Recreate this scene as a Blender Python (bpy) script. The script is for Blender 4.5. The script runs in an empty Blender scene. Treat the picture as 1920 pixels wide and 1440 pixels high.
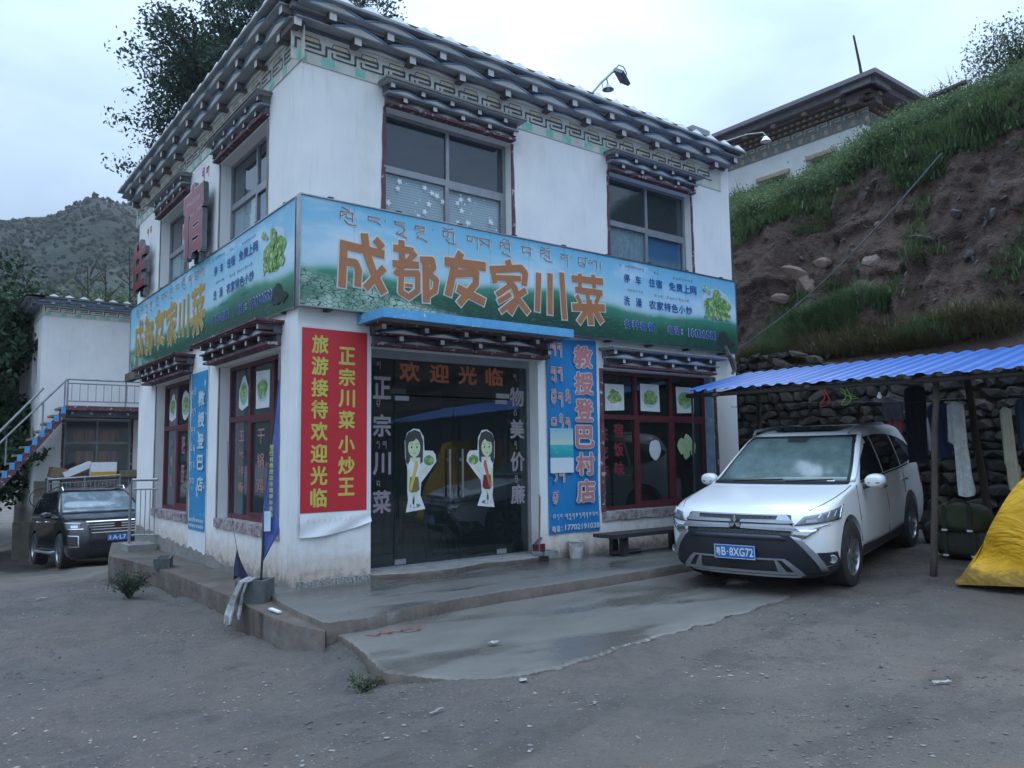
import bpy, bmesh, math, random
import numpy as np
from mathutils import Vector, Matrix
random.seed(7); RNG = np.random.default_rng(7)
R = math.radians
scene = bpy.context.scene
COL = scene.collection

# ---------------------------------------------------------------- camera, sky, sun, exposure
cam_d = bpy.data.cameras.new('camera'); cam = bpy.data.objects.new('camera', cam_d); COL.objects.link(cam)
cam_d.sensor_width = 36.0; cam_d.lens = 36.0*1466.8/1920.0; cam_d.clip_end = 3000; cam_d.clip_start = .05
_p, _y, _r = 0.0922, 0.65827, -0.012966
_f = Vector((math.cos(_p)*math.sin(_y), math.cos(_p)*math.cos(_y), math.sin(_p)))
_rt = Vector((math.cos(_y), -math.sin(_y), 0)); _up = _rt.cross(_f)
_rt2 = _rt*math.cos(_r)+_up*math.sin(_r); _up2 = -_rt*math.sin(_r)+_up*math.cos(_r)
cam.matrix_world = Matrix(((_rt2.x, _up2.x, -_f.x, -3.2918), (_rt2.y, _up2.y, -_f.y, -8.0344), (_rt2.z, _up2.z, -_f.z, 1.5), (0, 0, 0, 1)))
scene.camera = cam
SUN_EL, SUN_AZ = R(38), R(50)          # azimuth from +Y towards +X
world = bpy.data.worlds.new('World'); scene.world = world; world.use_nodes = True
wn, wl = world.node_tree.nodes, world.node_tree.links
wn.clear()
w_out = wn.new('ShaderNodeOutputWorld'); w_bg = wn.new('ShaderNodeBackground'); w_bg2 = wn.new('ShaderNodeBackground')
w_mix = wn.new('ShaderNodeMixShader')
sky = wn.new('ShaderNodeTexSky'); sky.sky_type = 'NISHITA'; sky.sun_disc = False
sky.sun_elevation = SUN_EL; sky.sun_rotation = SUN_AZ; sky.altitude = 3000; sky.air_density = 1.0; sky.dust_density = 2.0
w_bg.inputs['Strength'].default_value = 0.09
wl.new(sky.outputs[0], w_bg.inputs['Color'])
# overcast cloud layer
tc = wn.new('ShaderNodeTexCoord'); mp = wn.new('ShaderNodeMapping'); mp.inputs['Scale'].default_value = (1.3, 1.3, 3.0)
nz = wn.new('ShaderNodeTexNoise'); nz.inputs['Scale'].default_value = 1.5; nz.inputs['Detail'].default_value = 6; nz.inputs['Roughness'].default_value = .5; nz.inputs['Distortion'].default_value = .3
wl.new(tc.outputs['Generated'], mp.inputs['Vector']); wl.new(mp.outputs[0], nz.inputs['Vector'])
cr = wn.new('ShaderNodeValToRGB'); cr.color_ramp.elements[0].position = .36; cr.color_ramp.elements[1].position = .66
cr.color_ramp.elements[0].color = (.22, .30, .42, 1); cr.color_ramp.elements[1].color = (.42, .54, .69, 1)
wl.new(nz.outputs['Fac'], cr.inputs['Fac'])
# broad glow of the hidden sun through the cloud
dotn = wn.new('ShaderNodeVectorMath'); dotn.operation = 'DOT_PRODUCT'
nrmv = wn.new('ShaderNodeVectorMath'); nrmv.operation = 'NORMALIZE'; wl.new(tc.outputs['Generated'], nrmv.inputs[0])
wl.new(nrmv.outputs[0], dotn.inputs[0]); dotn.inputs[1].default_value = (math.sin(SUN_AZ)*math.cos(SUN_EL), math.cos(SUN_AZ)*math.cos(SUN_EL), math.sin(SUN_EL))
mr = wn.new('ShaderNodeMapRange'); mr.inputs['From Min'].default_value = .80; mr.inputs['From Max'].default_value = 1.0; mr.inputs['To Min'].default_value = 1.0; mr.inputs['To Max'].default_value = 1.12; mr.interpolation_type = 'SMOOTHSTEP'
wl.new(dotn.outputs['Value'], mr.inputs['Value'])
# an overcast sky is brighter overhead than near the horizon (CIE overcast)
sx = wn.new('ShaderNodeSeparateXYZ'); wl.new(nrmv.outputs[0], sx.inputs[0]); cie = wn.new('ShaderNodeMapRange'); cie.inputs['From Min'].default_value = 0; cie.inputs['From Max'].default_value = 1; cie.inputs['To Min'].default_value = .52; cie.inputs['To Max'].default_value = 4.6; zz_ = wn.new('ShaderNodeMath'); zz_.operation = 'MULTIPLY'; wl.new(sx.outputs['Z'], zz_.inputs[0]); wl.new(sx.outputs['Z'], zz_.inputs[1]); wl.new(zz_.outputs[0], cie.inputs['Value'])
mu = wn.new('ShaderNodeMath'); mu.operation = 'MULTIPLY'; wl.new(cie.outputs[0], mu.inputs[0]); wl.new(mr.outputs[0], mu.inputs[1])
wl.new(cr.outputs['Color'], w_bg2.inputs['Color']); wl.new(mu.outputs[0], w_bg2.inputs['Strength'])
w_mix.inputs[0].default_value = .88
wl.new(w_bg.outputs[0], w_mix.inputs[1]); wl.new(w_bg2.outputs[0], w_mix.inputs[2]); wl.new(w_mix.outputs[0], w_out.inputs['Surface'])
sun_d = bpy.data.lights.new('sun', 'SUN'); sun_d.energy = .6; sun_d.angle = R(25); sun_d.color = (1.0, .97, .93)
sun = bpy.data.objects.new('sun', sun_d); COL.objects.link(sun)
sun.rotation_euler = Vector((-math.sin(SUN_AZ)*math.cos(SUN_EL), -math.cos(SUN_AZ)*math.cos(SUN_EL), -math.sin(SUN_EL))).to_track_quat('-Z', 'Y').to_euler()
scene.view_settings.view_transform = 'Standard'; scene.view_settings.look = 'None'
scene.view_settings.exposure = 1.0; scene.view_settings.gamma = 1.0; scene.view_settings.use_curve_mapping = False
scene.cycles.max_bounces = 8; scene.cycles.transparent_max_bounces = 12

# ---------------------------------------------------------------- text shapes (built-in font), cut before anything heavy exists
TEXTS = {}
def text_geo(body, bold=0.0):
    k = (body, bold)
    if k in TEXTS: return TEXTS[k]
    cu = bpy.data.curves.new('t', 'FONT'); cu.body = body; cu.size = 1; cu.offset = bold; cu.resolution_u = 3; cu.fill_mode = 'FRONT'
    ob = bpy.data.objects.new('t', cu); COL.objects.link(ob)
    dg = bpy.context.evaluated_depsgraph_get()
    me = bpy.data.meshes.new_from_object(ob.evaluated_get(dg))
    v = np.array([x.co[:2] for x in me.vertices]) if len(me.vertices) else np.zeros((0, 2))
    f = [tuple(p.vertices) for p in me.polygons]
    bpy.data.objects.remove(ob); bpy.data.curves.remove(cu); bpy.data.meshes.remove(me)
    TEXTS[k] = (v, f); return TEXTS[k]
for s_ in set('停车住宿免费上网洗澡农家特色小炒各种套餐电话旅游接待欢迎光临正宗川菜王教授登巴村店物美价廉饭吃味干锅鸡玉米排骨水煮鱼肥肠元津粤：'):
    text_geo(s_)
for s_ in ('18030583', '17702191038', 'B·8XG72', 'A·L7', '电话：'): text_geo(s_)

# ---------------------------------------------------------------- mesh helpers
class MB:
    def __init__(s): s.v = []; s.f = []
    def add(s, vs, fs):
        n = len(s.v); s.v += [tuple(map(float, p)) for p in vs]; s.f += [tuple(i+n for i in f) for f in fs]; return s
    def box(s, x0, x1, y0, y1, z0, z1):
        v = [(x, y, z) for z in (z0, z1) for y in (y0, y1) for x in (x0, x1)]
        return s.add(v, [(0, 2, 3, 1), (4, 5, 7, 6), (0, 1, 5, 4), (2, 6, 7, 3), (0, 4, 6, 2), (1, 3, 7, 5)])
    def fbox(s, F, u0, u1, v0, v1, d0, d1):      # box in a facade frame
        P = [F(u, v, d) for d in (d0, d1) for v in (v0, v1) for u in (u0, u1)]
        return s.add(P, [(0, 2, 3, 1), (4, 5, 7, 6), (0, 1, 5, 4), (2, 6, 7, 3), (0, 4, 6, 2), (1, 3, 7, 5)])
    def quad(s, a, b, c, d): return s.add([a, b, c, d], [(0, 1, 2, 3)])
    def prism(s, F, pts, d0, d1):                # polygon in frame, extruded along the normal
        n = len(pts); P = [F(u, v, d0) for u, v in pts]+[F(u, v, d1) for u, v in pts]
        return s.add(P, [tuple(range(n))[::-1], tuple(range(n, 2*n))]+[(i, (i+1) % n, (i+1) % n+n, i+n) for i in range(n)])
    def tube(s, pts, r, n=6, caps=True):
        pts = [Vector(p) for p in pts]; rs = r if isinstance(r, (list, tuple)) else [r]*len(pts)
        V = []; prev = None
        for i, p in enumerate(pts):
            t = (pts[min(i+1, len(pts)-1)]-pts[max(i-1, 0)]).normalized()
            a = prev if prev is not None else (Vector((0, 0, 1)) if abs(t.z) < .9 else Vector((1, 0, 0)))
            b = t.cross(a).normalized(); a = b.cross(t).normalized(); prev = a
            for k in range(n):
                an = 2*math.pi*k/n; V.append(p+(a*math.cos(an)+b*math.sin(an))*rs[i])
        Fs = []
        for i in range(len(pts)-1):
            for k in range(n):
                k2 = (k+1) % n; Fs.append((i*n+k, i*n+k2, (i+1)*n+k2, (i+1)*n+k))
        if caps: Fs += [tuple(range(n))[::-1], tuple(range((len(pts)-1)*n, len(pts)*n))]
        return s.add(V, Fs)
    def lathe(s, prof, n=20, M=None):            # (r, z) profile about z, closed by M
        V = []; M = M or Matrix()
        for r, z in prof:
            for k in range(n):
                a = 2*math.pi*k/n; V.append(M @ Vector((r*math.cos(a), r*math.sin(a), z)))
        Fs = [(i*n+k, i*n+(k+1) % n, (i+1)*n+(k+1) % n, (i+1)*n+k) for i in range(len(prof)-1) for k in range(n)]
        return s.add(V, Fs)
    def text(s, F, body, u0, v0, u1, v1, d, bold=.022, keep=False):
        v, f = text_geo(body)
        if not len(v): return s
        lo, hi = v.min(0)-bold, v.max(0)+bold; sz = hi-lo
        su = (u1-u0)/sz[0]; sv = (v1-v0)/sz[1]; ou = ov = 0
        if keep:
            k = min(su, sv); ou = ((u1-u0)-k*sz[0])/2; ov = ((v1-v0)-k*sz[1])/2; su = sv = k
        dirs = [(0, 0)]+([(bold*math.cos(a), bold*math.sin(a)) for a in [k*math.pi/4+.2 for k in range(8)]] if bold else [])
        for i, (ax, ay) in enumerate(dirs):
            s.add([F(u0+ou+(p[0]+ax-lo[0])*su, v0+ov+(p[1]+ay-lo[1])*sv, d+i*.00015) for p in v], f)
        return s
    def chars(s, F, body, u0, v0, u1, v1, d, bold=.022):   # a row of separate characters filling a box
        n = len(body); w = (u1-u0)/n
        for i, c in enumerate(body):
            if c != ' ': s.text(F, c, u0+w*i+w*.04, v0, u0+w*(i+1)-w*.04, v1, d, bold)
        return s
    def column(s, F, body, u0, u1, vt, vb, d, bold=.022, fill=.86):
        n = len(body); h = (vt-vb)/n
        for i, c in enumerate(body):
            if c != ' ': s.text(F, c, u0, vt-h*(i+fill), u1, vt-h*i, d, bold)
        return s
    def stroke(s, F, pts, w, d, ext=0.0):
        for (a, b) in zip(pts[:-1], pts[1:]):
            a = Vector(a); b = Vector(b); t = b-a
            if t.length < 1e-5: continue
            t.normalize(); nn = Vector((-t.y, t.x))*w/2; a2 = a-t*(ext+w*.08); b2 = b+t*(ext+w*.08)
            s.add([F(q.x, q.y, d) for q in (a2-nn, b2-nn, b2+nn, a2+nn)], [(0, 1, 2, 3)]); d += .0002
        for q in pts[1:-1]:
            s.add([F(q[0]+math.cos(k*math.pi/4)*w/2, q[1]+math.sin(k*math.pi/4)*w/2, d) for k in range(8)], [tuple(range(8))]); d += .0002
        return s
    def build(s, name, mat, parent=None, smooth=False, local=False, **tags):
        me = bpy.data.meshes.new(name); me.from_pydata(s.v, [], s.f)
        if smooth: 
            me.polygons.foreach_set('use_smooth', [True]*len(me.polygons))
            if smooth is not True: me.set_sharp_from_angle(angle=R(smooth))
        me.materials.append(mat); me.update()
        return link(name, me, parent, local, **tags)
PW = {}
def link(name, me, parent=None, local=False, **tags):
    o = bpy.data.objects.new(name, me); COL.objects.link(o)
    if parent is not None:
        o.parent = parent
        if not local and parent.name in PW: o.matrix_parent_inverse = PW[parent.name].inverted()
    for k, v in tags.items(): o[k] = v
    return o
def colparts(parent, F, body, u0, u1, vt, vb, d, bold, fill, mat, nm='character', omat=None, obold=.085):
    n = len(body); h = (vt-vb)/n
    for i, c in enumerate(body):
        if c == ' ': continue
        o = MB().text(F, c, u0, vt-h*(i+fill), u1, vt-h*i, d, bold).build(nm, mat, parent)
        if omat: MB().text(F, c, u0-.014, vt-h*(i+fill)-.010, u1+.014, vt-h*i+.010, d-.003, obold).build('character_outline', omat, o)
def thing(name, label, cat, loc=(0, 0, 0), rotz=0, group=None):
    o = bpy.data.objects.new(name, None); COL.objects.link(o); o.location = loc; o.rotation_euler = (0, 0, rotz)
    o.empty_display_size = .2
    PW[o.name] = Matrix.Translation(loc) @ Matrix.Rotation(rotz, 4, 'Z')
    o['label'] = label; o['category'] = cat
    if group: o['group'] = group
    return o
def T(label, cat, group=None):
    d = dict(label=label, category=cat)
    if group: d['group'] = group
    return d
def copy_tree(o, loc=None, rotz=None, parent=None, label=None):
    c = o.copy(); COL.objects.link(c)
    if parent is not None: c.parent = parent
    if loc is not None: c.location = loc
    if rotz is not None: c.rotation_euler = (0, 0, rotz)
    if label: c['label'] = label
    for ch in list(o.children): copy_tree(ch, parent=c)
    return c
def FR(u, v, d): return (u, -d, v)             # front facade, d outwards (towards the yard)
def LF(u, v, d): return (-d, -u, v)            # left facade, u = -y
def np_mesh(name, V, Fq, mat, parent=None, smooth=False, **tags):
    me = bpy.data.meshes.new(name); V = np.asarray(V, np.float32); Fq = np.asarray(Fq, np.int32)
    n, k = Fq.shape
    me.vertices.add(len(V)); me.vertices.foreach_set('co', V.ravel())
    me.loops.add(n*k); me.loops.foreach_set('vertex_index', Fq.ravel())
    me.polygons.add(n); me.polygons.foreach_set('loop_start', np.arange(0, n*k, k, dtype=np.int32)); me.polygons.foreach_set('loop_total', np.full(n, k, np.int32))
    me.polygons.foreach_set('use_smooth', np.full(n, bool(smooth)))
    me.update(calc_edges=True); me.materials.append(mat)
    return link(name, me, parent, **tags)
def vnoise(x, y, z=0.0, seed=0):               # smooth value noise on arrays
    x = np.asarray(x, float); y = np.asarray(y, float); z = np.zeros_like(x)+z
    xi, yi, zi = np.floor(x).astype(int), np.floor(y).astype(int), np.floor(z).astype(int)
    fx, fy, fz = x-xi, y-yi, z-zi
    fx, fy, fz = fx*fx*(3-2*fx), fy*fy*(3-2*fy), fz*fz*(3-2*fz)
    def h(a, b, c):
        n = (a*374761393+b*668265263+c*1274126177+seed*974634777) & 0xffffffff
        n = ((n ^ (n >> 13))*1274126177) & 0xffffffff; n = n ^ (n >> 16)
        return (n & 0xffff)/65535.0*2-1
    r = 0
    for a in (0, 1):
        for b in (0, 1):
            for c in (0, 1):
                r = r+h(xi+a, yi+b, zi+c)*(fx if a else 1-fx)*(fy if b else 1-fy)*(fz if c else 1-fz)
    return r
def fbm(x, y, z=0.0, o=4, seed=0):
    s = 0; a = 1
    for i in range(o): s = s+a*vnoise(np.asarray(x)*2**i, np.asarray(y)*2**i, z*2**i if np.isscalar(z) else np.asarray(z)*2**i, seed+i); a *= .5
    return s

# ---------------------------------------------------------------- materials
MATS = {}
def lin(h):
    c = [int(h[i:i+2], 16)/255 for i in (0, 2, 4)]
    return tuple(((x+.055)/1.055)**2.4 if x > .04045 else x/12.92 for x in c)
def mk(name, c1, c2=None, rough=.7, scale=6.0, bump=0.0, bscale=40.0, metal=0.0, coat=0.0, stretch=(1, 1, 1), spec=.5, detail=5, contrast=(.35, .65), c3=None, c3lim=(.6, .7), c3scale=2.0, sheen=0):
    if name in MATS: return MATS[name]
    m = bpy.data.materials.new(name); m.use_nodes = True; nt = m.node_tree; N, L = nt.nodes, nt.links
    b = N['Principled BSDF']; b.inputs['Roughness'].default_value = rough; b.inputs['Metallic'].default_value = metal
    b.inputs['Specular IOR Level'].default_value = spec; b.inputs['Coat Weight'].default_value = coat; b.inputs['Coat Roughness'].default_value = .04
    c2 = c2 or tuple(x*.8 for x in c1)
    tcn = N.new('ShaderNodeTexCoord'); mpn = N.new('ShaderNodeMapping'); mpn.inputs['Scale'].default_value = stretch
    L.new(tcn.outputs['Object'], mpn.inputs['Vector'])
    n1 = N.new('ShaderNodeTexNoise'); n1.inputs['Scale'].default_value = scale; n1.inputs['Detail'].default_value = detail; n1.inputs['Roughness'].default_value = .6
    L.new(mpn.outputs[0], n1.inputs['Vector'])
    r = N.new('ShaderNodeValToRGB'); r.color_ramp.elements[0].position = contrast[0]; r.color_ramp.elements[1].position = contrast[1]
    r.color_ramp.elements[0].color = (*c1, 1); r.color_ramp.elements[1].color = (*c2, 1)
    L.new(n1.outputs['Fac'], r.inputs['Fac']); out = r.outputs['Color']
    if c3:
        n3 = N.new('ShaderNodeTexNoise'); n3.inputs['Scale'].default_value = c3scale; n3.inputs['Detail'].default_value = 6; L.new(mpn.outputs[0], n3.inputs['Vector'])
        r3 = N.new('ShaderNodeMapRange'); r3.inputs['From Min'].default_value = c3lim[0]; r3.inputs['From Max'].default_value = c3lim[1]; L.new(n3.outputs['Fac'], r3.inputs['Value'])
        mx = N.new('ShaderNodeMix'); mx.data_type = 'RGBA'; L.new(r3.outputs[0], mx.inputs['Factor']); L.new(out, mx.inputs['A']); mx.inputs['B'].default_value = (*c3, 1); out = mx.outputs['Result']
    L.new(out, b.inputs['Base Color'])
    if bump:
        n2 = N.new('ShaderNodeTexNoise'); n2.inputs['Scale'].default_value = bscale; n2.inputs['Detail'].default_value = 4; L.new(mpn.outputs[0], n2.inputs['Vector'])
        bp = N.new('ShaderNodeBump'); bp.inputs['Strength'].default_value = bump; bp.inputs['Distance'].default_value = .02
        L.new(n2.outputs['Fac'], bp.inputs['Height']); L.new(bp.outputs[0], b.inputs['Normal'])
    MATS[name] = m; return m
class NT:
    """small helper to write node graphs compactly"""
    def __init__(s, name, rough=.6):
        s.m = bpy.data.materials.new(name); s.m.use_nodes = True; s.N = s.m.node_tree.nodes; s.L = s.m.node_tree.links
        s.b = s.N['Principled BSDF']; s.b.inputs['Roughness'].default_value = rough
        s.tc = s.N.new('ShaderNodeTexCoord').outputs['Object']; MATS[name] = s.m
    def sep(s, v=None):
        n = s.N.new('ShaderNodeSeparateXYZ'); s.L.new(v or s.tc, n.inputs[0]); return n.outputs
    def mapv(s, scale=(1, 1, 1), rot=(0, 0, 0), v=None):
        n = s.N.new('ShaderNodeMapping'); n.inputs['Scale'].default_value = scale; n.inputs['Rotation'].default_value = rot; s.L.new(v or s.tc, n.inputs[0]); return n.outputs[0]
    def noise(s, scale, detail=5, v=None, rough=.6, dist=0):
        n = s.N.new('ShaderNodeTexNoise'); n.inputs['Scale'].default_value = scale; n.inputs['Detail'].default_value = detail; n.inputs['Roughness'].default_value = rough; n.inputs['Distortion'].default_value = dist
        s.L.new(v or s.tc, n.inputs['Vector']); return n.outputs['Fac']
    def vor(s, scale, v=None, feature='DISTANCE_TO_EDGE'):
        n = s.N.new('ShaderNodeTexVoronoi'); n.feature = feature; n.inputs['Scale'].default_value = scale; s.L.new(v or s.tc, n.inputs['Vector']); return n
    def m_(s, op, a, b=None, c=None, clamp=False):
        n = s.N.new('ShaderNodeMath'); n.operation = op; n.use_clamp = clamp
        for i, x in enumerate((a, b, c)):
            if x is None: continue
            if isinstance(x, (int, float)): n.inputs[i].default_value = x
            else: s.L.new(x, n.inputs[i])
        return n.outputs[0]
    def rng(s, v, a, b, c=0., d=1., smooth=False):
        n = s.N.new('ShaderNodeMapRange'); n.inputs['From Min'].default_value = a; n.inputs['From Max'].default_value = b; n.inputs['To Min'].default_value = c; n.inputs['To Max'].default_value = d
        if smooth: n.interpolation_type = 'SMOOTHSTEP'
        s.L.new(v, n.inputs['Value']); return n.outputs[0]
    def ramp(s, v, stops):
        n = s.N.new('ShaderNodeValToRGB'); e = n.color_ramp.elements
        e[0].position, e[0].color = stops[0][0], (*stops[0][1], 1); e[1].position, e[1].color = stops[-1][0], (*stops[-1][1], 1)
        for p, c in stops[1:-1]:
            q = e.new(p); q.color = (*c, 1)
        s.L.new(v, n.inputs['Fac']); return n.outputs['Color']
    def mix(s, f, a, b, mode='MIX'):
        n = s.N.new('ShaderNodeMix'); n.data_type = 'RGBA'; n.blend_type = mode
        for k, x in (('Factor', f), ('A', a), ('B', b)):
            if isinstance(x, (int, float)): n.inputs[k].default_value = x
            elif isinstance(x, tuple): n.inputs[k].default_value = (*x, 1)
            else: s.L.new(x, n.inputs[k])
        return n.outputs['Result']
    def out(s, col, rough=None, bump=None, bs=.3, bd=.02):
        s.L.new(col, s.b.inputs['Base Color'])
        if rough is not None and not isinstance(rough, float): s.L.new(rough, s.b.inputs['Roughness'])
        if bump is not None:
            n = s.N.new('ShaderNodeBump'); n.inputs['Strength'].default_value = bs; n.inputs['Distance'].default_value = bd; s.L.new(bump, n.inputs['Height']); s.L.new(n.outputs[0], s.b.inputs['Normal'])
        return s.m

# whitewashed wall with rain streaks, red mud splash at the foot and patches of worn plaster
w = NT('whitewash', .85); xyz = w.sep()
n1 = w.noise(1.3, 6); n2 = w.noise(3.0, 6, v=w.mapv((6, 6, .5))); n3 = w.noise(9, 5)
base = w.mix(w.rng(n1, .35, .7), (.80, .80, .78), (.70, .71, .71))
base = w.mix(w.m_('MULTIPLY', w.rng(n2, .54, .78), .38), base, (.50, .49, .46)); n4 = w.noise(.8, 5, v=w.mapv((1, 1, .6))); base = w.mix(w.rng(n4, .56, .66, 0, .35, True), base, (.60, .57, .52))
mudh = w.m_('ADD', xyz['Z'], w.m_('MULTIPLY', n3, -.55))
base = w.mix(w.rng(mudh, -.10, .42, .8, 0., True), base, (.46, .34, .26))
base = w.mix(w.rng(mudh, -.16, .02, .9, 0., True), base, (.20, .18, .165))
M_WALL = w.out(base, None, w.noise(30, 4), .15, .01)
M_WALLIN = mk('interior wall', (.30, .32, .33), (.24, .26, .27), .9)
# ground: wet gravelly earth
g = NT('wet earth', .75); nA = g.noise(.55, 8, rough=.65); nB = g.noise(6, 8, rough=.7); nC = g.noise(45, 5)
c = g.ramp(nA, [(.32, (.072, .064, .056)), (.45, (.115, .100, .086)), (.55, (.155, .122, .100)), (.62, (.110, .095, .082)), (.75, (.185, .172, .152))])
nD = g.noise(1.7, 6, rough=.7, dist=.6); c = g.mix(g.rng(nD, .50, .62, 0, .6, True), c, (.150, .128, .112)); c = g.mix(g.rng(nD, .46, .36, 0, .65, True), c, (.064, .059, .054)); c = g.mix(g.rng(nB, .35, .7, 0, .5), c, (.150, .135, .125)); c = g.mix(g.rng(nC, .58, .72, 0, .5), c, (.17, .155, .145)); c = g.mix(g.rng(nC, .42, .3, 0, .6), c, (.035, .030, .028))
gx = g.sep()
for a_, b_, w_ in ((.10, -4.55, .10), (.10, -6.0, .10), (-.35, -5.6, .09), (-.35, -7.0, .09)):
    ds = g.m_('ABSOLUTE', g.m_('SUBTRACT', g.m_('SUBTRACT', gx['Y'], g.m_('MULTIPLY', gx['X'], a_)), g.m_('ADD', g.m_('MULTIPLY', g.m_('SINE', g.m_('MULTIPLY', gx['X'], .6)), .25), b_)))
    trd = g.m_('MULTIPLY', g.rng(ds, w_*1.3, w_*.7, 0, 1, True), g.rng(g.noise(2.2, 4), .40, .58, .0, .55)); c = g.mix(trd, c, (.060, .054, .050))
vs = g.vor(30, feature='F1'); sp = g.m_('MULTIPLY', g.rng(vs.outputs['Distance'], .19, .12), g.rng(g.noise(5, 4), .50, .60)); c = g.mix(sp, c, (.34, .32, .30))
M_GROUND = g.out(c, g.rng(g.noise(.8, 6), .35, .65, .50, .88), g.m_('ADD', g.m_('MULTIPLY', nB, 1.6), g.m_('MULTIPLY', nC, .8)), .95, .05)
# wet concrete
def concrete(name, a, b_, wet=.6):
    g = NT(name, .6); n1 = g.noise(1.1, 7, v=g.mapv((1, 2.2, 1))); n2 = g.noise(28, 5); n3 = g.noise(.7, 6, v=g.mapv((.6, 1.6, 1)))
    c = g.ramp(n1, [(.35, a), (.65, b_)]); c = g.mix(g.rng(n2, .4, .7, 0, .25), c, tuple(x*.6 for x in a))
    c = g.mix(g.rng(n3, .52, .60, 0, wet, True), c, tuple(x*.5 for x in a))
    return g.out(c, g.rng(n3, .46, .62, .62, .24, True), n2, .12, .01)
M_APRON = concrete('wet apron concrete', (.118, .110, .096), (.155, .146, .128), .45)
M_TERR = concrete('terrace concrete', (.105, .100, .092), (.135, .13, .12), .55)
M_LEDGE = mk('muddy concrete', (.12, .094, .074), (.075, .060, .050), .85, 4, .8, 14, c3=(.18, .165, .145), c3lim=(.55, .75))
M_RAW = mk('raw cement render', (.26, .245, .225), (.18, .17, .16), .9, 5, .3, 40)
# cut hillside earth
g = NT('hill earth', .95); v_ = g.mapv((1, 1, .35)); n1 = g.noise(.9, 8, v=v_, rough=.7); n2 = g.noise(9, 6, rough=.7); vz = g.sep()
c = g.ramp(n1, [(.32, (.058, .036, .028)), (.5, (.110, .066, .049)), (.70, (.165, .105, .078))]); c = g.mix(g.rng(n2, .52, .75, 0, .45), c, (.15, .105, .085)); c = g.mix(g.rng(n2, .47, .34, 0, .85), c, (.018, .013, .013))
M_HILL = g.out(c, None, g.m_('ADD', n2, g.noise(30, 4)), 1.0, .12)
M_HILLG = mk('grassy soil', (.030, .045, .020), (.07, .06, .04), .95, 3, .6, 20)
M_STONE = [mk('wall stone %d' % i, c, tuple(x*.55 for x in c), .85, 7, .6, 18, c3=(.05, .06, .035), c3lim=(.55, .75), c3scale=5) for i, c in enumerate([(.036, .033, .030), (.055, .044, .037), (.024, .025, .024), (.078, .068, .060)])]
M_ROCK = [mk('hill rock %d' % i, c, tuple(x*.6 for x in c), .85, 5, .7, 14) for i, c in enumerate([(.21, .145, .12), (.09, .08, .078), (.24, .19, .16)])]
M_DARK = mk('dark void', (.012, .012, .013), (.02, .02, .02), .9)
# paints
M_PURP = mk('worn purple brown paint', (.085, .032, .045), (.14, .06, .075), .7, 9, .3, 30, c3=(.42, .40, .42), c3lim=(.60, .66), c3scale=14)
M_PURPW = mk('very worn purple sill', (.16, .09, .10), (.40, .38, .38), .8, 12, .5, 30)
M_RED = mk('red painted frame', (.13, .025, .035), (.085, .02, .028), .45, 8)
M_BLUE = mk('blue trim paint', (.16, .28, .42), (.24, .35, .47), .7, 8, .2, 30, c3=(.4, .42, .44), c3lim=(.62, .72), c3scale=10)
M_SKYB = mk('canopy blue paint', (.09, .33, .60), (.13, .40, .66), .7, 8, .3, 30, c3=(.6, .62, .62), c3lim=(.66, .69), c3scale=12)
M_SLATE = mk('grey tier board', (.27, .285, .31), (.36, .37, .39), .8, 4, .2, 30)
M_SLATE2 = mk('blue black board', (.09, .10, .13), (.15, .16, .185), .8, 5)
M_TRI = mk('off white triangle', (.76, .76, .73), (.64, .64, .61), .8, 6, .2, 30)
M_BLK = mk('white rafter end', (.72, .72, .70), (.6, .6, .58), .8, 6)
M_MAROON = mk('rafter side', (.16, .13, .14), (.10, .08, .09), .8)
M_ROOFD = mk('dark slate roof', (.06, .06, .068), (.10, .10, .11), .85, 6, .4, 20)
M_BAND = mk('painted band ground', (.62, .62, .56), (.50, .50, .44), .85, 4, .1, 30, c3=(.35, .34, .30), c3lim=(.6, .72), c3scale=3)
M_KEY = mk('key pattern black', (.05, .055, .07), (.11, .11, .12), .8, 9)
M_GREEN = mk('green check paint', (.17, .48, .38), (.34, .60, .50), .85, 7, contrast=(.4, .7))
M_YEL = mk('faded yellow scroll', (.60, .50, .20), (.62, .58, .42), .85, 6)
M_ALU = mk('aluminium sash', (.30, .31, .33), (.24, .25, .27), .4, 6, metal=.4)
M_STEEL = mk('brushed steel', (.42, .43, .45), (.32, .33, .35), .28, 8, metal=.9)
M_RAIL = mk('galvanised rail', (.34, .35, .37), (.25, .26, .28), .4, 8, metal=.6)
M_BLACK = mk('matt black', (.02, .02, .022), (.03, .03, .032), .6)
M_WHITE = mk('white print', (.78, .79, .80), (.72, .74, .75), .5)
M_PAPER = mk('white paper', (.70, .72, .74), (.62, .64, .66), .7)
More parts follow.
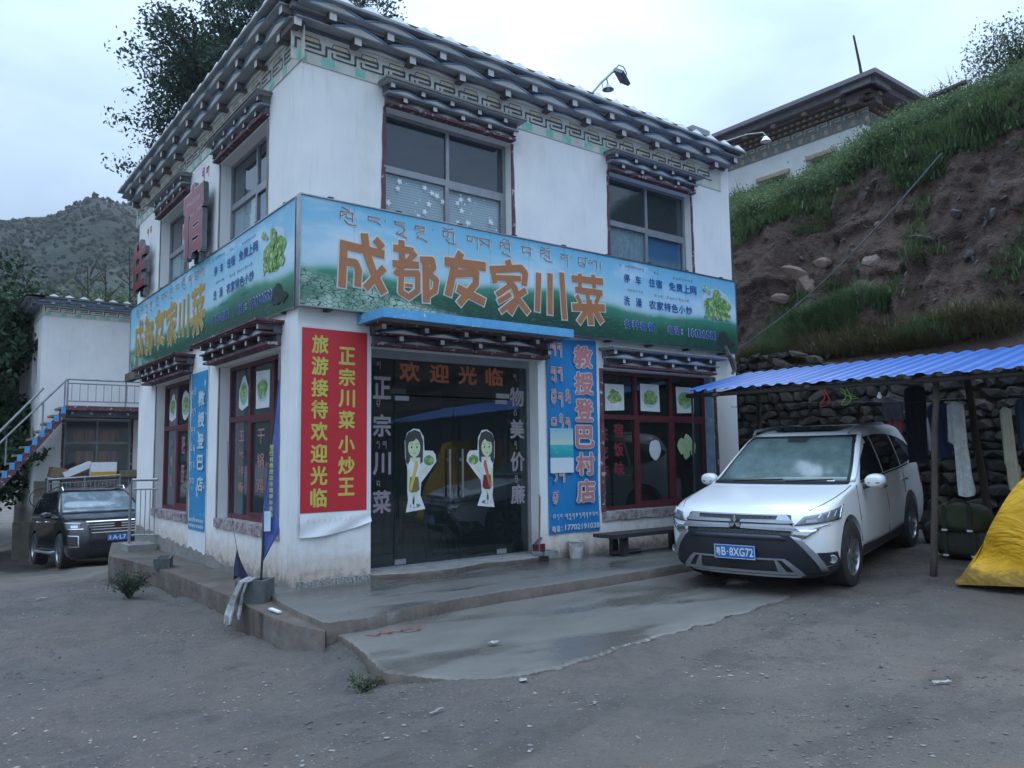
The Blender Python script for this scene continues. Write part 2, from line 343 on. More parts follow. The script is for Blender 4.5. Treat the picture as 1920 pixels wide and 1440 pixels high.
def glass(name, tint, refl=.10, rough=.03, see=.75, veil=(.2, .22, .22)):
    m = bpy.data.materials.new(name); m.use_nodes = True; N, L = m.node_tree.nodes, m.node_tree.links; N.clear()
    o = N.new('ShaderNodeOutputMaterial'); tr = N.new('ShaderNodeBsdfTransparent'); tr.inputs[0].default_value = (*tint, 1)
    gl = N.new('ShaderNodeBsdfGlossy'); gl.inputs['Roughness'].default_value = rough; gl.inputs[0].default_value = (.9, .95, 1, 1)
    di = N.new('ShaderNodeBsdfDiffuse'); di.inputs[0].default_value = (*veil, 1)  # even grey diffuse share mixed into the pane
    m1 = N.new('ShaderNodeMixShader'); m1.inputs[0].default_value = 1-see; L.new(tr.outputs[0], m1.inputs[1]); L.new(di.outputs[0], m1.inputs[2])
    fr_ = N.new('ShaderNodeFresnel'); fr_.inputs[0].default_value = 1.5; ad = N.new('ShaderNodeMath'); ad.operation = 'MULTIPLY_ADD'; ad.inputs[1].default_value = 1.1; ad.inputs[2].default_value = refl-.04; L.new(fr_.outputs[0], ad.inputs[0])
    ge = N.new('ShaderNodeNewGeometry'); nb = N.new('ShaderNodeMath'); nb.operation = 'SUBTRACT'; nb.inputs[0].default_value = 1; L.new(ge.outputs['Backfacing'], nb.inputs[1]); mm = N.new('ShaderNodeMath'); mm.operation = 'MULTIPLY'; L.new(nb.outputs[0], mm.inputs[0]); L.new(ad.outputs[0], mm.inputs[1])
    m2 = N.new('ShaderNodeMixShader'); L.new(mm.outputs[0], m2.inputs[0]); L.new(m1.outputs[0], m2.inputs[1]); L.new(gl.outputs[0], m2.inputs[2]); L.new(m2.outputs[0], o.inputs[0])
    MATS[name] = m; return m
M_GLASS = glass('window glass', (.55, .6, .6), .10, .02, .9)
M_GLASSD = glass('tinted door glass', (.42, .5, .5), .08, .015, .92, (.12, .15, .15))
M_GLASSU = glass('upper window glass', (.5, .55, .58), .08, .03, .84, (.20, .24, .27))
M_GLASSC = glass('clear sash glass', (.86, .9, .9), .06, .03, .95, (.3, .35, .38))
# ================================================================ ground, slabs, hillside, mountain
def sst(a, b, x): t = np.clip((x-a)/(b-a), 0, 1); return t*t*(3-2*t)
def ground_z(x, y):
    x = np.asarray(x, float); y = np.asarray(y, float)
    z = .06*np.clip(x-3.9, 0, 6)*sst(8, 3, y)
    left = sst(-.2, -.75, x)
    z = z-.17*left*sst(-4.2, -2.2, y)*sst(9, 4, y)
    z = z-.095*np.clip(y-3.4, 0, 12)*sst(6, 1, x)-.10*sst(4, 9, y)*left
    z = z+1.3*sst(-.9, -3.5, x)*sst(13.5, 17, y)
    z = z+2.2*sst(-9, -30, x)
    return z
def gz(x, y): return float(ground_z(x, y))
xs = np.concatenate([np.linspace(-300, -16, 30), np.arange(-15, -5, .4), np.arange(-5, 8.6, .06), np.arange(8.8, 20, .5), np.linspace(21, 300, 30)])
ys = np.concatenate([np.linspace(-300, -14, 30), np.arange(-13.5, -8.1, .3), np.arange(-8, 1.2, .06), np.arange(1.4, 22, .25), np.linspace(23, 300, 30)])
GX, GY = np.meshgrid(xs, ys)
def apron_lip(X, Y): return .024*np.exp(-((Y+3.75-.12*np.clip(X-1, 0, 9))/.22)**2)*sst(-.6, -.2, X)
GZ = ground_z(GX, GY)+.016*fbm(GX*1.3, GY*1.3, 0, 4)+.010*fbm(GX*7, GY*7, 0, 3, 5)
GZ += apron_lip(GX, GY); GZ -= .022*np.clip(fbm(GX*.9, GY*.9, 0, 3, 9)-.35, 0, 1)*4*.4
# bed down under the slabs and the buildings
def inpoly(X, Y, P):
    ins = np.zeros(X.shape, bool); n = len(P)
    for i in range(n):
        x1, y1 = P[i]; x2, y2 = P[(i+1) % n]
        c = ((y1 > Y) != (y2 > Y)) & (X < (x2-x1)*(Y-y1)/(y2-y1+1e-12)+x1); ins ^= c
    return ins
APRON = [(-.33, -1.5), (-.34, -1.75), (-.39, -2.15), (-.47, -2.5), (-.52, -2.71), (-.60, -3.04), (-.47, -3.27), (-.3, -3.52), (-.09, -3.70), (.12, -3.72), (.4, -3.76), (.65, -3.70), (.89, -3.69), (1.1, -3.62), (1.34, -3.64), (1.65, -3.56), (1.96, -3.56), (2.2, -3.50), (2.42, -3.53), (2.7, -3.43), (3.02, -3.43), (3.35, -3.32), (3.71, -3.31), (4.4, -3.2), (4.9, -2.6), (5.2, -1.2)]
TERR = [(-.30, .3), (-.27, .03), (-.33, -.3), (-.39, -.66), (-.42, -1.0), (-.45, -1.29), (-.45, -1.78), (-.25, -1.80), (-.03, -1.81), (.3, -1.72), (.61, -1.66), (.95, -1.6), (1.27, -1.58), (1.65, -1.56), (1.97, -1.57), (2.74, -1.55), (3.62, -1.52), (4.34, -1.46), (5.2, -1.42), (6.4, -1.38), (7.75, -1.3), (7.75, .3)]
LEDGE = [(.1, 7.4), (-.35, 7.35), (-.80, 5.2), (-.78, 4.97), (-.68, 4.2), (-.61, 3.5), (-.57, 2.6), (-.56, 1.73), (-.56, .34), (-.59, -.3), (-.62, -.88), (-.58, -1.4), (-.49, -1.84), (-.30, -1.5), (-.25, -.7), (-.15, .1), (.1, .1)]
def shrink(P, k=.94):
    cx = sum(p[0] for p in P)/len(P); cy = sum(p[1] for p in P)/len(P); return [(cx+(a-cx)*k, cy+(b-cy)*k) for a, b in P]
for P, lim in ((APRON, 3.7), (TERR, 4.9), (LEDGE, 9)): GZ[inpoly(GX, GY, shrink(P, .95)) & (GX < lim)] -= .12
GZ[(GX > .2) & (GX < 7.5) & (GY > .4) & (GY < 9)] -= .2
nx, ny = len(xs), len(ys)
I = np.arange(nx*ny).reshape(ny, nx)
np_mesh('ground', np.stack([GX, GY, GZ], -1).reshape(-1, 3), np.stack([I[:-1, :-1], I[:-1, 1:], I[1:, 1:], I[1:, :-1]], -1).reshape(-1, 4), M_GROUND, smooth=True, kind='structure')

def rough_poly(P, step=.022, amp=.018, seed=1):
    out = []; n = len(P); acc = 0
    for i in range(n):
        a = Vector(P[i]); b = Vector(P[(i+1) % n]); L_ = (b-a).length; k = max(1, int(L_/step)); t = (b-a).normalized(); nn = Vector((-t.y, t.x))
        for j in range(k):
            q = a+(b-a)*(j/k); s_ = acc+L_*j/k; w_ = .5*float(vnoise(s_*3, 0, 0, seed))+.55*float(vnoise(s_*9, 0, 0, seed+1))+.45*float(vnoise(s_*31, 0, 0, seed+2))+.9*max(0, float(vnoise(s_*5, 5, 0, seed+3))-.45)
            out.append(tuple(q+nn*amp*1.6*w_))
        acc += L_
    return out
def slab(name, P, ztop, zbot, mat, side, amp=.018, seed=1, wob=.004, slope=(0, 0), **kw):
    bm = bmesh.new(); Q = rough_poly(P, .022 if name != 'side_ledge' else .06, amp*.75, seed)
    zf = lambda x, y: ztop+slope[0]*x+slope[1]*y
    rr = random.Random(seed); cx0 = sum(q[0] for q in Q)/len(Q); cy0 = sum(q[1] for q in Q)/len(Q)
    inn = [bm.verts.new((x+(cx0-x)*.012, y+(cy0-y)*.03, zf(x, y)+.002)) for x, y in Q]; top = [bm.verts.new((x, y, zf(x, y)-.008+rr.uniform(-wob, wob))) for x, y in Q]
    mid = [bm.verts.new((x+  .010*float(vnoise(x*5, y*5, 0, 3)), y+  .010*float(vnoise(x*5, y*5, 7, 3)), (zf(x, y)*.55+zbot*.45))) for x, y in Q]
    bot = [bm.verts.new((x, y, zbot)) for x, y in Q]
    f = bm.faces.new(inn); n = len(Q)
    if f.normal.z < 0: f.normal_flip()
    for i in range(n): bm.faces.new((inn[i], inn[(i+1) % n], top[(i+1) % n], top[i]))
    for A, B in ((top, mid), (mid, bot)):
        for i in range(n):
            q = bm.faces.new((A[i], A[(i+1) % n], B[(i+1) % n], B[i])); q.material_index = 1; q.smooth = True
    bmesh.ops.triangulate(bm, faces=[f]); bm.normal_update()
    me = bpy.data.meshes.new(name); bm.to_mesh(me); bm.free(); me.materials.append(mat); me.materials.append(side)
    return link(name, me, None, **kw)
slab('apron_slab', APRON, .024, -.25, M_APRON, M_LEDGE, .020, 3, kind='structure')
slab('terrace_slab', TERR, .142, -.3, M_TERR, M_LEDGE, .009, 4, kind='structure')
slab('side_ledge', LEDGE, .085, -.7, M_LEDGE, M_LEDGE, .005, 5, kind='structure')
# second screed layer at the door with a broken edge
slab('door_screed', [(.86, .2), (.86, -.10), (1.3, -.26), (1.9, -.27), (2.4, -.12), (2.9, -.22), (3.4, -.10), (3.5, .2)], .215, .10, M_RAW, M_LEDGE, .012, 6, kind='structure')

# hillside: profile swept along Y
def hill_arrays():
    Y = np.concatenate([np.linspace(-40, -9, 14), np.arange(-8.6, 9, .06), np.linspace(9.2, 60, 36)]); S = np.concatenate([np.arange(0, 1, .008), np.linspace(1, 2, 26)])
    YY, SS = np.meshgrid(Y, S)
    lipz = 6.75+.75*sst(1.6, -.8, YY)+.25*sst(-2, -4, YY); lipx = 12.0
    kp = np.array([0, .16, .22, .30, .50, .72, 1.0])
    X = np.zeros_like(YY); Z = np.zeros_like(YY)
    kx = [9.25, 9.35, 9.75, 10.15, 10.7, 11.35]; kz = [-.5, 3.0, 3.25, 3.7, 5.0, 6.2]
    for i, (a, b) in enumerate(zip(kp[:-1], kp[1:])):
        m = (SS >= a) & (SS <= b); t = (SS-a)/(b-a)
        x0 = kx[i]; z0 = kz[i]; x1 = kx[i+1] if i+1 < len(kx) else lipx; z1 = kz[i+1] if i+1 < len(kz) else lipz
        X = np.where(m, x0+(x1-x0)*t, X); Z = np.where(m, z0+(z1-z0)*t, Z)
    hi = SS > 1; t = SS-1
    # above the lip: vegetated slope up to a crest
    crest = 8.30+.80*sst(3.2, -.4, YY)+.45*sst(-1, -4, YY)
    xt = lipx+3.4*np.clip(t/.45, 0, 1)+26*np.clip((t-.45)/.55, 0, 1)**1.5
    zt = lipz+(crest-lipz)*np.clip(t/.45, 0, 1)**.95-.9*np.clip((t-.45)/.55, 0, 1)
    X = np.where(hi, xt, X); Z = np.where(hi, zt, Z)
    face = np.clip((SS-.18)*12, 0, 1)*np.clip((1.15-SS)*6, 0, 1)
    rid = 1-2*np.abs(vnoise(YY*2.1+.5*vnoise(Z*1.2, YY, 0, 5), Z*.25, 0, 31)); grooves = .16*fbm(YY*1.6, Z*.35, 0, 4, 3)+.075*fbm(YY*4.5, Z*2.6, 0, 4, 11)+.22*fbm(YY*.5, Z*.5, 0, 3, 21)-.12*rid+.03*vnoise(YY*11, Z*9, 0, 17)
    strata = .08*vnoise(YY*.8, Z*5.5, 0, 4)
    X = X+face*(grooves+strata)*1.15; Z = Z+(SS > .2)*.10*fbm(YY*1.2, X*1.2, 0, 4, 8)*np.clip((SS-.2)*6, 0, 1)
    return YY, SS, X, Z
HY, HS, HX, HZ = hill_arrays()
J = np.arange(HY.size).reshape(HY.shape)
hill = np_mesh('hillside', np.stack([HX, HY, HZ], -1).reshape(-1, 3), np.stack([J[:-1, :-1], J[1:, :-1], J[1:, 1:], J[:-1, 1:]], -1).reshape(-1, 4), M_HILL, smooth=False, kind='structure')

# mountain: polar height field behind everything
g = NT('mountain slope', .95); n1 = g.noise(.022, 9, rough=.62); n2 = g.noise(.09, 8, rough=.7); z = g.sep()['Z']
veg = g.rng(g.m_('ADD', g.m_('MULTIPLY', n1, 140), g.m_('MULTIPLY', z, .35)), 85, 120, 0, 1)
c = g.mix(veg, (.008, .018, .012), (.010, .016, .013)); c = g.mix(g.rng(n2, .47, .60, 0, .8), c, (.020, .034, .018)); c = g.mix(g.rng(n2, .46, .36, 0, .9), c, (.006, .010, .010))
M_MOUNT = g.out(c, None, g.noise(.25, 8), .6, 4)
az = np.radians(np.linspace(-70, 130, 420)); rad = np.concatenate([np.linspace(55, 200, 60), np.linspace(204, 430, 120)])
AZ, RR_ = np.meshgrid(az, rad); azd = np.degrees(AZ)
el = 14.9+.8*np.exp(-((azd-9)/1.6)**2)-.6*np.exp(-((azd-3)/2)**2)+1.2*np.sin(azd*.11)+.5*np.sin(azd*.6+1)
t = np.clip((RR_-60)/(400-60), 0, 1); H_ = 405*np.tan(np.radians(el))
MX = -3.3+RR_*np.sin(AZ); MY = -8+RR_*np.cos(AZ)
env = np.sin(np.clip(t, 0, 1)*math.pi)**.6
Zm = H_*(t**1.12)+env*(9*fbm(MX*.012, MY*.012, 0, 5, 2)+5*np.abs(fbm(MX*.03, MY*.03, 0, 4, 6)))+1.3*fbm(MX*.08, MY*.08, 0, 4, 12)*np.clip(t*8, 0, 1)
Zm = Zm-3*(1-np.clip(t*12, 0, 1)); Zm = np.where(RR_ > 402, Zm-(RR_-402)*.6, Zm)
K = np.arange(MX.size).reshape(MX.shape)
np_mesh('mountain', np.stack([MX, MY, Zm], -1).reshape(-1, 3), np.stack([K[:-1, :-1], K[:-1, 1:], K[1:, 1:], K[1:, :-1]], -1).reshape(-1, 4), M_MOUNT, smooth=True, kind='structure')

# forest on the slope: uncountable far trees as small faceted crowns
rg = np.random.default_rng(77); nt_ = 40000; ii = rg.integers(0, MX.shape[0]-1, nt_*3); jj = rg.integers(0, MX.shape[1]-1, nt_*3)
azj = azd[ii, jj]; dn = fbm(MX[ii, jj]*.022, MY[ii, jj]*.022, 0, 4, 41); kp = (RR_[ii, jj] < 398) & (RR_[ii, jj] > 75) & (azj > -6) & (azj < 26) & (dn > rg.uniform(-.55, .35, nt_*3)); ii, jj = ii[kp][:nt_], jj[kp][:nt_]; nt_ = len(ii)
cx_ = MX[ii, jj]+rg.uniform(-1.6, 1.6, nt_); cy_ = MY[ii, jj]+rg.uniform(-1.6, 1.6, nt_); cz_ = Zm[ii, jj]
ico = np.array([(0, 0, 1.25), (.8, 0, .5), (.25, .76, .5), (-.65, .47, .5), (-.65, -.47, .5), (.25, -.76, .5), (.5, .4, -.3), (-.2, .6, -.3), (-.6, 0, -.3), (-.2, -.6, -.3), (.5, -.4, -.3)])
fc = np.array([(0, 1, 2), (0, 2, 3), (0, 3, 4), (0, 4, 5), (0, 5, 1), (1, 6, 2), (2, 6, 7), (2, 7, 3), (3, 7, 8), (3, 8, 4), (4, 8, 9), (4, 9, 5), (5, 9, 10), (5, 10, 1), (1, 10, 6)])
sz_ = rg.uniform(.25, .75, nt_)*(RR_[ii, jj]/260+.35); P = ico[None]*(1+rg.uniform(-.3, .3, (nt_, 11, 1)))*sz_[:, None, None]; P = P+np.stack([cx_, cy_, cz_+sz_*.3], 1)[:, None]
g = NT('far forest', .95); n = g.noise(.06, 5); g.out(g.ramp(n, [(.35, (.003, .009, .006)), (.55, (.008, .019, .010)), (.7, (.017, .032, .014))]))
np_mesh('far_forest', P.reshape(-1, 3), (fc[None]+np.arange(nt_)[:, None, None]*11).reshape(-1, 3), g.m, kind='stuff', label='dark scrub and forest covering the mountain slope', category='forest')
# ================================================================ the restaurant
LB = 7.67; WB = 7.55; ZT = 6.45
rest = thing('restaurant_building', 'two-storey white restaurant with painted rafter eaves in the middle of the picture', 'restaurant', (3.8, 3.7, 0))
def facade(F, u0, u1, z0, z1, ops, thick=.24, mb=None):
    """wall sheet with openings (u0,u1,z0,z1) and their reveals; thick inwards"""
    mb = mb or MB()
    us = sorted({u0, u1, *[o[0] for o in ops], *[o[1] for o in ops]}); zs = sorted({z0, z1, *[o[2] for o in ops], *[o[3] for o in ops]})
    # refine for a slightly uneven plaster face
    for d, rev in ((0, False), (-thick, True)):
        for a, b in zip(us[:-1], us[1:]):
            for c, e in zip(zs[:-1], zs[1:]):
                um, zm = (a+b)/2, (c+e)/2
                if any(o[0] < um < o[1] and o[2] < zm < o[3] for o in ops): continue
                q = [F(a, c, d), F(b, c, d), F(b, e, d), F(a, e, d)]
                mb.quad(*(q[::-1] if rev else q))
    for o in ops:
        a, b, c, e = o
        for p, q in (((a, c), (b, c)), ((b, c), (b, e)), ((b, e), (a, e)), ((a, e), (a, c))):
            mb.quad(F(*p, 0), F(*p, -thick), F(*q, -thick), F(*q, 0))
    for p, q in (((u0, z0), (u1, z0)), ((u1, z0), (u1, z1)), ((u1, z1), (u0, z1)), ((u0, z1), (u0, z0))):
        mb.quad(F(*p, 0), F(*q, 0), F(*q, -thick), F(*p, -thick))
    return mb
DOOR = (.885, 3.36, .14, 2.78); GW = (4.56, 7.05, .70, 2.74); UW1 = (1.06, 2.95, 4.25, 5.68); UW2 = (4.78, 6.64, 4.25, 5.70)
facade(FR, 0, LB, -.3, 6.44, [DOOR, GW, UW1, UW2]).build('front_wall', M_WALL, rest)
LW1 = (-2.62, -.50, .74, 2.74); LW2 = (-5.98, -4.02, .72, 2.76); LU1 = (-2.78, -.98, 4.2, 5.60); LU2 = (-6.0, -4.3, 4.2, 5.60)
facade(LF, -7.12, -.241, -.75, 3.12, [LW1, LW2]).build('side_wall', M_WALL, rest)
facade(LF, -7.62, -.241, 3.122, 6.44, [LU1, LU2]).build('side_wall', M_WALL, rest)
m = MB(); m.box(.02, LB-.25, 7.12, 7.34, -.7, 3.1); m.box(.02, LB-.25, 7.40, 7.62, 3.12, 6.43); m.build('rear_wall', M_WALL, rest)
m = MB(); m.box(LB-.24, LB, .245, 7.6, -.3, 6.43); m.build('end_wall', M_WALL, rest)
m = MB(); m.box(.25, LB-.25, .25, 7.1, -.2, .13); m.build('floor', mk('tiled floor', (.12, .12, .12), (.16, .16, .16), .3), rest)
m = MB(); m.box(.25, LB-.25, .25, 7.4, 2.86, 3.10); m.box(-.12, 0, 7.13, 7.9, 2.98, 3.12); m.build('storey_slab', M_LEDGE, rest)
m = MB(); m.box(-.18, LB+.0, -.18, 7.9, 6.44, 6.50); m.build('roof_slab', M_SLATE, rest)
m = MB(); m.box(.25, LB-.25, 3.4, 3.5, .14, 2.85); m.box(.25, LB-.25, 3.4, 3.5, 3.12, 6.3); m.box(4.0, 4.1, .25, 3.4, .14, 2.85); m.box(3.9, 4.0, .25, 3.4, 3.12, 6.3); m.build('partition', M_WALLIN, rest)
# low dark ramp of dark roof behind the triangles
m = MB()
def quadstrip(P): m.quad(*P)
zr = 6.58
A_ = [(-.24, -.24), (LB+.02, -.24), (LB+.02, 8.0), (-.24, 8.0)]; B_ = [(.5, .5), (LB-.6, .5), (LB-.6, 7.1), (.5, 7.1)]
for i in range(4):
    a, b = A_[i], A_[(i+1) % 4]; c, d = B_[(i+1) % 4], B_[i]; m.quad((*a, 6.68), (*b, 6.68), (*c, 6.90), (*d, 6.90))
m.quad(*[(*q, 6.90) for q in B_])
for i in range(4):
    a, b = A_[i], A_[(i+1) % 4]; m.quad((*a, 6.50), (*b, 6.50), (*b, 6.68), (*a, 6.68))
m.build('roof', M_ROOFD, rest)

def wedge_mesh(name, w, h, dep, mats, rim=.018):
    """low hipped tile: pale triangular front with a coloured rim; u right, v up, depth back"""
    mb = MB(); a, b, t = (-w/2, 0), (w/2, 0), (0, h)
    L3 = lambda u, v, d: (u, -d, v)
    mb.add([L3(*a, 0), L3(*b, 0), L3(*t, 0), L3(-w/2, 0, -dep), L3(w/2, 0, -dep), L3(0, h*.9, -dep)], [(0, 1, 2), (0, 2, 5, 3), (1, 4, 5, 2), (3, 5, 4), (0, 3, 4, 1)])
    k = len(mb.f)
    # rim bars following the bowed upper edge
    N_ = 6; up = []
    for i in range(N_+1):
        u = -w/2+w*i/N_; v = h*(1-abs(2*i/N_-1)**1.25); up.append((u, v))
    for (u1, v1), (u2, v2) in zip(up[:-1], up[1:]):
        P = [(u1, v1-rim), (u2, v2-rim), (u2, v2+rim*.3), (u1, v1+rim*.3)]
        mb.prism(L3, P, -.01, .012)
    me = bpy.data.meshes.new(name); me.from_pydata(mb.v, [], mb.f)
    for mt in mats: me.materials.append(mt)
    for i, p in enumerate(me.polygons): p.material_index = 0 if i < k else 1
    me.update(); return me
def box_mesh(name, x0, x1, y0, y1, z0, z1, mat):
    mb = MB().box(x0, x1, y0, y1, z0, z1); me = bpy.data.meshes.new(name); me.from_pydata(mb.v, [], mb.f)
    for mt in (mat if isinstance(mat, (list, tuple)) else [mat]): me.materials.append(mt)
    return me
def rafter_mesh(name, s, dep):
    me = box_mesh(name, -s/2, s/2, 0, dep, -s/2, s/2, [M_BLK, M_MAROON])
    for p in me.polygons: p.material_index = 0 if p.normal.y < -.5 else 1
    return me
def tri_mesh(name, w, h, dep):
    mb = MB(); L3 = lambda u, v, d: (u, -d, v)
    mb.add([L3(-w/2, 0, 0), L3(w/2, 0, 0), L3(0, h, -.03), L3(-w/2, .0, -dep), L3(w/2, 0, -dep), L3(0, h+.01, -dep)], [(0, 1, 2), (0, 2, 5, 3), (1, 4, 5, 2), (3, 5, 4), (0, 3, 4, 1)])
    me = bpy.data.meshes.new(name); me.from_pydata(mb.v, [], mb.f); me.materials.append(M_TRI); me.materials.append(M_ROOFD)
    for p in me.polygons: p.material_index = 0 if p.index == 0 else 1
    return me
ME_C = rafter_mesh('rafter_end', .088, .38); ME_W = wedge_mesh('eave_tile', .72, .085, .10, [M_TRI, M_BLUE], .016)
ME_W2 = wedge_mesh('eave_tile', .72, .095, .10, [M_TRI, M_BLUE], .016)
ME_D = wedge_mesh('eave_tile', .70, .05, .08, [M_TRI, M_SLATE], .010); ME_T = tri_mesh('roof_tile', .30, .085, .10)
def put(me, name, F, u, v, d, parent, rot=None):
    o = link(name, me, parent); o.location = F(u, v, d); o.rotation_euler = (0, 0, 0 if F is FR else -math.pi/2); return o
def eaves(F, u0, u1, dC, dB, dT, parent, phase, ext=0, band=True):
    L_ = u1-u0; n = int(round(L_/.728)); sp = .728
    # painted band on the wall
    if band:
        m = MB(); m.fbox(F, u0, u1, 5.93, 6.30, .001, .012); m.build('painted_band', M_BAND, parent)
        m = MB(); y = MB(); g_ = MB(); nk = int(L_/.364)
        for i in range(nk):
            a = u0+.05+i*.364; v0 = 6.062; h = .115; w_ = .364
            pl = [(a, v0), (a, v0+h), (a+w_*.80, v0+h), (a+w_*.80, v0+h*.52), (a+w_*.34, v0+h*.52)]
            if F is LF: pl = [(2*a+w_-p[0], p[1]) for p in pl]
            m.stroke(F, pl, .028, .0155)
            pl2 = [(a+w_*.20, v0+h*.06), (a+w_*.20, v0+h*.60)] ; m.stroke(F, pl2, .022, .0165)
            m.stroke(F, [(a+w_*.20, v0+.004), (a+w_, v0+.004)], .020, .0155)
            if i % 2 == 0: g_.fbox(F, a, a+.13, 5.945, 6.045, .012, .0145); 
            else: g_.fbox(F, a-.06, a+.11, 5.945, 6.045, .012, .0145)
            ys_ = [(a+.1, 6.185), (a+.12, 6.225), (a+.24, 6.225), (a+.26, 6.185)]
            y.prism(F, ys_, .012, .015)
            m.stroke(F, [(a+.07, 6.185), (a+.09, 6.238), (a+.27, 6.238), (a+.29, 6.185)], .009, .0165)
        m.build('key_pattern', M_KEY, parent, kind='stuff'); g_.build('green_check', M_GREEN, parent, kind='stuff'); y.build('scroll_pattern', M_YEL, parent, kind='stuff')
    # tier boards
    m = MB(); m.fbox(F, u0-.005, u1+ext*.5, 6.341, 6.355, 0, dC+.095); m.fbox(F, u0-.01, u1+ext*.8, 6.466, 6.48, 0, dB+.085); m.build('tier_board', M_SLATE, parent)
    m = MB(); m.fbox(F, u0-.005, u1+ext*.4, 6.301, 6.340, 0, .03); m.fbox(F, u0-.01, u1+ext*.6, 6.356, 6.465, 0, dB-.07); m.build('tier_recess', M_SLATE2, parent)
    m = MB(); m.fbox(F, u0-.01, u1+ext, 6.545, 6.575, 0, dT); m.build('eave_board', M_SLATE, parent)
    u = u0+phase
    i = 0
    while u < u1+ext:
        if u < u1+.02: put(ME_C, 'rafter_end', F, u, 6.296, dC+.06, parent)
        if u > u0+.3 and u < u1-.25: put(ME_W2, 'eave_tile', F, u, 6.356, dC+.098, parent)
        if u+.364 < u1+ext: put(ME_C, 'rafter_end', F, u+.364, 6.421, dB+.055, parent); (put(ME_D, 'eave_tile', F, u+.364, 6.285, .04, parent) if u0+.5 < u+.364 < u1-.25 else None); (put(ME_W, 'eave_tile', F, u+.364, 6.481, dB+.088, parent) if u+.364 < u1-.25 else None)
        u += sp
    u = u0+.1
    while u < u1+ext-.05: put(ME_T, 'roof_tile', F, u, 6.576, dT-.005, parent); u += .36
eaves(FR, -.12, LB-.22, .085, .205, .36, rest, .02, .24)
eaves(LF, -7.85, .10, .085, .205, .36, rest, .25, 0)

# ------------------------------------------------ carved hood over an opening
ME_h = rafter_mesh('rafter_end', .055, .22); ME_ht = wedge_mesh('hood_tile', .33, .048, .08, [M_TRI, M_BLUE], .009); ME_ht2 = wedge_mesh('hood_tile', .34, .045, .05, [M_TRI, M_SLATE], .006)
def hood(F, u0, u1, z, parent, nb=4, dC=.13, dB=.22, top=True, name='window_hood'):
    m = MB(); m.fbox(F, u0+.02, u1-.02, z, z+.035, 0, dC+.01); h = m.build(name, M_PURP, parent); PW[h.name] = Matrix()
    def par(o): return o
    m = MB(); m.fbox(F, u0, u1, z+.12, z+.138, 0, dC+.05); m.fbox(F, u0-.05, u1+.05, z+.228, z+.246, 0, dB+.06); m.build('hood_board', M_SLATE if top else M_PURP, h)
    m = MB(); m.fbox(F, u0+.03, u1-.03, z+.036, z+.119, 0, .05); m.fbox(F, u0, u1, z+.139, z+.227, 0, .10); m.build('hood_recess', M_SLATE2, h)
    m = MB(); m.fbox(F, u0-.07, u1+.07, z+.247, z+.272, 0, dB+.08); m.build('hood_cap', M_PURP if not top else M_RAW, h)
    L_ = u1-u0-.08; sp = L_/(nb+.5)
    for i in range(nb+1):
        ul = u0+.04+sp*(i+ (.5 if F is FR else 0)); uu = u0+.04+sp*(i+(0 if F is FR else .5))
        if ul < u1: o = link('rafter_end', ME_h, h); o.location = F(ul, z+.088, dC+.02); o.rotation_euler = (0, 0, 0 if F is FR else -math.pi/2)
        if uu < u1: o = link('rafter_end', ME_h, h); o.location = F(uu, z+.195, dB+.02); o.rotation_euler = (0, 0, 0 if F is FR else -math.pi/2)
        for (uu_, zz, dd, mm) in ((ul, z+.138, dC+.045, ME_ht), (uu, z+.045, .06, ME_ht2)):
            if u0+sp*.5 < uu_ < u1-.08: o = link('hood_tile', mm, h); o.location = F(uu_, zz, dd); o.rotation_euler = (0, 0, 0 if F is FR else -math.pi/2); o.scale = (sp/.34, 1, 1)
    return h
hood(FR, 4.56, 7.02, 2.76, rest, 4); hood(FR, 1.02, 2.98, 5.69, rest, 4, .10, .17); hood(FR, 4.74, 6.68, 5.70, rest, 4, .10, .17)
hood(FR, .86, 3.46, 2.78, rest, 4, .16, .26, False)
hood(LF, -2.86, -.44, 2.78, rest, 5, .16, .25, False); hood(LF, -6.35, -3.85, 2.78, rest, 5, .16, .25, False)
hood(LF, -2.9, -.92, 5.63, rest, 4, .08, .13); hood(LF, -6.1, -4.25, 5.63, rest, 4, .08, .13)

# ------------------------------------------------ purple jambs and worn sills round the openings
def jamb(F, o, w0, w1, sill=True, mat=M_PURP, z0=None):
    a, b, c, e = o; c = z0 if z0 is not None else c
    m = MB()
    for sgn, u in ((-1, a), (1, b)):
        n = 8; m = MB()
        for i in range(n):       # slightly wavy, widening downwards
            v0, v1 = c+(e-c)*i/n, c+(e-c)*(i+1)/n; k0, k1 = w1+(w0-w1)*i/n, w1+(w0-w1)*(i+1)/n
            j0, j1 = .006*math.sin(i*2.1+u), .006*math.sin((i+1)*2.1+u)
            P = [(u, v0), (u+sgn*(k0+j0), v0), (u+sgn*(k1+j1), v1), (u, v1)]
            if sgn < 0: P = P[::-1]
            m.prism(F, P, .0, .016)
        m.build('jamb', mat, rest)
    if sill:
        m = MB(); n = 14
        for i in range(n):
            x0, x1 = a-.07+(b-a+.14)*i/n, a-.07+(b-a+.14)*(i+1)/n; q = .008*math.sin(i*1.9)
            m.fbox(F, x0, x1, c-.12+q, c+.002, -.2, .028+q*.5)
        m.build('sill', M_PURPW, rest)
jamb(FR, GW, .06, .09); jamb(FR, UW1, .035, .06, False, z0=4.25); jamb(FR, UW2, .035, .05, False, z0=4.25)
jamb(LF, LW1, .03, .05, mat=M_RAW); jamb(LF, LW2, .03, .05, mat=M_RAW); jamb(LF, LU1, .03, .04, False, M_RAW); jamb(LF, LU2, .03, .04, False, M_RAW)

MB().fbox(FR, 7.028, 7.047, .71, 2.73, -.16, -.003).build('reveal_board', M_BLUE, rest)
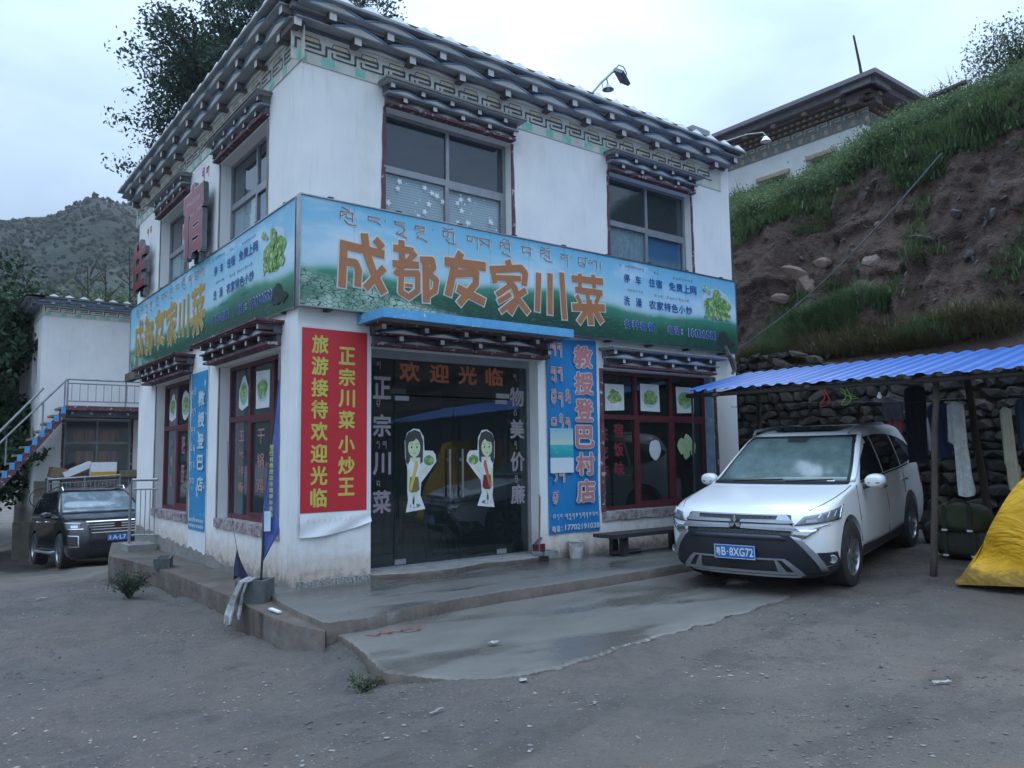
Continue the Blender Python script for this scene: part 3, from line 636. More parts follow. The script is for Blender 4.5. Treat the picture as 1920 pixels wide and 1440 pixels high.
# ------------------------------------------------ windows
def bars(F, us, vs, w, d0, d1, m=None):
    m = m or MB()
    for (u0, v0, u1, v1) in us: m.fbox(F, u0, u1, v0, v1, d0, d1)
    return m
def red_window(F, o, mulls, rail, rec, sashes=(), lab=None):
    a, b, c, e = o; a += .002; b -= .002; c += .002; e -= .002
    m = MB(); w = .055
    m.fbox(F, a, b, c, c+w, -rec-.06, -rec); m.fbox(F, a, b, e-w, e, -rec-.06, -rec)
    m.fbox(F, a, a+w, c+w, e-w, -rec-.06, -rec); m.fbox(F, b-w, b, c+w, e-w, -rec-.06, -rec)
    m.fbox(F, a+w, b-w, rail-.035, rail+.035, -rec-.06, -rec-.001)
    xs_ = [a+w]+list(mulls)+[b-w]
    for u in mulls:
        m.fbox(F, u-.035, u+.035, rail+.035, e-w, -rec-.06, -rec-.002); m.fbox(F, u-.035, u+.035, c+w, rail-.035, -rec-.06, -rec-.002)
    win = m.build('window', M_RED, rest); PW[win.name] = Matrix()
    for i, (p, q) in enumerate(zip(xs_[:-1], xs_[1:])):
        p += .035 if i else 0; q -= .035 if i < len(xs_)-2 else 0
        for v0, v1 in ((c+w, rail-.035), (rail+.035, e-w)):
            MB().fbox(F, p+.001, q-.001, v0+.001, v1-.001, -rec-.04, -rec-.034).build('pane', M_GLASSD if F is FR else M_GLASSU, win)
            if v1 < rail+.001 and i in sashes:
                s_ = MB(); s_.fbox(F, p+.002, p+.032, v0, v1, -rec-.03, -rec-.004); s_.fbox(F, q-.032, q-.002, v0, v1, -rec-.03, -rec-.004); s_.fbox(F, p+.032, q-.032, v0, v0+.05, -rec-.03, -rec-.004); s_.fbox(F, p+.032, q-.032, v1-.03, v1, -rec-.03, -rec-.004); s_.build('sash', M_RED, win)
    return win
red_window(FR, GW, (5.42, 6.22), 2.06, .17, (1, 2)); red_window(LF, LW1, (-1.85, -1.05), 2.03, .13, (1,)); red_window(LF, LW2, (-5.2, -4.45), 2.03, .13, (1,))
# blinds and curtains as flat prints
g = NT('star blind', .6); xz = g.sep(); st = g.m_('FRACT', g.m_('MULTIPLY', xz['Z'], 30)); c = g.mix(g.rng(st, .1, .25), (.30, .35, .40), (.62, .68, .74))
M_BLIND = g.out(c)
g = NT('patterned curtain', .8); v_ = g.mapv((6, 6, 1)); wv = g.noise(6, 4, v=v_, dist=1.5); c = g.ramp(wv, [(.35, (.22, .30, .36)), (.6, (.44, .52, .58))]); M_CURT = g.out(c)
g = NT('blue starry curtain', .8); vv = g.vor(9, feature='F1'); c = g.mix(g.rng(vv.outputs['Distance'], .10, .06), (.03, .17, .38), (.30, .42, .52)); c = g.mix(g.rng(g.sep()['Z'], 4.62, 4.45), c, (.25, .36, .42)); M_CURTB = g.out(c)
M_CURTG = mk('net curtain', (.42, .50, .54), (.54, .62, .66), .8, 8, stretch=(6, 6, .6))
def star(mb, F, u, v, r, d):
    pts = []
    for k in range(10):
        q = r if k % 2 == 0 else r*.42; an = math.pi/2+k*math.pi/5+u*5; pts.append((u+q*math.cos(an), v+q*math.sin(an)))
    mb.add([F(*p, d) for p in pts], [tuple(range(10))])
def alu_window(F, o, mull, rail, rec, cur, stars=False):
    a, b, c, e = o; m = MB(); w = .045; c += .0; 
    m.fbox(F, a+.002, b-.002, e-w, e-.002, -rec-.05, -rec); m.fbox(F, a+.002, b-.002, c+.002, c+w, -rec-.05, -rec)
    m.fbox(F, a+.002, a+w, c+w, e-w, -rec-.05, -rec); m.fbox(F, b-w, b-.002, c+w, e-w, -rec-.05, -rec)
    m.fbox(F, a+w, b-w, rail-.04, rail+.04, -rec-.05, -rec-.001); m.fbox(F, mull-.025, mull+.025, rail+.04, e-w, -rec-.05, -rec-.002); m.fbox(F, mull-.035, mull+.02, c+w, rail-.04, -rec-.05, -rec-.002)
    win = m.build('window', M_ALU, rest); PW[win.name] = Matrix()
    for p, q in ((a+w, mull-.036), (mull+.026, b-w)):
        for v0, v1 in ((c+w, rail-.041), (rail+.041, e-w)):
            MB().fbox(F, p+.001, q-.001, v0, v1, -rec-.03, -rec-.025).build('pane', M_GLASSC if v1 < rail else M_GLASSU, win)
    s_ = MB(); s_.fbox(F, mull+.02, b-w, c+w, c+w+.03, -rec-.02, -rec+.004); s_.fbox(F, mull+.02, b-w, rail-.07, rail-.041, -rec-.02, -rec+.004); s_.fbox(F, b-w-.04, b-w, c+w+.03, rail-.07, -rec-.02, -rec+.004); s_.build('sash', M_ALU, win)
    # the curtains hang just inside the glass, glass in front stays thin
    for (p, q), cm in zip(((a+w, mull-.03), (mull+.03, b-w)), cur):
        if cm: MB().fbox(F, p, q, c+w, rail-.04, -rec-.07, -rec-.055).build('blind' if cm is M_BLIND else 'curtain', cm, rest)
    if stars:
        sm = MB(); rr = random.Random(3)
        for i in range(46):
            u = rr.uniform(a+.1, b-.1); v = rr.uniform(c+.1, rail-.1)
            if abs(u-mull) < .06: continue
            star(sm, F, u, v, rr.choice([.012, .015, .02, .045, .05]), -rec-.022)
        sm.build('star_sticker', M_WHITE, win)
    return win
alu_window(FR, UW1, 2.02, 4.98, .12, (M_BLIND, M_BLIND), True); alu_window(FR, UW2, 5.72, 4.98, .12, (M_CURT, M_CURTB))
alu_window(LF, LU1, -1.75, 4.98, .14, (M_CURTG, M_CURTB)); alu_window(LF, LU2, -5.1, 4.98, .14, (M_CURTG, M_CURTG))

# ------------------------------------------------ concrete canopy over the door, its blue edge
m = MB(); cz = 3.02
P0 = [(.72, 0), (3.62, 0)]
m.prism(FR, [(.74, 3.025), (3.42, 3.025), (3.42, 3.10), (.74, 3.10)], 0, .58)
can = m.build('canopy', mk('grey canopy soffit', (.24, .24, .25), (.17, .17, .18), .85, 5, .2, 30, c3=(.07, .065, .065), c3lim=(.60, .66), c3scale=3), rest); PW[can.name] = Matrix()
m = MB(); m.fbox(FR, .70, 3.46, 3.015, 3.12, .58, .62); m.fbox(FR, .70, .739, 3.015, 3.12, 0, .579); m.fbox(FR, 3.421, 3.46, 3.015, 3.12, 0, .579); m.build('canopy_edge', M_SKYB, can)

# ------------------------------------------------ glass front
d = DOOR; rec = .20
m = MB(); m.fbox(FR, d[0]+.002, d[1]-.002, d[2]+.07, d[2]+.10, -rec-.05, -rec+.03); m.fbox(FR, d[0]+.002, d[1]-.002, d[3]-.10, d[3]-.002, -rec-.05, -rec+.02); m.fbox(FR, d[1]-.05, d[1]-.002, d[2]+.10, d[3]-.10, -rec-.05, -rec+.02)
df = m.build('door_frame', M_ALU, rest); PW[df.name] = Matrix()
ZL0, ZL1 = .25, 2.24
for u0, u1, v0, v1, nm in ((.89, 1.29, ZL0, 2.676, 'glass_panel'), (2.99, 3.30, ZL0, 2.676, 'glass_panel'), (1.30, 2.98, 2.26, 2.676, 'glass_panel')):
    MB().fbox(FR, u0, u1, v0, v1, -rec-.012, -rec).build(nm, M_GLASSD, df)
for u0, u1, hu in ((1.30, 2.136, 2.05), (2.144, 2.98, 2.24)):
    dr = MB().fbox(FR, u0, u1, ZL0, ZL1, -rec-.012, -rec).build('glass_door', M_GLASSD, rest); PW[dr.name] = Matrix()
    h = MB()
    for dd in (.05, -.065): h.tube([FR(hu, 1.0, -rec+dd), FR(hu, 1.6, -rec+dd)], .014, 10)
    for v in (1.13, 1.47): h.tube([FR(hu, v, -rec-.065), FR(hu, v, -rec+.05)], .009, 8); h.tube([FR(hu, v, -rec), FR(hu, v, -rec+.012)], .022, 10)
    h.build('handle', M_STEEL, dr, smooth=40)
    cl = MB(); ho = u0 if u0 < 2 else u1-.19
    cl.fbox(FR, ho+.0, ho+.19, ZL1-.055, ZL1+.0, -rec-.002, -rec+.012); cl.build('clamp', M_ALU, dr); cl = MB(); cl.fbox(FR, ho, ho+.15, ZL0, ZL0+.06, -rec-.002, -rec+.012); cl.build('clamp', M_ALU, dr)
m = MB(); m.fbox(FR, 1.235, 1.45, 2.262, 2.325, -rec+.001, -rec+.014); m.build('clamp', M_BLACK, df)
m = MB(); m.fbox(FR, 2.80, 3.02, 2.262, 2.325, -rec+.001, -rec+.014); m.build('clamp', M_ALU, df)
# things inside: tables and red stools
M_REDP = mk('red plastic', (.35, .015, .02), (.28, .01, .015), .4)
def stool(x, y, label):
    t = thing('stool', label, 'stool', (x, y, .13), random.random(), 'red stools inside the dining room'); m = MB()
    m.lathe([(0, .46), (.15, .46), (.165, .44), (.15, .42), (0, .42)], 14); m.build('seat', M_REDP, t, local=True, smooth=40)
    for k in range(4):
        a = math.pi/4+k*math.pi/2; MB().tube([(.12*math.cos(a), .12*math.sin(a), .43), (.19*math.cos(a), .19*math.sin(a), 0)], .018, 6).build('leg', M_REDP, t, local=True)
def table(x, y, label):
    t = thing('dining_table', label, 'table', (x, y, .13), 0); MB().box(-.45, .45, -.35, .35, .72, .75).build('tabletop', mk('table wood', (.16, .10, .06)), t, local=True)
    for a in (-1, 1):
        for b in (-1, 1): MB().box(a*.38-.02, a*.38+.02, b*.28-.02, b*.28+.02, 0, .72).build('leg', M_BLACK, t, local=True)
table(2.6, 1.9, 'dining table seen through the right glass door'); table(5.5, 1.5, 'dining table behind the ground floor window with red frame'); table(1.5, 2.3, 'dining table behind the two corner side windows')
for x, y, l in ((2.2, 1.35, 'red plastic stool just inside the meeting of the two glass doors'), (2.75, 1.3, 'red plastic stool in front of the table inside the right door'), (3.2, 1.9, 'red plastic stool right of the table behind the right glass door'), (5.1, .95, 'red plastic stool left of the table behind the ground floor window'), (5.9, .95, 'red plastic stool right of the table behind the ground floor window')): stool(x, y, l)
# plinth: chipped white stone kerb left of the door and raw render along the side
m = MB(); rr = random.Random(2); x = .02
while x < .86:
    w_ = rr.uniform(.02, .045); m.fbox(FR, x, min(x+w_, .86), .12, .205+rr.uniform(-.015, .012), .0, .045+rr.uniform(-.008, .01)); x += w_+.003
m.build('chipped_plinth', mk('chipped stone', (.38, .37, .35), (.16, .15, .14), .9, 40, .5, 60), rest)
m = MB(); rr = random.Random(5); n = 60; pts = [(-7.1+6.6*i/n, .13+.24*(1-i/n)**1.0+rr.uniform(-.03, .03)) for i in range(n+1)]
m.prism(LF, [(-7.1, -.6)]+[(-.5, -.6)][:0]+pts[::1][:0]+[(-.5, -.6)]+pts[::-1], .001, .018); m.build('raw_plinth', M_RAW, rest)
# little shed box on the roof ridge
m = MB(); m.box(6.9, 7.35, .1, .5, 6.6, 7.0); m.build('roof_box', M_SLATE, rest)
# ================================================================ signs, banners, posters
def pic_material(name, F, xk, z0, z1):
    g = NT(name, .45); s = g.sep(); X = s['X'] if F is FR else s['Y']
    zz = g.m_('DIVIDE', g.m_('SUBTRACT', s['Z'], z0), z1-z0)
    v1 = g.mapv((.5, .5, 1.4)); cl = g.noise(1.6, 6, v=v1, rough=.55); hl = g.noise(.45, 3, v=g.mapv((1, 1, .2)))
    sky_ = g.ramp(zz, [(.3, (.44, .60, .66)), (.55, (.38, .60, .70)), (.8, (.22, .50, .66)), (1, (.15, .43, .62))])
    sky_ = g.mix(g.rng(cl, .48, .70, 0, .75, True), sky_, (.62, .72, .80))
    zh = g.m_('ADD', zz, g.m_('MULTIPLY', g.m_('SUBTRACT', hl, .5), -.5))
    grass = g.ramp(zh, [(.0, (.012, .050, .035)), (.2, (.016, .095, .055)), (.34, (.05, .22, .14)), (.42, (.20, .44, .36))])
    stre = g.noise(8, 5, v=g.mapv((1, 1, 9))); grass = g.mix(g.rng(stre, .55, .8, 0, .45), grass, (.25, .5, .38))
    c = g.mix(g.rng(zh, .34, .44, 0, 1, True), grass, sky_)
    # cracked pale leaves in the lower left corner of the print
    vo = g.vor(11, v=g.mapv((1, 1, 2.2), (0, .35, .35))); cell = g.vor(11, v=g.mapv((1, 1, 2.2), (0, .35, .35)), feature='F1')
    crk = g.rng(vo.outputs['Distance'], .02, .06); leaf = g.mix(crk, (.012, .035, .03), g.mix(g.rng(g.noise(4, 3), .4, .6), (.10, .22, .15), (.42, .58, .48)))
    edge = g.m_('ADD', zz, g.m_('MULTIPLY', X if F is FR else g.m_('SUBTRACT', 7.95, X), .14)); edge = g.m_('ADD', edge, g.m_('MULTIPLY', g.noise(2.5, 3), .16))
    c = g.mix(g.rng(edge, .46, .38, 0, .92), c, leaf)
    # faint panel seams
    return g.out(c, None, None)
M_SIGNF = pic_material('front sign print', FR, 1, 3.14, 4.36); M_SIGNL = pic_material('side sign print', LF, 1, 3.10, 4.36)
M_ORANGE = mk('orange lettering', (.42, .16, .055), (.36, .15, .07), .5); M_GOLD = mk('ochre lettering', (.45, .30, .06), (.38, .26, .07), .5)
M_NAVY = mk('navy lettering', (.02, .07, .27), (.03, .09, .30), .5); M_CREAM = mk('cream outline', (.66, .64, .58), (.60, .60, .56), .5)
M_PINKL = mk('salmon lettering', (.48, .20, .19), (.42, .17, .17), .5); M_REDL = mk('red lettering', (.42, .03, .03), (.32, .02, .03), .5)
M_PALE = mk('pale blue lettering', (.50, .62, .70), (.42, .55, .64), .5); M_BROWNL = mk('brown script', (.28, .16, .12), (.25, .15, .12), .6)
STROKES = {'成':[([(0.43,3.88),(0.97,3.84)],0.097),([(0.86,4.0),(0.95,3.92)],0.091),([(0.47,3.88),(0.45,3.4)],0.093),([(0.52,3.69),(0.61,3.69),(0.65,3.61),(0.64,3.43)],0.086),([(0.72,4.04),(0.75,3.82),(0.84,3.6),(0.97,3.39)],0.096),([(0.97,3.68),(0.74,3.42)],0.086)],'都':[([(1.1,3.94),(1.36,3.94)],0.081),([(1.2,4.04),(1.21,3.8)],0.083),([(1.39,3.92),(1.12,3.63)],0.072),([(1.09,3.75),(1.43,3.78)],0.084),([(1.2,3.65),(1.42,3.68),(1.42,3.47),(1.3,3.38),(1.19,3.43),(1.2,3.65)],0.073),([(1.25,3.52),(1.35,3.52)],0.035),([(1.53,3.88),(1.54,3.35)],0.097),([(1.46,3.85),(1.62,3.87),(1.64,3.78),(1.56,3.7)],0.079),([(1.57,3.7),(1.68,3.63),(1.66,3.5),(1.57,3.44)],0.075)],'友':[([(1.81,3.88),(2.41,3.9)],0.114),([(2.04,4.02),(1.94,3.82),(1.85,3.47)],0.104),([(1.95,3.75),(2.27,3.8),(2.26,3.66),(2.01,3.38)],0.095),([(1.99,3.57),(2.39,3.44)],0.106)],'家':[([(2.77,4.03),(2.81,3.93)],0.092),([(2.49,3.87),(2.99,3.96),(3.06,3.9),(3.04,3.74)],0.093),([(2.52,3.92),(2.56,3.71)],0.076),([(2.59,3.78),(2.98,3.82)],0.071),([(2.76,3.79),(2.88,3.68),(2.92,3.55),(2.8,3.35)],0.096),([(2.78,3.69),(2.59,3.56)],0.073),([(2.81,3.59),(2.61,3.47)],0.063),([(2.88,3.52),(2.65,3.35)],0.066),([(3.06,3.67),(2.9,3.57),(3.1,3.38)],0.085)],'川':[([(3.29,3.93),(3.26,3.42)],0.09),([(3.49,3.95),(3.48,3.4)],0.091),([(3.7,3.99),(3.74,3.36)],0.089)],'菜':[([(3.89,3.94),(4.48,3.97)],0.093),([(4.04,4.02),(4.03,3.84)],0.069),([(4.29,4.04),(4.31,3.86)],0.073),([(3.95,3.79),(4.46,3.8)],0.086),([(3.97,3.71),(4.04,3.61)],0.064),([(4.17,3.76),(4.19,3.65)],0.069),([(4.41,3.79),(4.33,3.64)],0.073),([(3.89,3.54),(4.5,3.59)],0.104),([(4.2,3.67),(4.23,3.33)],0.106),([(4.17,3.54),(4.0,3.34)],0.09),([(4.3,3.55),(4.44,3.38)],0.092)]}
def foodmat(name, a, b_, c_):
    g = NT(name, .6); vo = g.vor(16, feature='F1'); n = g.noise(9, 5)
    c = g.mix(g.rng(vo.outputs['Distance'], .1, .5), a, b_); c = g.mix(g.rng(n, .5, .65), c, c_); c = g.mix(g.rng(g.vor(16).outputs['Distance'], .05, .0, 0, .7), c, (.02, .05, .01)); return g.out(c)
M_FOOD = foodmat('green dish print', (.42, .55, .22), (.12, .30, .06), (.55, .62, .38)); M_FOOD2 = foodmat('pale dish print', (.62, .68, .42), (.30, .42, .18), (.18, .40, .10))
def blob(F, cu, cv, ru, rv, d, mb, n=26, amp=.12, seed=0):
    rr = random.Random(seed); ph = [rr.uniform(0, 6.3) for _ in range(4)]
    P = []
    for k in range(n):
        a = 2*math.pi*k/n; q = 1+amp*(math.sin(3*a+ph[0])+.6*math.sin(5*a+ph[1])+.5*math.sin(8*a+ph[2]))
        P.append(F(cu+ru*q*math.cos(a), cv+rv*q*math.sin(a), d))
    mb.add(P, [tuple(range(n))])
# Tibetan style letters as pen strokes in a unit box
G = {'kha': [[(0, 1), (.75, 1)], [(.05, 1), (.02, .25)], [(.7, 1), (.72, .2)], [(.05, .55), (.35, .8), (.38, .5), (.72, .45)]],
     'nga': [[(0, 1), (.7, 1)], [(.02, 1), (.0, .68), (.5, .62), (.72, .42)]], 'da': [[(0, 1), (.7, 1)], [(.08, 1), (.1, .75), (.55, .7), (.7, .4), (.55, .05), (.35, -.1)]],
     'a': [[(.05, 1), (.65, 1)], [(.1, 1), (.02, .7), (.35, .75), (.62, .95), (.6, .55), (.3, .42), (.1, .2)]], 'ga': [[(0, 1), (.8, 1)], [(.12, .95), (.05, .5), (.38, .5), (.42, .95)], [(.75, 1), (.75, -.2)]],
     'sa': [[(0, 1), (.75, 1)], [(.7, 1), (.7, .1)], [(.02, .88), (.35, .55), (.05, .3)], [(.33, .55), (.68, .4)]], 'ba': [[(0, 1), (.7, 1)], [(.03, 1), (.03, .4), (.68, .4), (.68, 1)]],
     'ma': [[(0, 1), (.75, 1)], [(.15, 1), (.12, .35), (.4, .5)], [(.7, 1), (.7, .1)], [(.4, .55), (.7, .4)]], 'na': [[(0, 1), (.7, 1)], [(.3, .98), (.05, .6), (.4, .55), (.6, .75)], [(.62, .8), (.62, -.3)]],
     'la': [[(0, .65), (.15, .98), (.3, .6), (.48, .98), (.7, .95), (.72, .1)], [(.0, .65), (.15, .5)]], 'tsa': [[(0, 1), (.75, 1)], [(.08, .9), (.05, .35), (.35, .5), (.6, .3), (.7, .9)], [(.05, .15), (.6, .05)], [(.65, 1.15), (.85, 1.05)]],
     'u': [[(.3, .1), (.15, -.12), (.5, -.2), (.8, -.38)]], 'r': [[(.25, .25), (.45, -.05), (.75, -.12), (.95, -.05)]], 'i': [[(.15, 1.2), (.35, 1.42), (.7, 1.25)]], 'e': [[(.1, 1.42), (.55, 1.15)]], 'o': [[(.05, 1.38), (.35, 1.18), (.75, 1.4)]],
     '.': [[(.1, .95), (.18, .85)]], '|': [[(.15, 1), (.15, 0)]], ' ': []}
def script(mb, F, toks, u0, v0, h, w, lw, d, step=None, vertical=False):
    """toks: strings like 'kha+r+e'; laid out left to right (or downwards)"""
    x = u0; y = v0; st = step or w*1.25
    for tk in toks:
        for g_ in tk.split('+'):
            for pl in G[g_]: mb.stroke(F, [(x+px*w, y+py*h) for px, py in pl], lw, d)
        if vertical: y -= st
        else: x += st*(.45 if tk in ('.', '|') else 1)
    return mb
def border(m, F, u0, u1, v0, v1, d0, d1, w=.02):
    m.fbox(F, u0-w, u1+w, v0-w, v0, d0, d1); m.fbox(F, u0-w, u1+w, v1, v1+w, d0, d1); m.fbox(F, u0-w, u0, v0, v1, d0, d1); m.fbox(F, u1, u1+w, v0, v1, d0, d1)
TIB_MAIN = ['kha+r+e', 'nga', '.', 'da+u', 'a+u', '.', 'ga+r+o', 'ga', 'sa', '.', 'kha+u+i', 'ma', '.', 'kha+r+o', 'na', '.', 'tsa', 'la', '|']
TIB_X = [.42, .77, .97, 1.10, 1.38, 1.62, 1.77, 2.13, 2.325, 2.5, 2.65, 3.0, 3.17, 3.33, 3.68, 3.87, 4.01, 4.215, 4.43]
def signboard(F, name, label, L_, col, pmat, d0=.05, d1=.13, flip=False, phone='18030583', su=0):
    S = L_/7.68; mp_ = (lambda u: u*S) if not flip else (lambda u: -7.93+(u)*S)
    z0, z1 = 3.15, 4.36
    mid = F(mp_(3.84), 3.75, .1); t = thing(name, label, 'signboard', mid, group=None)
    a, b = mp_(0)+(.0 if flip else -.035), (-.005 if flip else 7.56)
    n = 12; 
    m = MB(); m.fbox(F, a+.002, b-.002, z0+.001, z1-.001, d0, d1-.006); m.build('backing', M_ALU, t)
    for i in range(n):
        m = MB(); p0, p1 = a+(b-a)*i/n, a+(b-a)*(i+1)/n; m.fbox(F, p0+.0015, p1-.0015, z0+.002, z1-.002, d1-.005, d1); m.build('print_panel', pmat, t)
    m = MB(); border(m, F, a+.0, b-.0, z0, z1, d0-.004, d1+.012, .014); m.build('edge_trim', M_STEEL, t)
    D = d1+.003
    for ch, sts in STROKES.items():
        top = MB(); out = MB()
        for k, (pl, w_) in enumerate(sts):
            P = [(mp_(u), v) for u, v in pl]
            out.stroke(F, P, w_+.032, D+k*.0005, .016); top.stroke(F, P, w_, D+.006+k*.0005)
        c_ = top.build('character', col, t); out.build('character_outline', M_CREAM, c_)
    tb = MB()
    for tk, x in zip(TIB_MAIN, TIB_X): script(tb, F, [tk], mp_(x), 4.13, .125, .22*S if tk not in '.|' else .14, .013, D+.001)
    tb2 = MB()
    for tk, x in zip(TIB_MAIN, TIB_X): script(tb2, F, [tk], mp_(x)+.012, 4.123, .125, .22*S if tk not in '.|' else .14, .012, D)
    tb.build('script_lettering', M_BROWNL, t, kind='stuff'); tb2.build('script_shadow', M_CREAM, t, kind='stuff')
    rows = [('停', 4.905, 5.04, 4.02, 4.15), ('车', 5.15, 5.285, 4.02, 4.15), ('住宿', 5.44, 5.75, 4.02, 4.15), ('免费上网', 5.89, 6.56, 4.02, 4.15), ('洗', 4.895, 5.035, 3.68, 3.815), ('澡', 5.145, 5.29, 3.68, 3.815), ('农家特色小炒', 5.43, 6.44, 3.68, 3.815), ('各种套餐', 4.89, 5.56, 3.34, 3.475), ('电话', 5.84, 6.13, 3.335, 3.47)]
    nv = MB(); wo = MB()
    for s_, p, q, r, e in rows:
        for i_, c_ in enumerate(s_):
            a0, a1 = mp_(p+(q-p)*(i_+.05)/len(s_)), mp_(p+(q-p)*(i_+.95)/len(s_)); MB().text(F, c_, a0, r, a1, e, D+.004, .018).build('character', M_NAVY, t); 
            if r < 3.5: wo.text(F, c_, a0-.004, r-.004, a1+.004, e+.004, D, .034)
    for dz in (0, .055): wo.fbox(F, mp_(6.16)-.003, mp_(6.19)+.003, 3.355+dz-.004, 3.378+dz+.004, D, D+.001); nv.fbox(F, mp_(6.165), mp_(6.185), 3.357+dz, 3.376+dz, D+.002, D+.004)
    nv.text(F, phone, mp_(6.33), 3.335, mp_(7.02), 3.465, D+.004, .012); wo.text(F, phone, mp_(6.325), 3.33, mp_(7.025), 3.47, D, .03)
    nv.build('phone_number', M_NAVY, t, kind='stuff'); wo.build('text_outline', M_WHITE, t, kind='stuff')
    ts = MB()
    for x0, x1, v, n_ in ((4.83, 5.37, 4.24, 9), (5.5, 5.69, 4.22, 3), (6.0, 6.5, 4.2, 7), (4.87, 5.34, 3.89, 8), (5.5, 6.39, 3.87, 13), (4.91, 5.51, 3.55, 9), (6.0, 6.3, 3.54, 5)):
        tk = random.Random(int(x0*100)).choices(['ga+i', 'nga', 'da+u', 'sa', 'ba+o', 'na', 'ma', 'la', '.', 'a'], k=n_); stp = (x1-x0)/n_*S
        x = mp_(x0)
        for q in tk: script(ts, F, [q], x, v, .035, stp*.8, .005, D+.001); x += stp
    ts.build('small_script', M_BROWNL if not flip else M_NAVY, t, kind='stuff')
    # dish
    wh = MB(); blob(F, mp_(7.05), 3.93, .36*S, .25, D, wh, amp=.03); wh.build('plate_print', M_PALE, t)
    fd = MB(); blob(F, mp_(7.08), 3.86, .33*S, .20, D+.002, fd, amp=.09, seed=2); fd.build('dish_print', M_FOOD, t)
    rr = random.Random(4); LFS = [MB(), MB(), MB()]
    for i in range(95):
        q = rr.random(); vv = 3.70+.42*q; hw = .30*S*(1-q**1.6)+.02; cu = mp_(7.06)+rr.uniform(-hw, hw); blob(F, cu, vv+rr.uniform(-.02, .02), rr.uniform(.022, .048), rr.uniform(.018, .04), D+.003+i*.00012, LFS[i % 3], 9, .12, i)
    for (cu, cv, r1, r2) in ((6.76, 4.15, .06, .045), (6.86, 4.10, .04, .03), (7.02, 4.14, .03, .06)): blob(F, mp_(cu), cv, r1, r2, D+.016, LFS[0], 12, .15, 5)
    for k_, mm in enumerate((M_FOOD2, M_FOOD, mk('dark dish print', (.10, .24, .06), (.20, .36, .10), .6, 20))): LFS[k_].build('garnish_print', mm, t, kind='stuff')
    br = MB()
    for i in range(9): 
        u = a+.35+(b-a-.7)*i/8; br.fbox(F, u-.03, u+.03, z1+.014, z1+.035, -.0+.0, d1+.005); br.fbox(F, u-.03, u+.03, z0-.035, z0-.014, 0, d1+.005)
    br.build('bracket', M_BLACK, t, kind='stuff')
    # burnt patch at the lower end
    bp = MB(); blob(F, mp_(7.20), 3.36, .16*S, .12, D+.007, bp, amp=.12, seed=9); blob(F, mp_(7.38), 3.31, .09*S, .06, D+.0075, bp, amp=.2, seed=3); bp.build('scorched_patch', mk('scorch', (.012, .016, .02), (.03, .045, .04), .7, 12), t)
    return t
signboard(FR, 'shop_signboard', 'long front signboard with big orange characters above the glass door', 7.68, M_ORANGE, M_SIGNF)
signboard(LF, 'shop_signboard', 'side signboard with ochre characters on the left wall above the side windows', 7.93, M_GOLD, M_SIGNL, d0=.004, d1=.034, flip=True)

# red vertical banner
t = thing('vertical_banner', 'red vinyl banner with two columns of yellow characters left of the glass door', 'banner', (.44, -.02, .9))
g = NT('red vinyl', .38); g.out(g.mix(g.noise(1.5, 4), (.56, .030, .040), (.48, .026, .034)), None, g.noise(2.2, 3), .25, .05); M_VRED = g.m
M_YELT = mk('yellow lettering', (.56, .52, .10), (.50, .46, .09), .5)
m = MB(); m.fbox(FR, .03, .862, .80, 2.945, .004, .012); m.build('banner_backing', M_PAPER, t)
m = MB(); m.fbox(FR, .045, .825, .925, 2.925, .012, .016); m.build('banner_sheet', M_VRED, t)
colparts(t, FR, '旅游接待欢迎光临', .155, .35, 2.855, .945, .0185, .03, .86, M_YELT); colparts(t, FR, '正宗川菜', .475, .675, 2.745, 1.79, .0185, .03, .84, M_YELT); colparts(t, FR, '小炒王', .475, .675, 1.755, 1.055, .0185, .03, .84, M_YELT)
# sagging white lower end of the banner
def sheet(name, F, u0, u1, vt, vb, fn, mat, parent, nu=24, nv=12, d=.02):
    V = []; 
    for j in range(nv+1):
        for i in range(nu+1):
            s, q = i/nu, j/nv; vt_ = vt(s) if callable(vt) else vt; vb_ = vb(s) if callable(vb) else vb
            V.append(F(u0+(u1-u0)*s, vt_+(vb_-vt_)*q, d+fn(s, q)))
    Fq = [(j*(nu+1)+i, (j+1)*(nu+1)+i, (j+1)*(nu+1)+i+1, j*(nu+1)+i+1) for j in range(nv) for i in range(nu)]
    m = MB().add(V, Fq); return m.build(name, mat, parent, smooth=True)
sheet('lower_flap', FR, .04, .875, lambda s: .915, lambda s: .665+.13*s**2.2, lambda s, q: .012*math.sin(s*9+q*5)*q+.012*q, M_WHITE, t)
m = MB(); rr = random.Random(9)
for i in range(9): m.text(FR, random.Random(i).choice('川王上住大小干'.replace('大', '上')), .11+i*.062, .815+.002*i, .145+i*.062, .85+.002*i, .045, .0)
m.build('faint_text', mk('faint red print', (.62, .42, .42), (.66, .5, .5), .6), t)

# blue banners
g = NT('blue vinyl', .4); g.out(g.mix(g.noise(1.2, 4), (.012, .17, .42), (.02, .21, .48)), None, g.noise(3, 3), .2, .04); M_VBLUE = g.m
g = NT('worn blue vinyl', .5); g.out(g.mix(g.rng(g.noise(7, 6), .60, .66), (.03, .24, .47), (.5, .56, .6)), None, None); M_VBLUE2 = g.m
t = thing('vertical_banner', 'tall blue banner between the glass door and the front window', 'banner', (3.96, -.02, .5))
sheet('banner_sheet', FR, 3.50, 4.425, lambda s: 3.08+.04*s, lambda s: .46+.0*s, lambda s, q: .006*math.sin(s*7+q*14)+.008*math.sin(q*6), M_VBLUE, t, 20, 30, .018)
M_ = MB(); O_ = MB()
M_OUT = mk('pale outline', (.62, .60, .60), (.55, .56, .58), .5); colparts(t, FR, '教授登巴村店', 3.985, 4.335, 3.03, .80, .041, .035, .86, M_PINKL, omat=M_OUT)
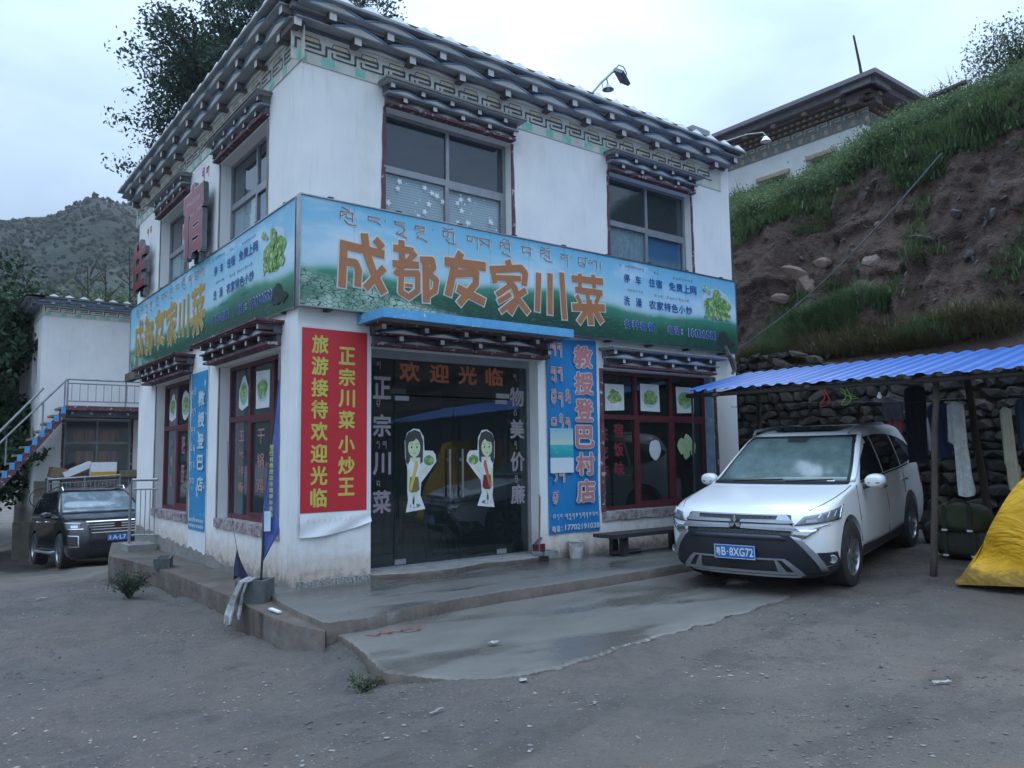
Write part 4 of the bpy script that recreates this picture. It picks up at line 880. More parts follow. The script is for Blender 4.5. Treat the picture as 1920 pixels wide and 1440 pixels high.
TT = [(['ga', 'na'], 2.88), (['ga+u', 'na'], 2.55), (['tsa+o', 'na', 'sa+i'], 2.20), (['ba', 'da+i', 'na'], 1.86), (['da', 'ga'], 1.17), (['tsa', ], .86)]
for tk, v in TT: script(M_, FR, tk, 3.565, v, .14, .10, .017, .040, .125); script(O_, FR, tk, 3.565, v, .14, .10, .034, .037, .125)
script(O_, FR, ['ba', 'da', 'nga', '.', 'ga', 'da+u', 'na', 'a', 'la', 'da', 'ga', 'na', 'a', 'sa', 'la'][:8]+['da', 'ga', 'na', 'a', 'sa', 'la'], 3.56, .655, .06, .05, .010, .040, .062)
O_.text(FR, '电', 3.535, .49, 3.60, .575, .040, .03); O_.text(FR, '话', 3.61, .49, 3.675, .575, .040, .03); O_.fbox(FR, 3.70, 3.712, .50, .515, .038, .041); O_.fbox(FR, 3.70, 3.712, .54, .555, .038, .041); O_.text(FR, '17702191038', 3.76, .50, 4.40, .575, .040, .02)
O_.build('letter_outline', mk('pale outline', (.62, .60, .60), (.55, .56, .58), .5), t, kind='stuff'); M_.build('script_lettering', M_PINKL, t, kind='stuff')
m = MB()
for i in range(13):
    for u in (3.515, 4.41): m.lathe([(0, .001), (.008, .001), (.008, -.002)], 8, Matrix.Translation(FR(u, .5+2.5*i/12, .036)) @ Matrix.Rotation(math.pi/2, 4, 'X'))
m.build('eyelet', M_STEEL, t, kind='stuff')
g = NT('sea poster print', .4); zz = g.sep()['Z']; c = g.ramp(g.rng(zz, 1.27, 1.87), [(0, (.62, .68, .72)), (.33, (.6, .68, .72)), (.345, (.02, .30, .34)), (.62, (.04, .42, .45)), (.64, (.5, .6, .5)), (1, (.24, .48, .60))]); g.out(g.mix(g.rng(g.noise(18, 5, v=g.mapv((1, 1, 3))), .6, .7, 0, .5), c, (.7, .75, .78)))
tag_ = MB().fbox(FR, 3.52, 3.935, 1.27, 1.87, .042, .045).build('pasted_poster', g.m, None, **T('small sea view poster with torn white lower half pasted on the blue front banner', 'poster'))
t = thing('vertical_banner', 'faded blue banner between the two side windows', 'banner', (-.02, 3.5, .5))
m = MB(); m.fbox(LF, -3.93, -3.10, .12, 2.82, .003, .010); m.build('banner_backing', M_PAPER, t)
sheet('banner_sheet', LF, -3.90, -3.12, 2.76, .52, lambda s, q: .004*math.sin(q*20), M_VBLUE2, t, 8, 20, .014)
colparts(t, LF, '教授登巴店', -3.50, -3.20, 2.48, .98, .026, .04, .72, M_PALE)
m = MB(); rr = random.Random(8)
for i, v in enumerate((2.42, 2.15, 1.88, 1.62, 1.38, 1.15)): script(m, LF, rr.choices(['ga', 'na', 'sa', 'da', 'ba+i'], k=2), -3.84, v, .09, .10, .016, .022, .13)
for i in range(8): m.fbox(LF, -3.86+.09*i, -3.80+.09*i, .64, .68, .02, .022); m.fbox(LF, -3.86+.09*i, -3.80+.09*i, .56, .60, .02, .022)
m.build('script_lettering', M_PALE, t, kind='stuff')

# lettering stuck on the glass front
gl = -.20+.004
def deco(body, u0, u1, vt, vb, mat, label, fill=.6, F=FR, d=None, bold=.03):
    t = thing('window_lettering', label, 'lettering', F((u0+u1)/2, vb, gl)); colparts(t, F, body, u0, u1, vt, vb, gl if d is None else d, bold, fill, mat); return t
M_FADE = mk('faded mauve lettering', (.30, .25, .28), (.24, .20, .23), .6)
o = deco('正宗川菜', 1.01, 1.25, 2.46, .68, M_FADE, 'faded mauve characters down the glass panel left of the doors')
m = MB(); 
for v, tk in ((2.56, ['ga']), (2.10, ['tsa+i']), (1.62, ['da', 'ga']), (1.16, ['ma'])): script(m, FR, tk, 1.06, v, .07, .06, .008, gl, .08)
link_ = m.build('script_lettering', M_FADE, o, kind='stuff')
o = deco('物美价廉', 3.03, 3.27, 2.42, .70, M_FADE, 'faded mauve characters down the glass panel right of the doors')
m = MB()
for v, tk in ((2.52, ['ga']), (2.02, ['ba+i']), (1.60, ['da+i']), (1.17, ['ga+u'])): script(m, FR, tk, 3.10, v, .07, .06, .008, gl, .08)
m.build('script_lettering', M_FADE, o, kind='stuff')
t = thing('window_lettering', 'dull orange characters across the top of the glass doors', 'lettering', FR(2.1, 2.5, gl)); MO = mk('dull orange lettering', (.34, .085, .03), (.26, .07, .03), .6)
for i, c_ in enumerate('欢迎光临'): u = 1.36+i*.425; MB().text(FR, c_, u, 2.42, u+.29, 2.66, gl+.001, .035).build('character', MO, t)
gw = -.17-.034+.003; t = thing('window_lettering', 'dark red characters in two columns on the left pane of the front window', 'lettering', FR(4.9, 1.2, gw)); MR = mk('dark red lettering', (.22, .02, .045), (.18, .02, .04), .6)
colparts(t, FR, '住吃味', 4.66, 4.84, 1.92, 1.10, gw, .03, .75, MR); colparts(t, FR, '宿饭味', 4.96, 5.16, 1.97, 1.12, gw, .03, .75, MR)
gs = -.13-.034+.003
for body, u0, u1, lab in (('玉米排骨', -2.30, -2.10, 'four pale red characters on the left sash pane of the side window nearest the corner'), ('干锅鸡', -1.62, -1.38, 'three pale red characters on the middle sash of the side window nearest the corner'), ('水煮鱼', -5.66, -5.5, 'pale red characters on the left pane of the far side window'), ('肥肠', -5.0, -4.82, 'two pale red characters on the middle sash of the far side window')):
    deco(body, u0, u1, 1.88, .98, mk('pale red lettering', (.40, .20, .20), (.34, .17, .17), .6), lab, .62, LF, gs, .02)

# food posters
def poster(F, u0, u1, v0, v1, d, label, kind, wob=.012, dish=0):
    t = thing('food_poster', label, 'poster', F((u0+u1)/2, v0, d), group='food posters stuck on the windows'); rr = random.Random(int(abs(u0)*977))
    P = [(u0+rr.uniform(-wob, wob), v0+rr.uniform(-wob, wob)), (u1+rr.uniform(-wob, wob), v0+rr.uniform(-wob, wob)), (u1+rr.uniform(-wob, wob), v1+rr.uniform(-wob, wob)), (u0+rr.uniform(-wob, wob), v1+rr.uniform(-wob, wob))]
    cu, cv, w_, h_ = (u0+u1)/2, (v0+v1)/2, u1-u0, v1-v0
    m = MB()
    if kind == 'sq': m.prism(F, P, d, d+.001)
    elif kind == 'cut':
        m.prism(F, [(u0, v0+.1*h_), (u0+.35*w_, v0), (u1, v0+.12*h_), (u1, v0+.62*h_), (cu+.12*w_, v1), (cu-.1*w_, v1-.05*h_), (u0, v0+.6*h_)], d, d+.001)
    else: blob(F, cu, cv, w_*.5, h_*.5, d, m, amp=.04, seed=int(abs(u0)*100)); 
    m.build('sheet', M_PAPER if kind != 'teal' else M_SKYB, t)
    if dish is not None:
        p = MB(); blob(F, cu, cv-.02*h_, w_*.43, h_*.33, d+.002, p, amp=.015); p.build('plate_print', (M_PALE, M_GREEN, M_WHITE)[dish % 3], t)
        q = MB(); blob(F, cu, cv, w_*.37, h_*.26, d+.003, q, amp=.10, seed=int(u0*31)); q.build('dish_print', (M_FOOD, M_FOOD2)[dish % 2], t)
        r = MB()
        for i in range(12): blob(F, cu+rr.uniform(-.25, .25)*w_, cv+rr.uniform(-.17, .2)*h_, w_*rr.uniform(.05, .1), h_*rr.uniform(.04, .08), d+.004+i*.0002, r, 8, .2, i)
        r.build('garnish_print', (M_FOOD2, M_FOOD)[dish % 2], t)
poster(FR, 4.80, 5.19, 2.16, 2.56, gw, 'square poster of shredded green dish, top left pane of the front window', 'sq', dish=2)
poster(FR, 5.56, 5.98, 2.16, 2.58, gw, 'square poster of bright green vegetable leaves, top middle pane of the front window', 'sq', dish=0)
poster(FR, 6.38, 6.80, 2.16, 2.58, gw, 'square poster of a dish in a green rimmed bowl, top right front window pane', 'sq', dish=1)
poster(FR, 5.72, 5.98, 1.42, 1.73, gw, 'plain white oval paper patch on the middle sash of the front window', 'blob', dish=None)
t = thing('food_poster', 'cut out of pale green leaves on the lower right pane of the front window', 'poster', FR(6.6, 1.4, gw), group='food posters stuck on the windows'); m = MB()
for i, (a, b, c, e) in enumerate(((6.47, 1.63, .09, .13), (6.62, 1.67, .10, .15), (6.74, 1.60, .07, .12), (6.58, 1.50, .08, .08))): blob(FR, a, b, c, e, gw+i*.0008, m, 16, .08, i)
m.build('leaf_print', mk('pale leaf print', (.55, .68, .42), (.36, .52, .25), .6, 7), t)
for (u0, u1, kd, l, dd) in ((-2.33, -1.98, 'cut', 'cut out dish poster, top left pane of the side window nearest the corner', 1), (-1.70, -1.24, 'sq', 'square green dish poster, top middle pane of the side window nearest the corner', 0), (-.95, -.58, 'sq', 'dish poster half behind the blue flag in the side window nearest the corner', 1), (-5.78, -5.38, 'cut', 'cut out dish poster in the top left pane of the far side window', 0), (-5.05, -4.62, 'blob', 'rounded cut out dish poster in the top middle pane of the far side window', 1), (-4.36, -4.1, 'blob', 'narrow cut out dish poster in the top right pane of the far side window', 0)):
    poster(LF, u0, u1, 2.14, 2.60, gs, l, kd, dish=dd)

# cut-out greeters on the doors (flat stickers, plain cartoon waitress)
M_SKIN = mk('sticker skin', (.62, .72, .42), (.58, .68, .40), .5); M_HAIR = mk('sticker hair', (.045, .05, .045), (.06, .065, .06), .5); M_SASH = mk('sticker sash', (.62, .50, .14), (.58, .44, .12), .5); M_SKB = mk('olive skirt', (.20, .17, .06), (.17, .14, .05)); M_SKR = mk('maroon skirt', (.20, .03, .03), (.17, .02, .025)); M_SASHR = mk('red sash', (.45, .10, .04), (.5, .2, .06)); M_MOUTH = mk('sticker mouth', (.55, .25, .2))
def greeter(x0, mirror, label, skirt, sash):
    t = thing('greeter_sticker', label, 'sticker', FR(x0+.18, .85, gl)); S_ = -1 if mirror else 1
    Fm = lambda u, v, d: FR(x0+.18+S_*(u-.18), v, d)
    base = [(.02, .85), (.29, .88), (.22, 1.05), (.235, 1.2), (.36, 1.34), (.45, 1.45), (.44, 1.53), (.40, 1.58), (.28, 1.585), (.27, 1.75), (.21, 1.84), (.13, 1.85), (.04, 1.80), (.005, 1.70), (.01, 1.5), (.04, 1.38), (.04, 1.1), (.05, 1.0)]
    d = gl+.001; 
    def poly(pts, dd, mat, nm): m = MB(); P = [Fm(u, v, d+dd) for u, v in pts]; m.add(P if not mirror else P[::-1], [tuple(range(len(P)))]); return m.build(nm, mat, t)
    def ell(cu, cv, ru, rv, dd, mat, nm, a0=0, a1=360, n=20): return poly([(cu+ru*math.cos(R(a0+(a1-a0)*k/n)), cv+rv*math.sin(R(a0+(a1-a0)*k/n))) for k in range(n)], dd, mat, nm)
    poly(base, 0, M_PAPER, 'sticker_sheet')
    poly([(.01, 1.72), (.02, 1.45), (.06, 1.40), (.08, 1.50), (.22, 1.50), (.22, 1.42), (.255, 1.45), (.262, 1.70), (.22, 1.81), (.14, 1.835), (.05, 1.80)], .001, M_HAIR, 'hair')
    ell(.135, 1.62, .085, .115, .002, M_SKIN, 'face'); poly([(.115, 1.52), (.155, 1.52), (.155, 1.44), (.115, 1.44)], .0022, M_SKIN, 'neck')
    poly([(.045, 1.68), (.06, 1.78), (.13, 1.81), (.21, 1.78), (.225, 1.70), (.18, 1.745), (.13, 1.70), (.08, 1.69)], .003, M_HAIR, 'fringe')
    for sgn in (-1, 1):
        ell(.135+sgn*.038, 1.625, .017, .017, .0035, M_WHITE, 'eye'); ell(.135+sgn*.038, 1.625, .011, .014, .004, M_BLACK, 'pupil'); poly([(.135+sgn*.038-.02, 1.662), (.135+sgn*.038+.02, 1.662), (.135+sgn*.038+.018, 1.668), (.135+sgn*.038-.018, 1.668)], .004, M_HAIR, 'eyebrow')
    ell(.135, 1.565, .028, .018, .004, M_MOUTH, 'mouth', 180, 360); ell(.135, 1.566, .022, .008, .0045, M_WHITE, 'teeth', 180, 360)
    poly([(.06, 1.44), (.09, 1.465), (.18, 1.465), (.21, 1.44), (.235, 1.36), (.205, 1.35), (.19, 1.38), (.19, 1.27), (.08, 1.27), (.08, 1.38), (.065, 1.35), (.035, 1.36)], .002, M_WHITE, 'blouse')
    poly([(.040, 1.36), (.062, 1.355), (.07, 1.24), (.065, 1.12), (.05, 1.12), (.045, 1.24)], .003, M_SKIN, 'arm'); poly([(.21, 1.36), (.232, 1.355), (.25, 1.30), (.33, 1.38), (.32, 1.40), (.245, 1.34), (.23, 1.37)], .003, M_SKIN, 'arm')
    poly([(.08, 1.27), (.19, 1.27), (.21, 1.12), (.17, 1.085), (.09, 1.085), (.06, 1.12)], .003, skirt, 'skirt')
    poly([(.15, 1.455), (.18, 1.46), (.19, 1.40), (.095, 1.10), (.06, 1.12)], .004, sash, 'sash')
    for a, b in (((.115, 1.085), (.13, .93)), ((.15, 1.085), (.115, .93))): m = MB(); m.stroke(Fm, [a, b], .026, d+.0015); m.build('leg', M_SKIN, t)
    ell(.15, .925, .075, .022, .0012, mk('sticker shadow', (.16, .16, .18), (.18, .18, .2)), 'printed_shadow')
    for u in (.11, .15): ell(u, .925, .018, .02, .003, M_WHITE, 'shoe')
    ell(.345, 1.465, .075, .062, .002, M_FOOD, 'dish_print'); 
greeter(1.43, False, 'waitress sticker with olive skirt on the left glass door', M_SKB, M_SASH)
greeter(2.42, True, 'waitress sticker with maroon skirt on the right glass door', M_SKR, M_SASHR)

# raised red channel letters on the side wall
M_CHR = mk('dark red acrylic', (.24, .012, .025), (.20, .01, .022), .35)
def channel(c_, u0, u1, v0, v1, label, tib, tv):
    t = thing('channel_letter', label, 'letter sign', LF((u0+u1)/2, v0, .1)); d0, d1 = .10, .17
    v, f = text_geo(c_); lo, hi = v.min(0), v.max(0)
    for k_, (nm, mt, bold, dd0, dd1) in enumerate((('letter_side', M_STEEL, .048, d0, d1), ('letter_face', M_CHR, .034, d1+.001, d1+.004))):
        m = MB(); n = 10
        for k in range(n):
            ax, ay = bold*math.cos(2*math.pi*k/n), bold*math.sin(2*math.pi*k/n)
            P = [(u0+(p[0]+ax-lo[0])/(hi[0]-lo[0])*(u1-u0), v0+(p[1]+ay-lo[1])/(hi[1]-lo[1])*(v1-v0)) for p in v]
            if k_ == 0:
                # extrude the boundary
                bm_e = {}
                for ff in f:
                    for i in range(len(ff)):
                        e = (ff[i], ff[(i+1) % len(ff)]); bm_e[e] = bm_e.get(e, 0)+1
                bd = [e for e in bm_e if (e[1], e[0]) not in bm_e]
                V = [LF(*p, dd0) for p in P]+[LF(*p, dd1+k*.0003) for p in P]; n0 = len(P)
                m.add(V, [(a, b, b+n0, a+n0) for a, b in bd]+[tuple(i+n0 for i in ff) for ff in f])
            else: m.add([LF(*p, dd0+k*.0003) for p in P], f)
        m.build(nm, mt, t)
    m = MB(); script(m, LF, tib, (u0+u1)/2-.16, tv, .13, .16, .022, .004, .2); m.build('script_lettering', M_REDL, t)
    m = MB(); m.fbox(LF, (u0+u1)/2-.12, (u0+u1)/2-.10, v0-.12, v0+.3, 0.001, d0); m.fbox(LF, (u0+u1)/2+.10, (u0+u1)/2+.12, v0-.12, v0+.3, 0.001, d0); m.build('bracket', M_STEEL, t)
channel('宿', -3.98, -3.02, 4.46, 5.46, 'raised dark red channel letter between the two upper side windows', ['na+i', 'ga'], 5.62)
channel('住', -7.30, -6.38, 4.55, 5.38, 'raised dark red channel letter at the far end of the side wall', ['na', 'sa'], 5.55)
# ================================================================ vehicles
g = NT('white car paint', .28); g.out(g.mix(g.rng(g.noise(.8, 3), .4, .6), (.80, .82, .83), (.76, .78, .80))); g.b.inputs['Coat Weight'].default_value = .8; M_CARW = g.m
g = NT('black car paint', .22); g.out(g.mix(g.noise(2, 4), (.008, .009, .013), (.012, .013, .018))); g.b.inputs['Coat Weight'].default_value = .9; M_CARB = g.m
M_PLAS = mk('car black plastic', (.015, .017, .024), (.022, .024, .032), .4); M_CHROME = mk('chrome', (.72, .74, .76), (.66, .68, .70), .12, metal=.95); M_SILV = mk('satin silver trim', (.36, .38, .41), (.30, .32, .35), .35, metal=.5)
M_TYRE = mk('tyre rubber', (.018, .018, .019), (.03, .029, .028), .85, 12); M_RIM = mk('alloy rim', (.36, .37, .39), (.28, .29, .31), .3, metal=.8); M_RIMD = mk('rim dark', (.03, .03, .033), (.04, .04, .045), .5)
M_CGL = mk('car side glass', (.010, .012, .016), (.016, .018, .022), .05, spec=.8); M_LAMP = mk('lamp cluster', (.10, .115, .13), (.16, .18, .20), .12, 14, spec=.8); M_LED = mk('led bar', (.72, .78, .82), None, .3); M_PLATE = mk('blue plate', (.015, .13, .40), (.02, .15, .44), .4)
g = NT('windscreen', .12); v_ = g.noise(3.2, 6, rough=.7); c = g.ramp(v_, [(.35, (.08, .12, .12)), (.5, (.11, .16, .155)), (.62, (.14, .20, .19)), (.75, (.17, .24, .20))]); g.out(c); g.b.inputs['Specular IOR Level'].default_value = .9; M_WSCR = g.m  # pale mottling in the glass colour stands in for reflections
g = NT('windscreen black car', .05); g.out(g.mix(g.rng(g.noise(4, 5), .5, .65), (.13, .17, .20), (.24, .28, .31))); g.b.inputs['Specular IOR Level'].default_value = .9; M_WSCRB = g.m

class CarBody:
    def __init__(s, levels, n=3.0): s.L = levels; s.n = n; s.z = [l[0] for l in levels]
    def par(s, z):
        L = s.L
        if z <= L[0][0]: return L[0][1:]
        if z >= L[-1][0]: return L[-1][1:]
        for a, b in zip(L[:-1], L[1:]):
            if a[0] <= z <= b[0]:
                t = (z-a[0])/(b[0]-a[0]); return tuple(p+(q-p)*t for p, q in zip(a[1:], b[1:]))
    def ring_pt(s, th, z, rear=False):          # th in degrees; 0 = nose, +90 = left side, beyond 90 runs backwards 1 cm per degree
        xf, xr, w, cf, crr = s.par(z); sg = 1 if th >= 0 else -1; a = abs(th); e = 2/s.n
        c_ = crr if rear else cf; base = (xr+crr) if rear else (xf-cf); dirx = -1 if rear else 1
        if a <= 90: return (base+dirx*c_*max(0, math.cos(R(a)))**e, sg*w*max(0, math.sin(R(a)))**e)
        return (base-dirx*(a-90)*.01, sg*w)
    def th(s, y, z):
        w = s.par(z)[2]; return math.copysign(math.degrees(math.asin(min(1, (abs(y)/w))**(s.n/2))), y)
    def P(s, th, z, off=0, rear=False):
        x, y = s.ring_pt(th, z, rear); e = .8; x1, y1 = s.ring_pt(th-e, z, rear); x2, y2 = s.ring_pt(th+e, z, rear); tx, ty = x2-x1, y2-y1
        zz = .01; xa, ya = s.ring_pt(th, z-zz, rear); xb, yb = s.ring_pt(th, z+zz, rear)
        t1 = Vector((tx, ty, 0)); t2 = Vector((xb-xa, yb-ya, 2*zz)); n_ = t1.cross(t2)
        if n_.length < 1e-9: n_ = Vector((1, 0, 0))
        n_.normalize()
        if rear: n_ = -n_
        return Vector((x, y, z))+n_*off
    def mesh(s, nq=14, ns=22):
        V = []; per = 2*(nq*2)+2*ns
        for l in s.L:
            z = l[0]; xf, xr, w, cf, crr = l[1:]
            ring = []
            for k in range(-nq, nq+1): ring.append(s.ring_pt(90*k/nq, z))
            xa, xb = xf-cf, xr+crr
            for k in range(1, ns): ring.append((xa+(xb-xa)*k/ns, w))
            for k in range(nq, -nq-1, -1): ring.append(s.ring_pt(90*k/nq, z, True))
            for k in range(1, ns): ring.append((xb+(xa-xb)*k/ns, -w))
            V += [(x, y, z) for x, y in ring]; per = len(ring)
        nl = len(s.L); F = [(i*per+k, i*per+(k+1) % per, (i+1)*per+(k+1) % per, (i+1)*per+k) for i in range(nl-1) for k in range(per)]
        F.append(tuple(range(per))[::-1]); F.append(tuple(range((nl-1)*per, nl*per)))
        return V, F
    def patch(s, mb, corners, off=.006, nu=10, nv=4, rear=False, useth=False):
        """corners: 4 (y or theta, z): bottom-left, bottom-right, top-right, top-left as (s,z)"""
        C_ = [((c[0] if useth else s.th(c[0], c[1])), c[1]) for c in corners]; V = []
        for j in range(nv+1):
            for i in range(nu+1):
                a, b = i/nu, j/nv
                th = (C_[0][0]*(1-a)+C_[1][0]*a)*(1-b)+(C_[3][0]*(1-a)+C_[2][0]*a)*b; z = (C_[0][1]*(1-a)+C_[1][1]*a)*(1-b)+(C_[3][1]*(1-a)+C_[2][1]*a)*b
                V.append(s.P(th, z, off, rear))
        F = [(j*(nu+1)+i, j*(nu+1)+i+1, (j+1)*(nu+1)+i+1, (j+1)*(nu+1)+i) for j in range(nv) for i in range(nu)]
        n = len(V); E_ = [s.P(0, 1) for _ in ()]
        # close the rim so that the patch has thickness
        rim = [i for i in range(nu+1)]+[(j+1)*(nu+1)-1 for j in range(1, nv+1)]+[nv*(nu+1)+i for i in range(nu-1, -1, -1)]+[j*(nu+1) for j in range(nv-1, 0, -1)]
        W_ = []
        for r_ in rim:
            p = Vector(V[r_]); q = p-(p-Vector((p.x*.9, p.y*.9, p.z))).normalized()*min(.02, off+.012); W_.append(q)
        F += [(rim[k], n+k, n+(k+1) % len(rim), rim[(k+1) % len(rim)]) for k in range(len(rim))]
        mb.add(list(V)+W_, F); return mb
    def side(s, mb, pts, off=.006, sub=8, left=True):
        """polygon on the flank: list of (x,z) as strip pairs [(x,zlo,zhi),...]"""
        V = []; F = []; nv = 5
        for (x, zl, zh) in pts:
            for j in range(nv+1):
                z = zl+(zh-zl)*j/nv; xf, xr, w, cf, crr = s.par(z)
                # half width at this x
                if x > xf-cf: t = min(1, (x-(xf-cf))/cf); w_ = w*(max(0, 1-t**s.n))**(1/s.n)
                elif x < xr+crr: t = min(1, ((xr+crr)-x)/crr); w_ = w*(max(0, 1-t**s.n))**(1/s.n)
                else: w_ = w
                V.append((x, (w_+off)*(1 if left else -1), z))
        for i in range(len(pts)-1):
            for j in range(nv):
                q = (i*(nv+1)+j, (i+1)*(nv+1)+j, (i+1)*(nv+1)+j+1, i*(nv+1)+j+1); F.append(q[::-1] if left else q)
        mb.add(V, F); return mb
def car_body_mesh(B, name, mat, parent, axles, wr, trackw):
    V, F = B.mesh(); me = bpy.data.meshes.new(name); me.from_pydata(V, [], F); me.materials.append(mat)
    o = bpy.data.objects.new(name, me); COL.objects.link(o)
    bm = bmesh.new()
    for ax in axles:
        for sg in (-1, 1):
            r_ = bmesh.ops.create_cone(bm, cap_ends=True, segments=40, radius1=wr+.045, radius2=wr+.045, depth=.62, matrix=Matrix.Translation((ax, sg*(trackw+.12), wr+.02)) @ Matrix.Rotation(math.pi/2, 4, 'X'))
            r_ = bmesh.ops.create_cube(bm, size=1, matrix=Matrix.Translation((ax, sg*(trackw+.12), -.2+.02)) @ Matrix.Diagonal((2*(wr+.045)*.98, .60, wr*1.1, 1)))
    cm = bpy.data.meshes.new('cutter'); bm.to_mesh(cm); bm.free(); co = bpy.data.objects.new('cutter', cm); COL.objects.link(co)
    md = o.modifiers.new('b', 'BOOLEAN'); md.operation = 'DIFFERENCE'; md.object = co; md.solver = 'EXACT'; md.use_self = True
    dg = bpy.context.evaluated_depsgraph_get(); me2 = bpy.data.meshes.new_from_object(o.evaluated_get(dg)); o.modifiers.clear()
    bpy.data.objects.remove(co); bpy.data.meshes.remove(cm)
    me2.materials.clear(); me2.materials.append(mat); me2.polygons.foreach_set('use_smooth', [True]*len(me2.polygons)); me2.set_sharp_from_angle(angle=R(28)); o.data = me2; bpy.data.meshes.remove(me)
    me2.name = name; o.parent = parent; return o
def wheel(parent, x, y, r, w, steer=0, spokes=7):
    sg = 1 if y > 0 else -1
    Mx = Matrix.Translation((x, y, r)) @ Matrix.Rotation(steer, 4, 'Z') @ Matrix.Rotation(-sg*math.pi/2, 4, 'X')
    m = MB(); m.lathe([(r*.66, -w*.5), (r*.90, -w*.5), (r*.985, -w*.42), (r, -w*.25), (r, w*.25), (r*.985, w*.42), (r*.90, w*.5), (r*.68, w*.48), (r*.66, w*.42)], 40, Mx)
    wh = m.build('wheel', M_TYRE, parent, local=True, smooth=35)
    m = MB(); m.lathe([(r*.67, w*.46), (r*.64, w*.47), (r*.62, w*.36), (r*.60, -w*.3)], 36, Mx); m.build('rim', M_RIM, wh, local=True, smooth=35)
    m = MB(); m.lathe([(r*.60, w*.02), (0, w*.02)], 30, Mx); m.build('brake_disc', M_RIMD, wh, local=True)
    m = MB()
    for k in range(spokes):
        for da in (-.16, .16):
            a0 = 2*math.pi*k/spokes; a1 = a0+da
            p0 = Vector((r*.10*math.cos(a0), r*.10*math.sin(a0), w*.34)); p1 = Vector((r*.645*math.cos(a1), r*.645*math.sin(a1), w*.42)); t = (p1-p0).normalized(); n_ = t.cross(Vector((0, 0, 1)))*r*.038
            P = [p0-n_, p1-n_*1.2, p1+n_*1.2, p0+n_]; Q = [q-Vector((0, 0, w*.16)) for q in P]
            m.add([Mx @ q for q in P+Q], [(0, 1, 2, 3), (0, 4, 5, 1), (1, 5, 6, 2), (2, 6, 7, 3), (3, 7, 4, 0)])
    m.lathe([(r*.16, w*.28), (r*.15, w*.37), (r*.06, w*.40), (0, w*.40)], 16, Mx); m.build('spokes', M_RIM, wh, local=True)
    m = MB(); m.lathe([(r+.04, -w*.6), (r+.04, -w*.1)], 30, Matrix.Translation((x, y, r+.01)) @ Matrix.Rotation(-sg*math.pi/2, 4, 'X')); m.build('wheel_well', M_BLACK, parent, local=True)
    return wh
def mirror_part(B, parent, x, y, z, mat, sg):
    m = MB(); P = [(0, -.09, -.055), (0, .13, -.065), (0, .165, .03), (0, .13, .11), (0, -.07, .11)]
    V = []; 
    for dx, k in ((.10, .62), (.07, .92), (.0, 1.0), (-.05, .98)):
        for p in P: V.append((x+dx, y+sg*(.0+p[1]*k), z+.02+(p[2]-.02)*k))
    n = 5; F = [(i*n+k, i*n+(k+1) % n, (i+1)*n+(k+1) % n, (i+1)*n+k) for i in range(3) for k in range(n)]+[tuple(range(n))[::-1], tuple(range(3*n, 4*n))]
    m.add(V, F); o = m.build('wing_mirror', mat, parent, local=True)
    md = o.modifiers.new('s', 'SUBSURF'); md.levels = 2; md.render_levels = 2; o.data.polygons.foreach_set('use_smooth', [True]*len(o.data.polygons))
    m = MB(); m.tube([(x-.0, y-sg*.16, z-.07), (x, y-sg*.02, z-.03)], [.03, .022], 8); m.build('mirror_foot', M_PLAS, o, local=True)
    m = MB(); m.box(x+.085, x+.096, y+(-.02 if sg > 0 else -.10), y+(.10 if sg > 0 else .02), z+.00, z+.014); m.build('turn_signal', M_LAMP, o, local=True)

# ---------------------------------------------------------------- white SUV
t = thing('parked_suv', 'white SUV with blue plate and three-diamond badge parked under the blue roof', 'SUV', (5.957, -2.311, .142), 0)
t.rotation_euler = (0, R(-3.43), R(192.8)); t.rotation_mode = 'XYZ'
# nose points down the slope: the local x axis drops 0.06 per metre
t.rotation_euler = Matrix((Vector((math.cos(R(192.8)), math.sin(R(192.8)), -.06)).normalized(), Vector((-math.sin(R(192.8)), math.cos(R(192.8)), 0)), Vector((0, 0, 1)))).transposed().to_euler()
LV = [(.20, 2.16, -2.20, .80, .50, .35), (.26, 2.235, -2.27, .86, .53, .35), (.36, 2.27, -2.31, .89, .55, .36), (.50, 2.285, -2.34, .902, .56, .36), (.62, 2.28, -2.35, .905, .55, .36), (.72, 2.265, -2.345, .900, .54, .36), (.80, 2.235, -2.34, .893, .53, .36), (.86, 2.19, -2.33, .888, .52, .36), (.895, 2.12, -2.32, .884, .50, .36),
      (.93, 1.98, -2.315, .88, .46, .36), (.965, 1.76, -2.31, .877, .40, .36), (1.0, 1.50, -2.30, .873, .34, .36), (1.035, 1.22, -2.295, .868, .26, .36), (1.065, 1.02, -2.29, .862, .20, .36), (1.10, .93, -2.28, .852, .18, .36), (1.20, .76, -2.24, .825, .19, .36), (1.30, .60, -2.19, .795, .20, .35), (1.40, .44, -2.14, .762, .21, .34), (1.50, .27, -2.08, .725, .22, .33), (1.56, .15, -2.03, .70, .23, .32), (1.60, .03, -1.98, .675, .25, .32), (1.635, -.16, -1.88, .63, .28, .34), (1.655, -.38, -1.74, .55, .30, .36), (1.665, -.7, -1.5, .40, .30, .3)]
B = CarBody(LV)
car_body_mesh(B, 'body', M_CARW, t, (1.335, -1.335), .35, .80)
for x in (1.335, -1.335):
    for y in (.80, -.80): wheel(t, x, y, .35, .225, .0)
def loc(m, nm, mt, **k): return m.build(nm, mt, t, local=True, **k)
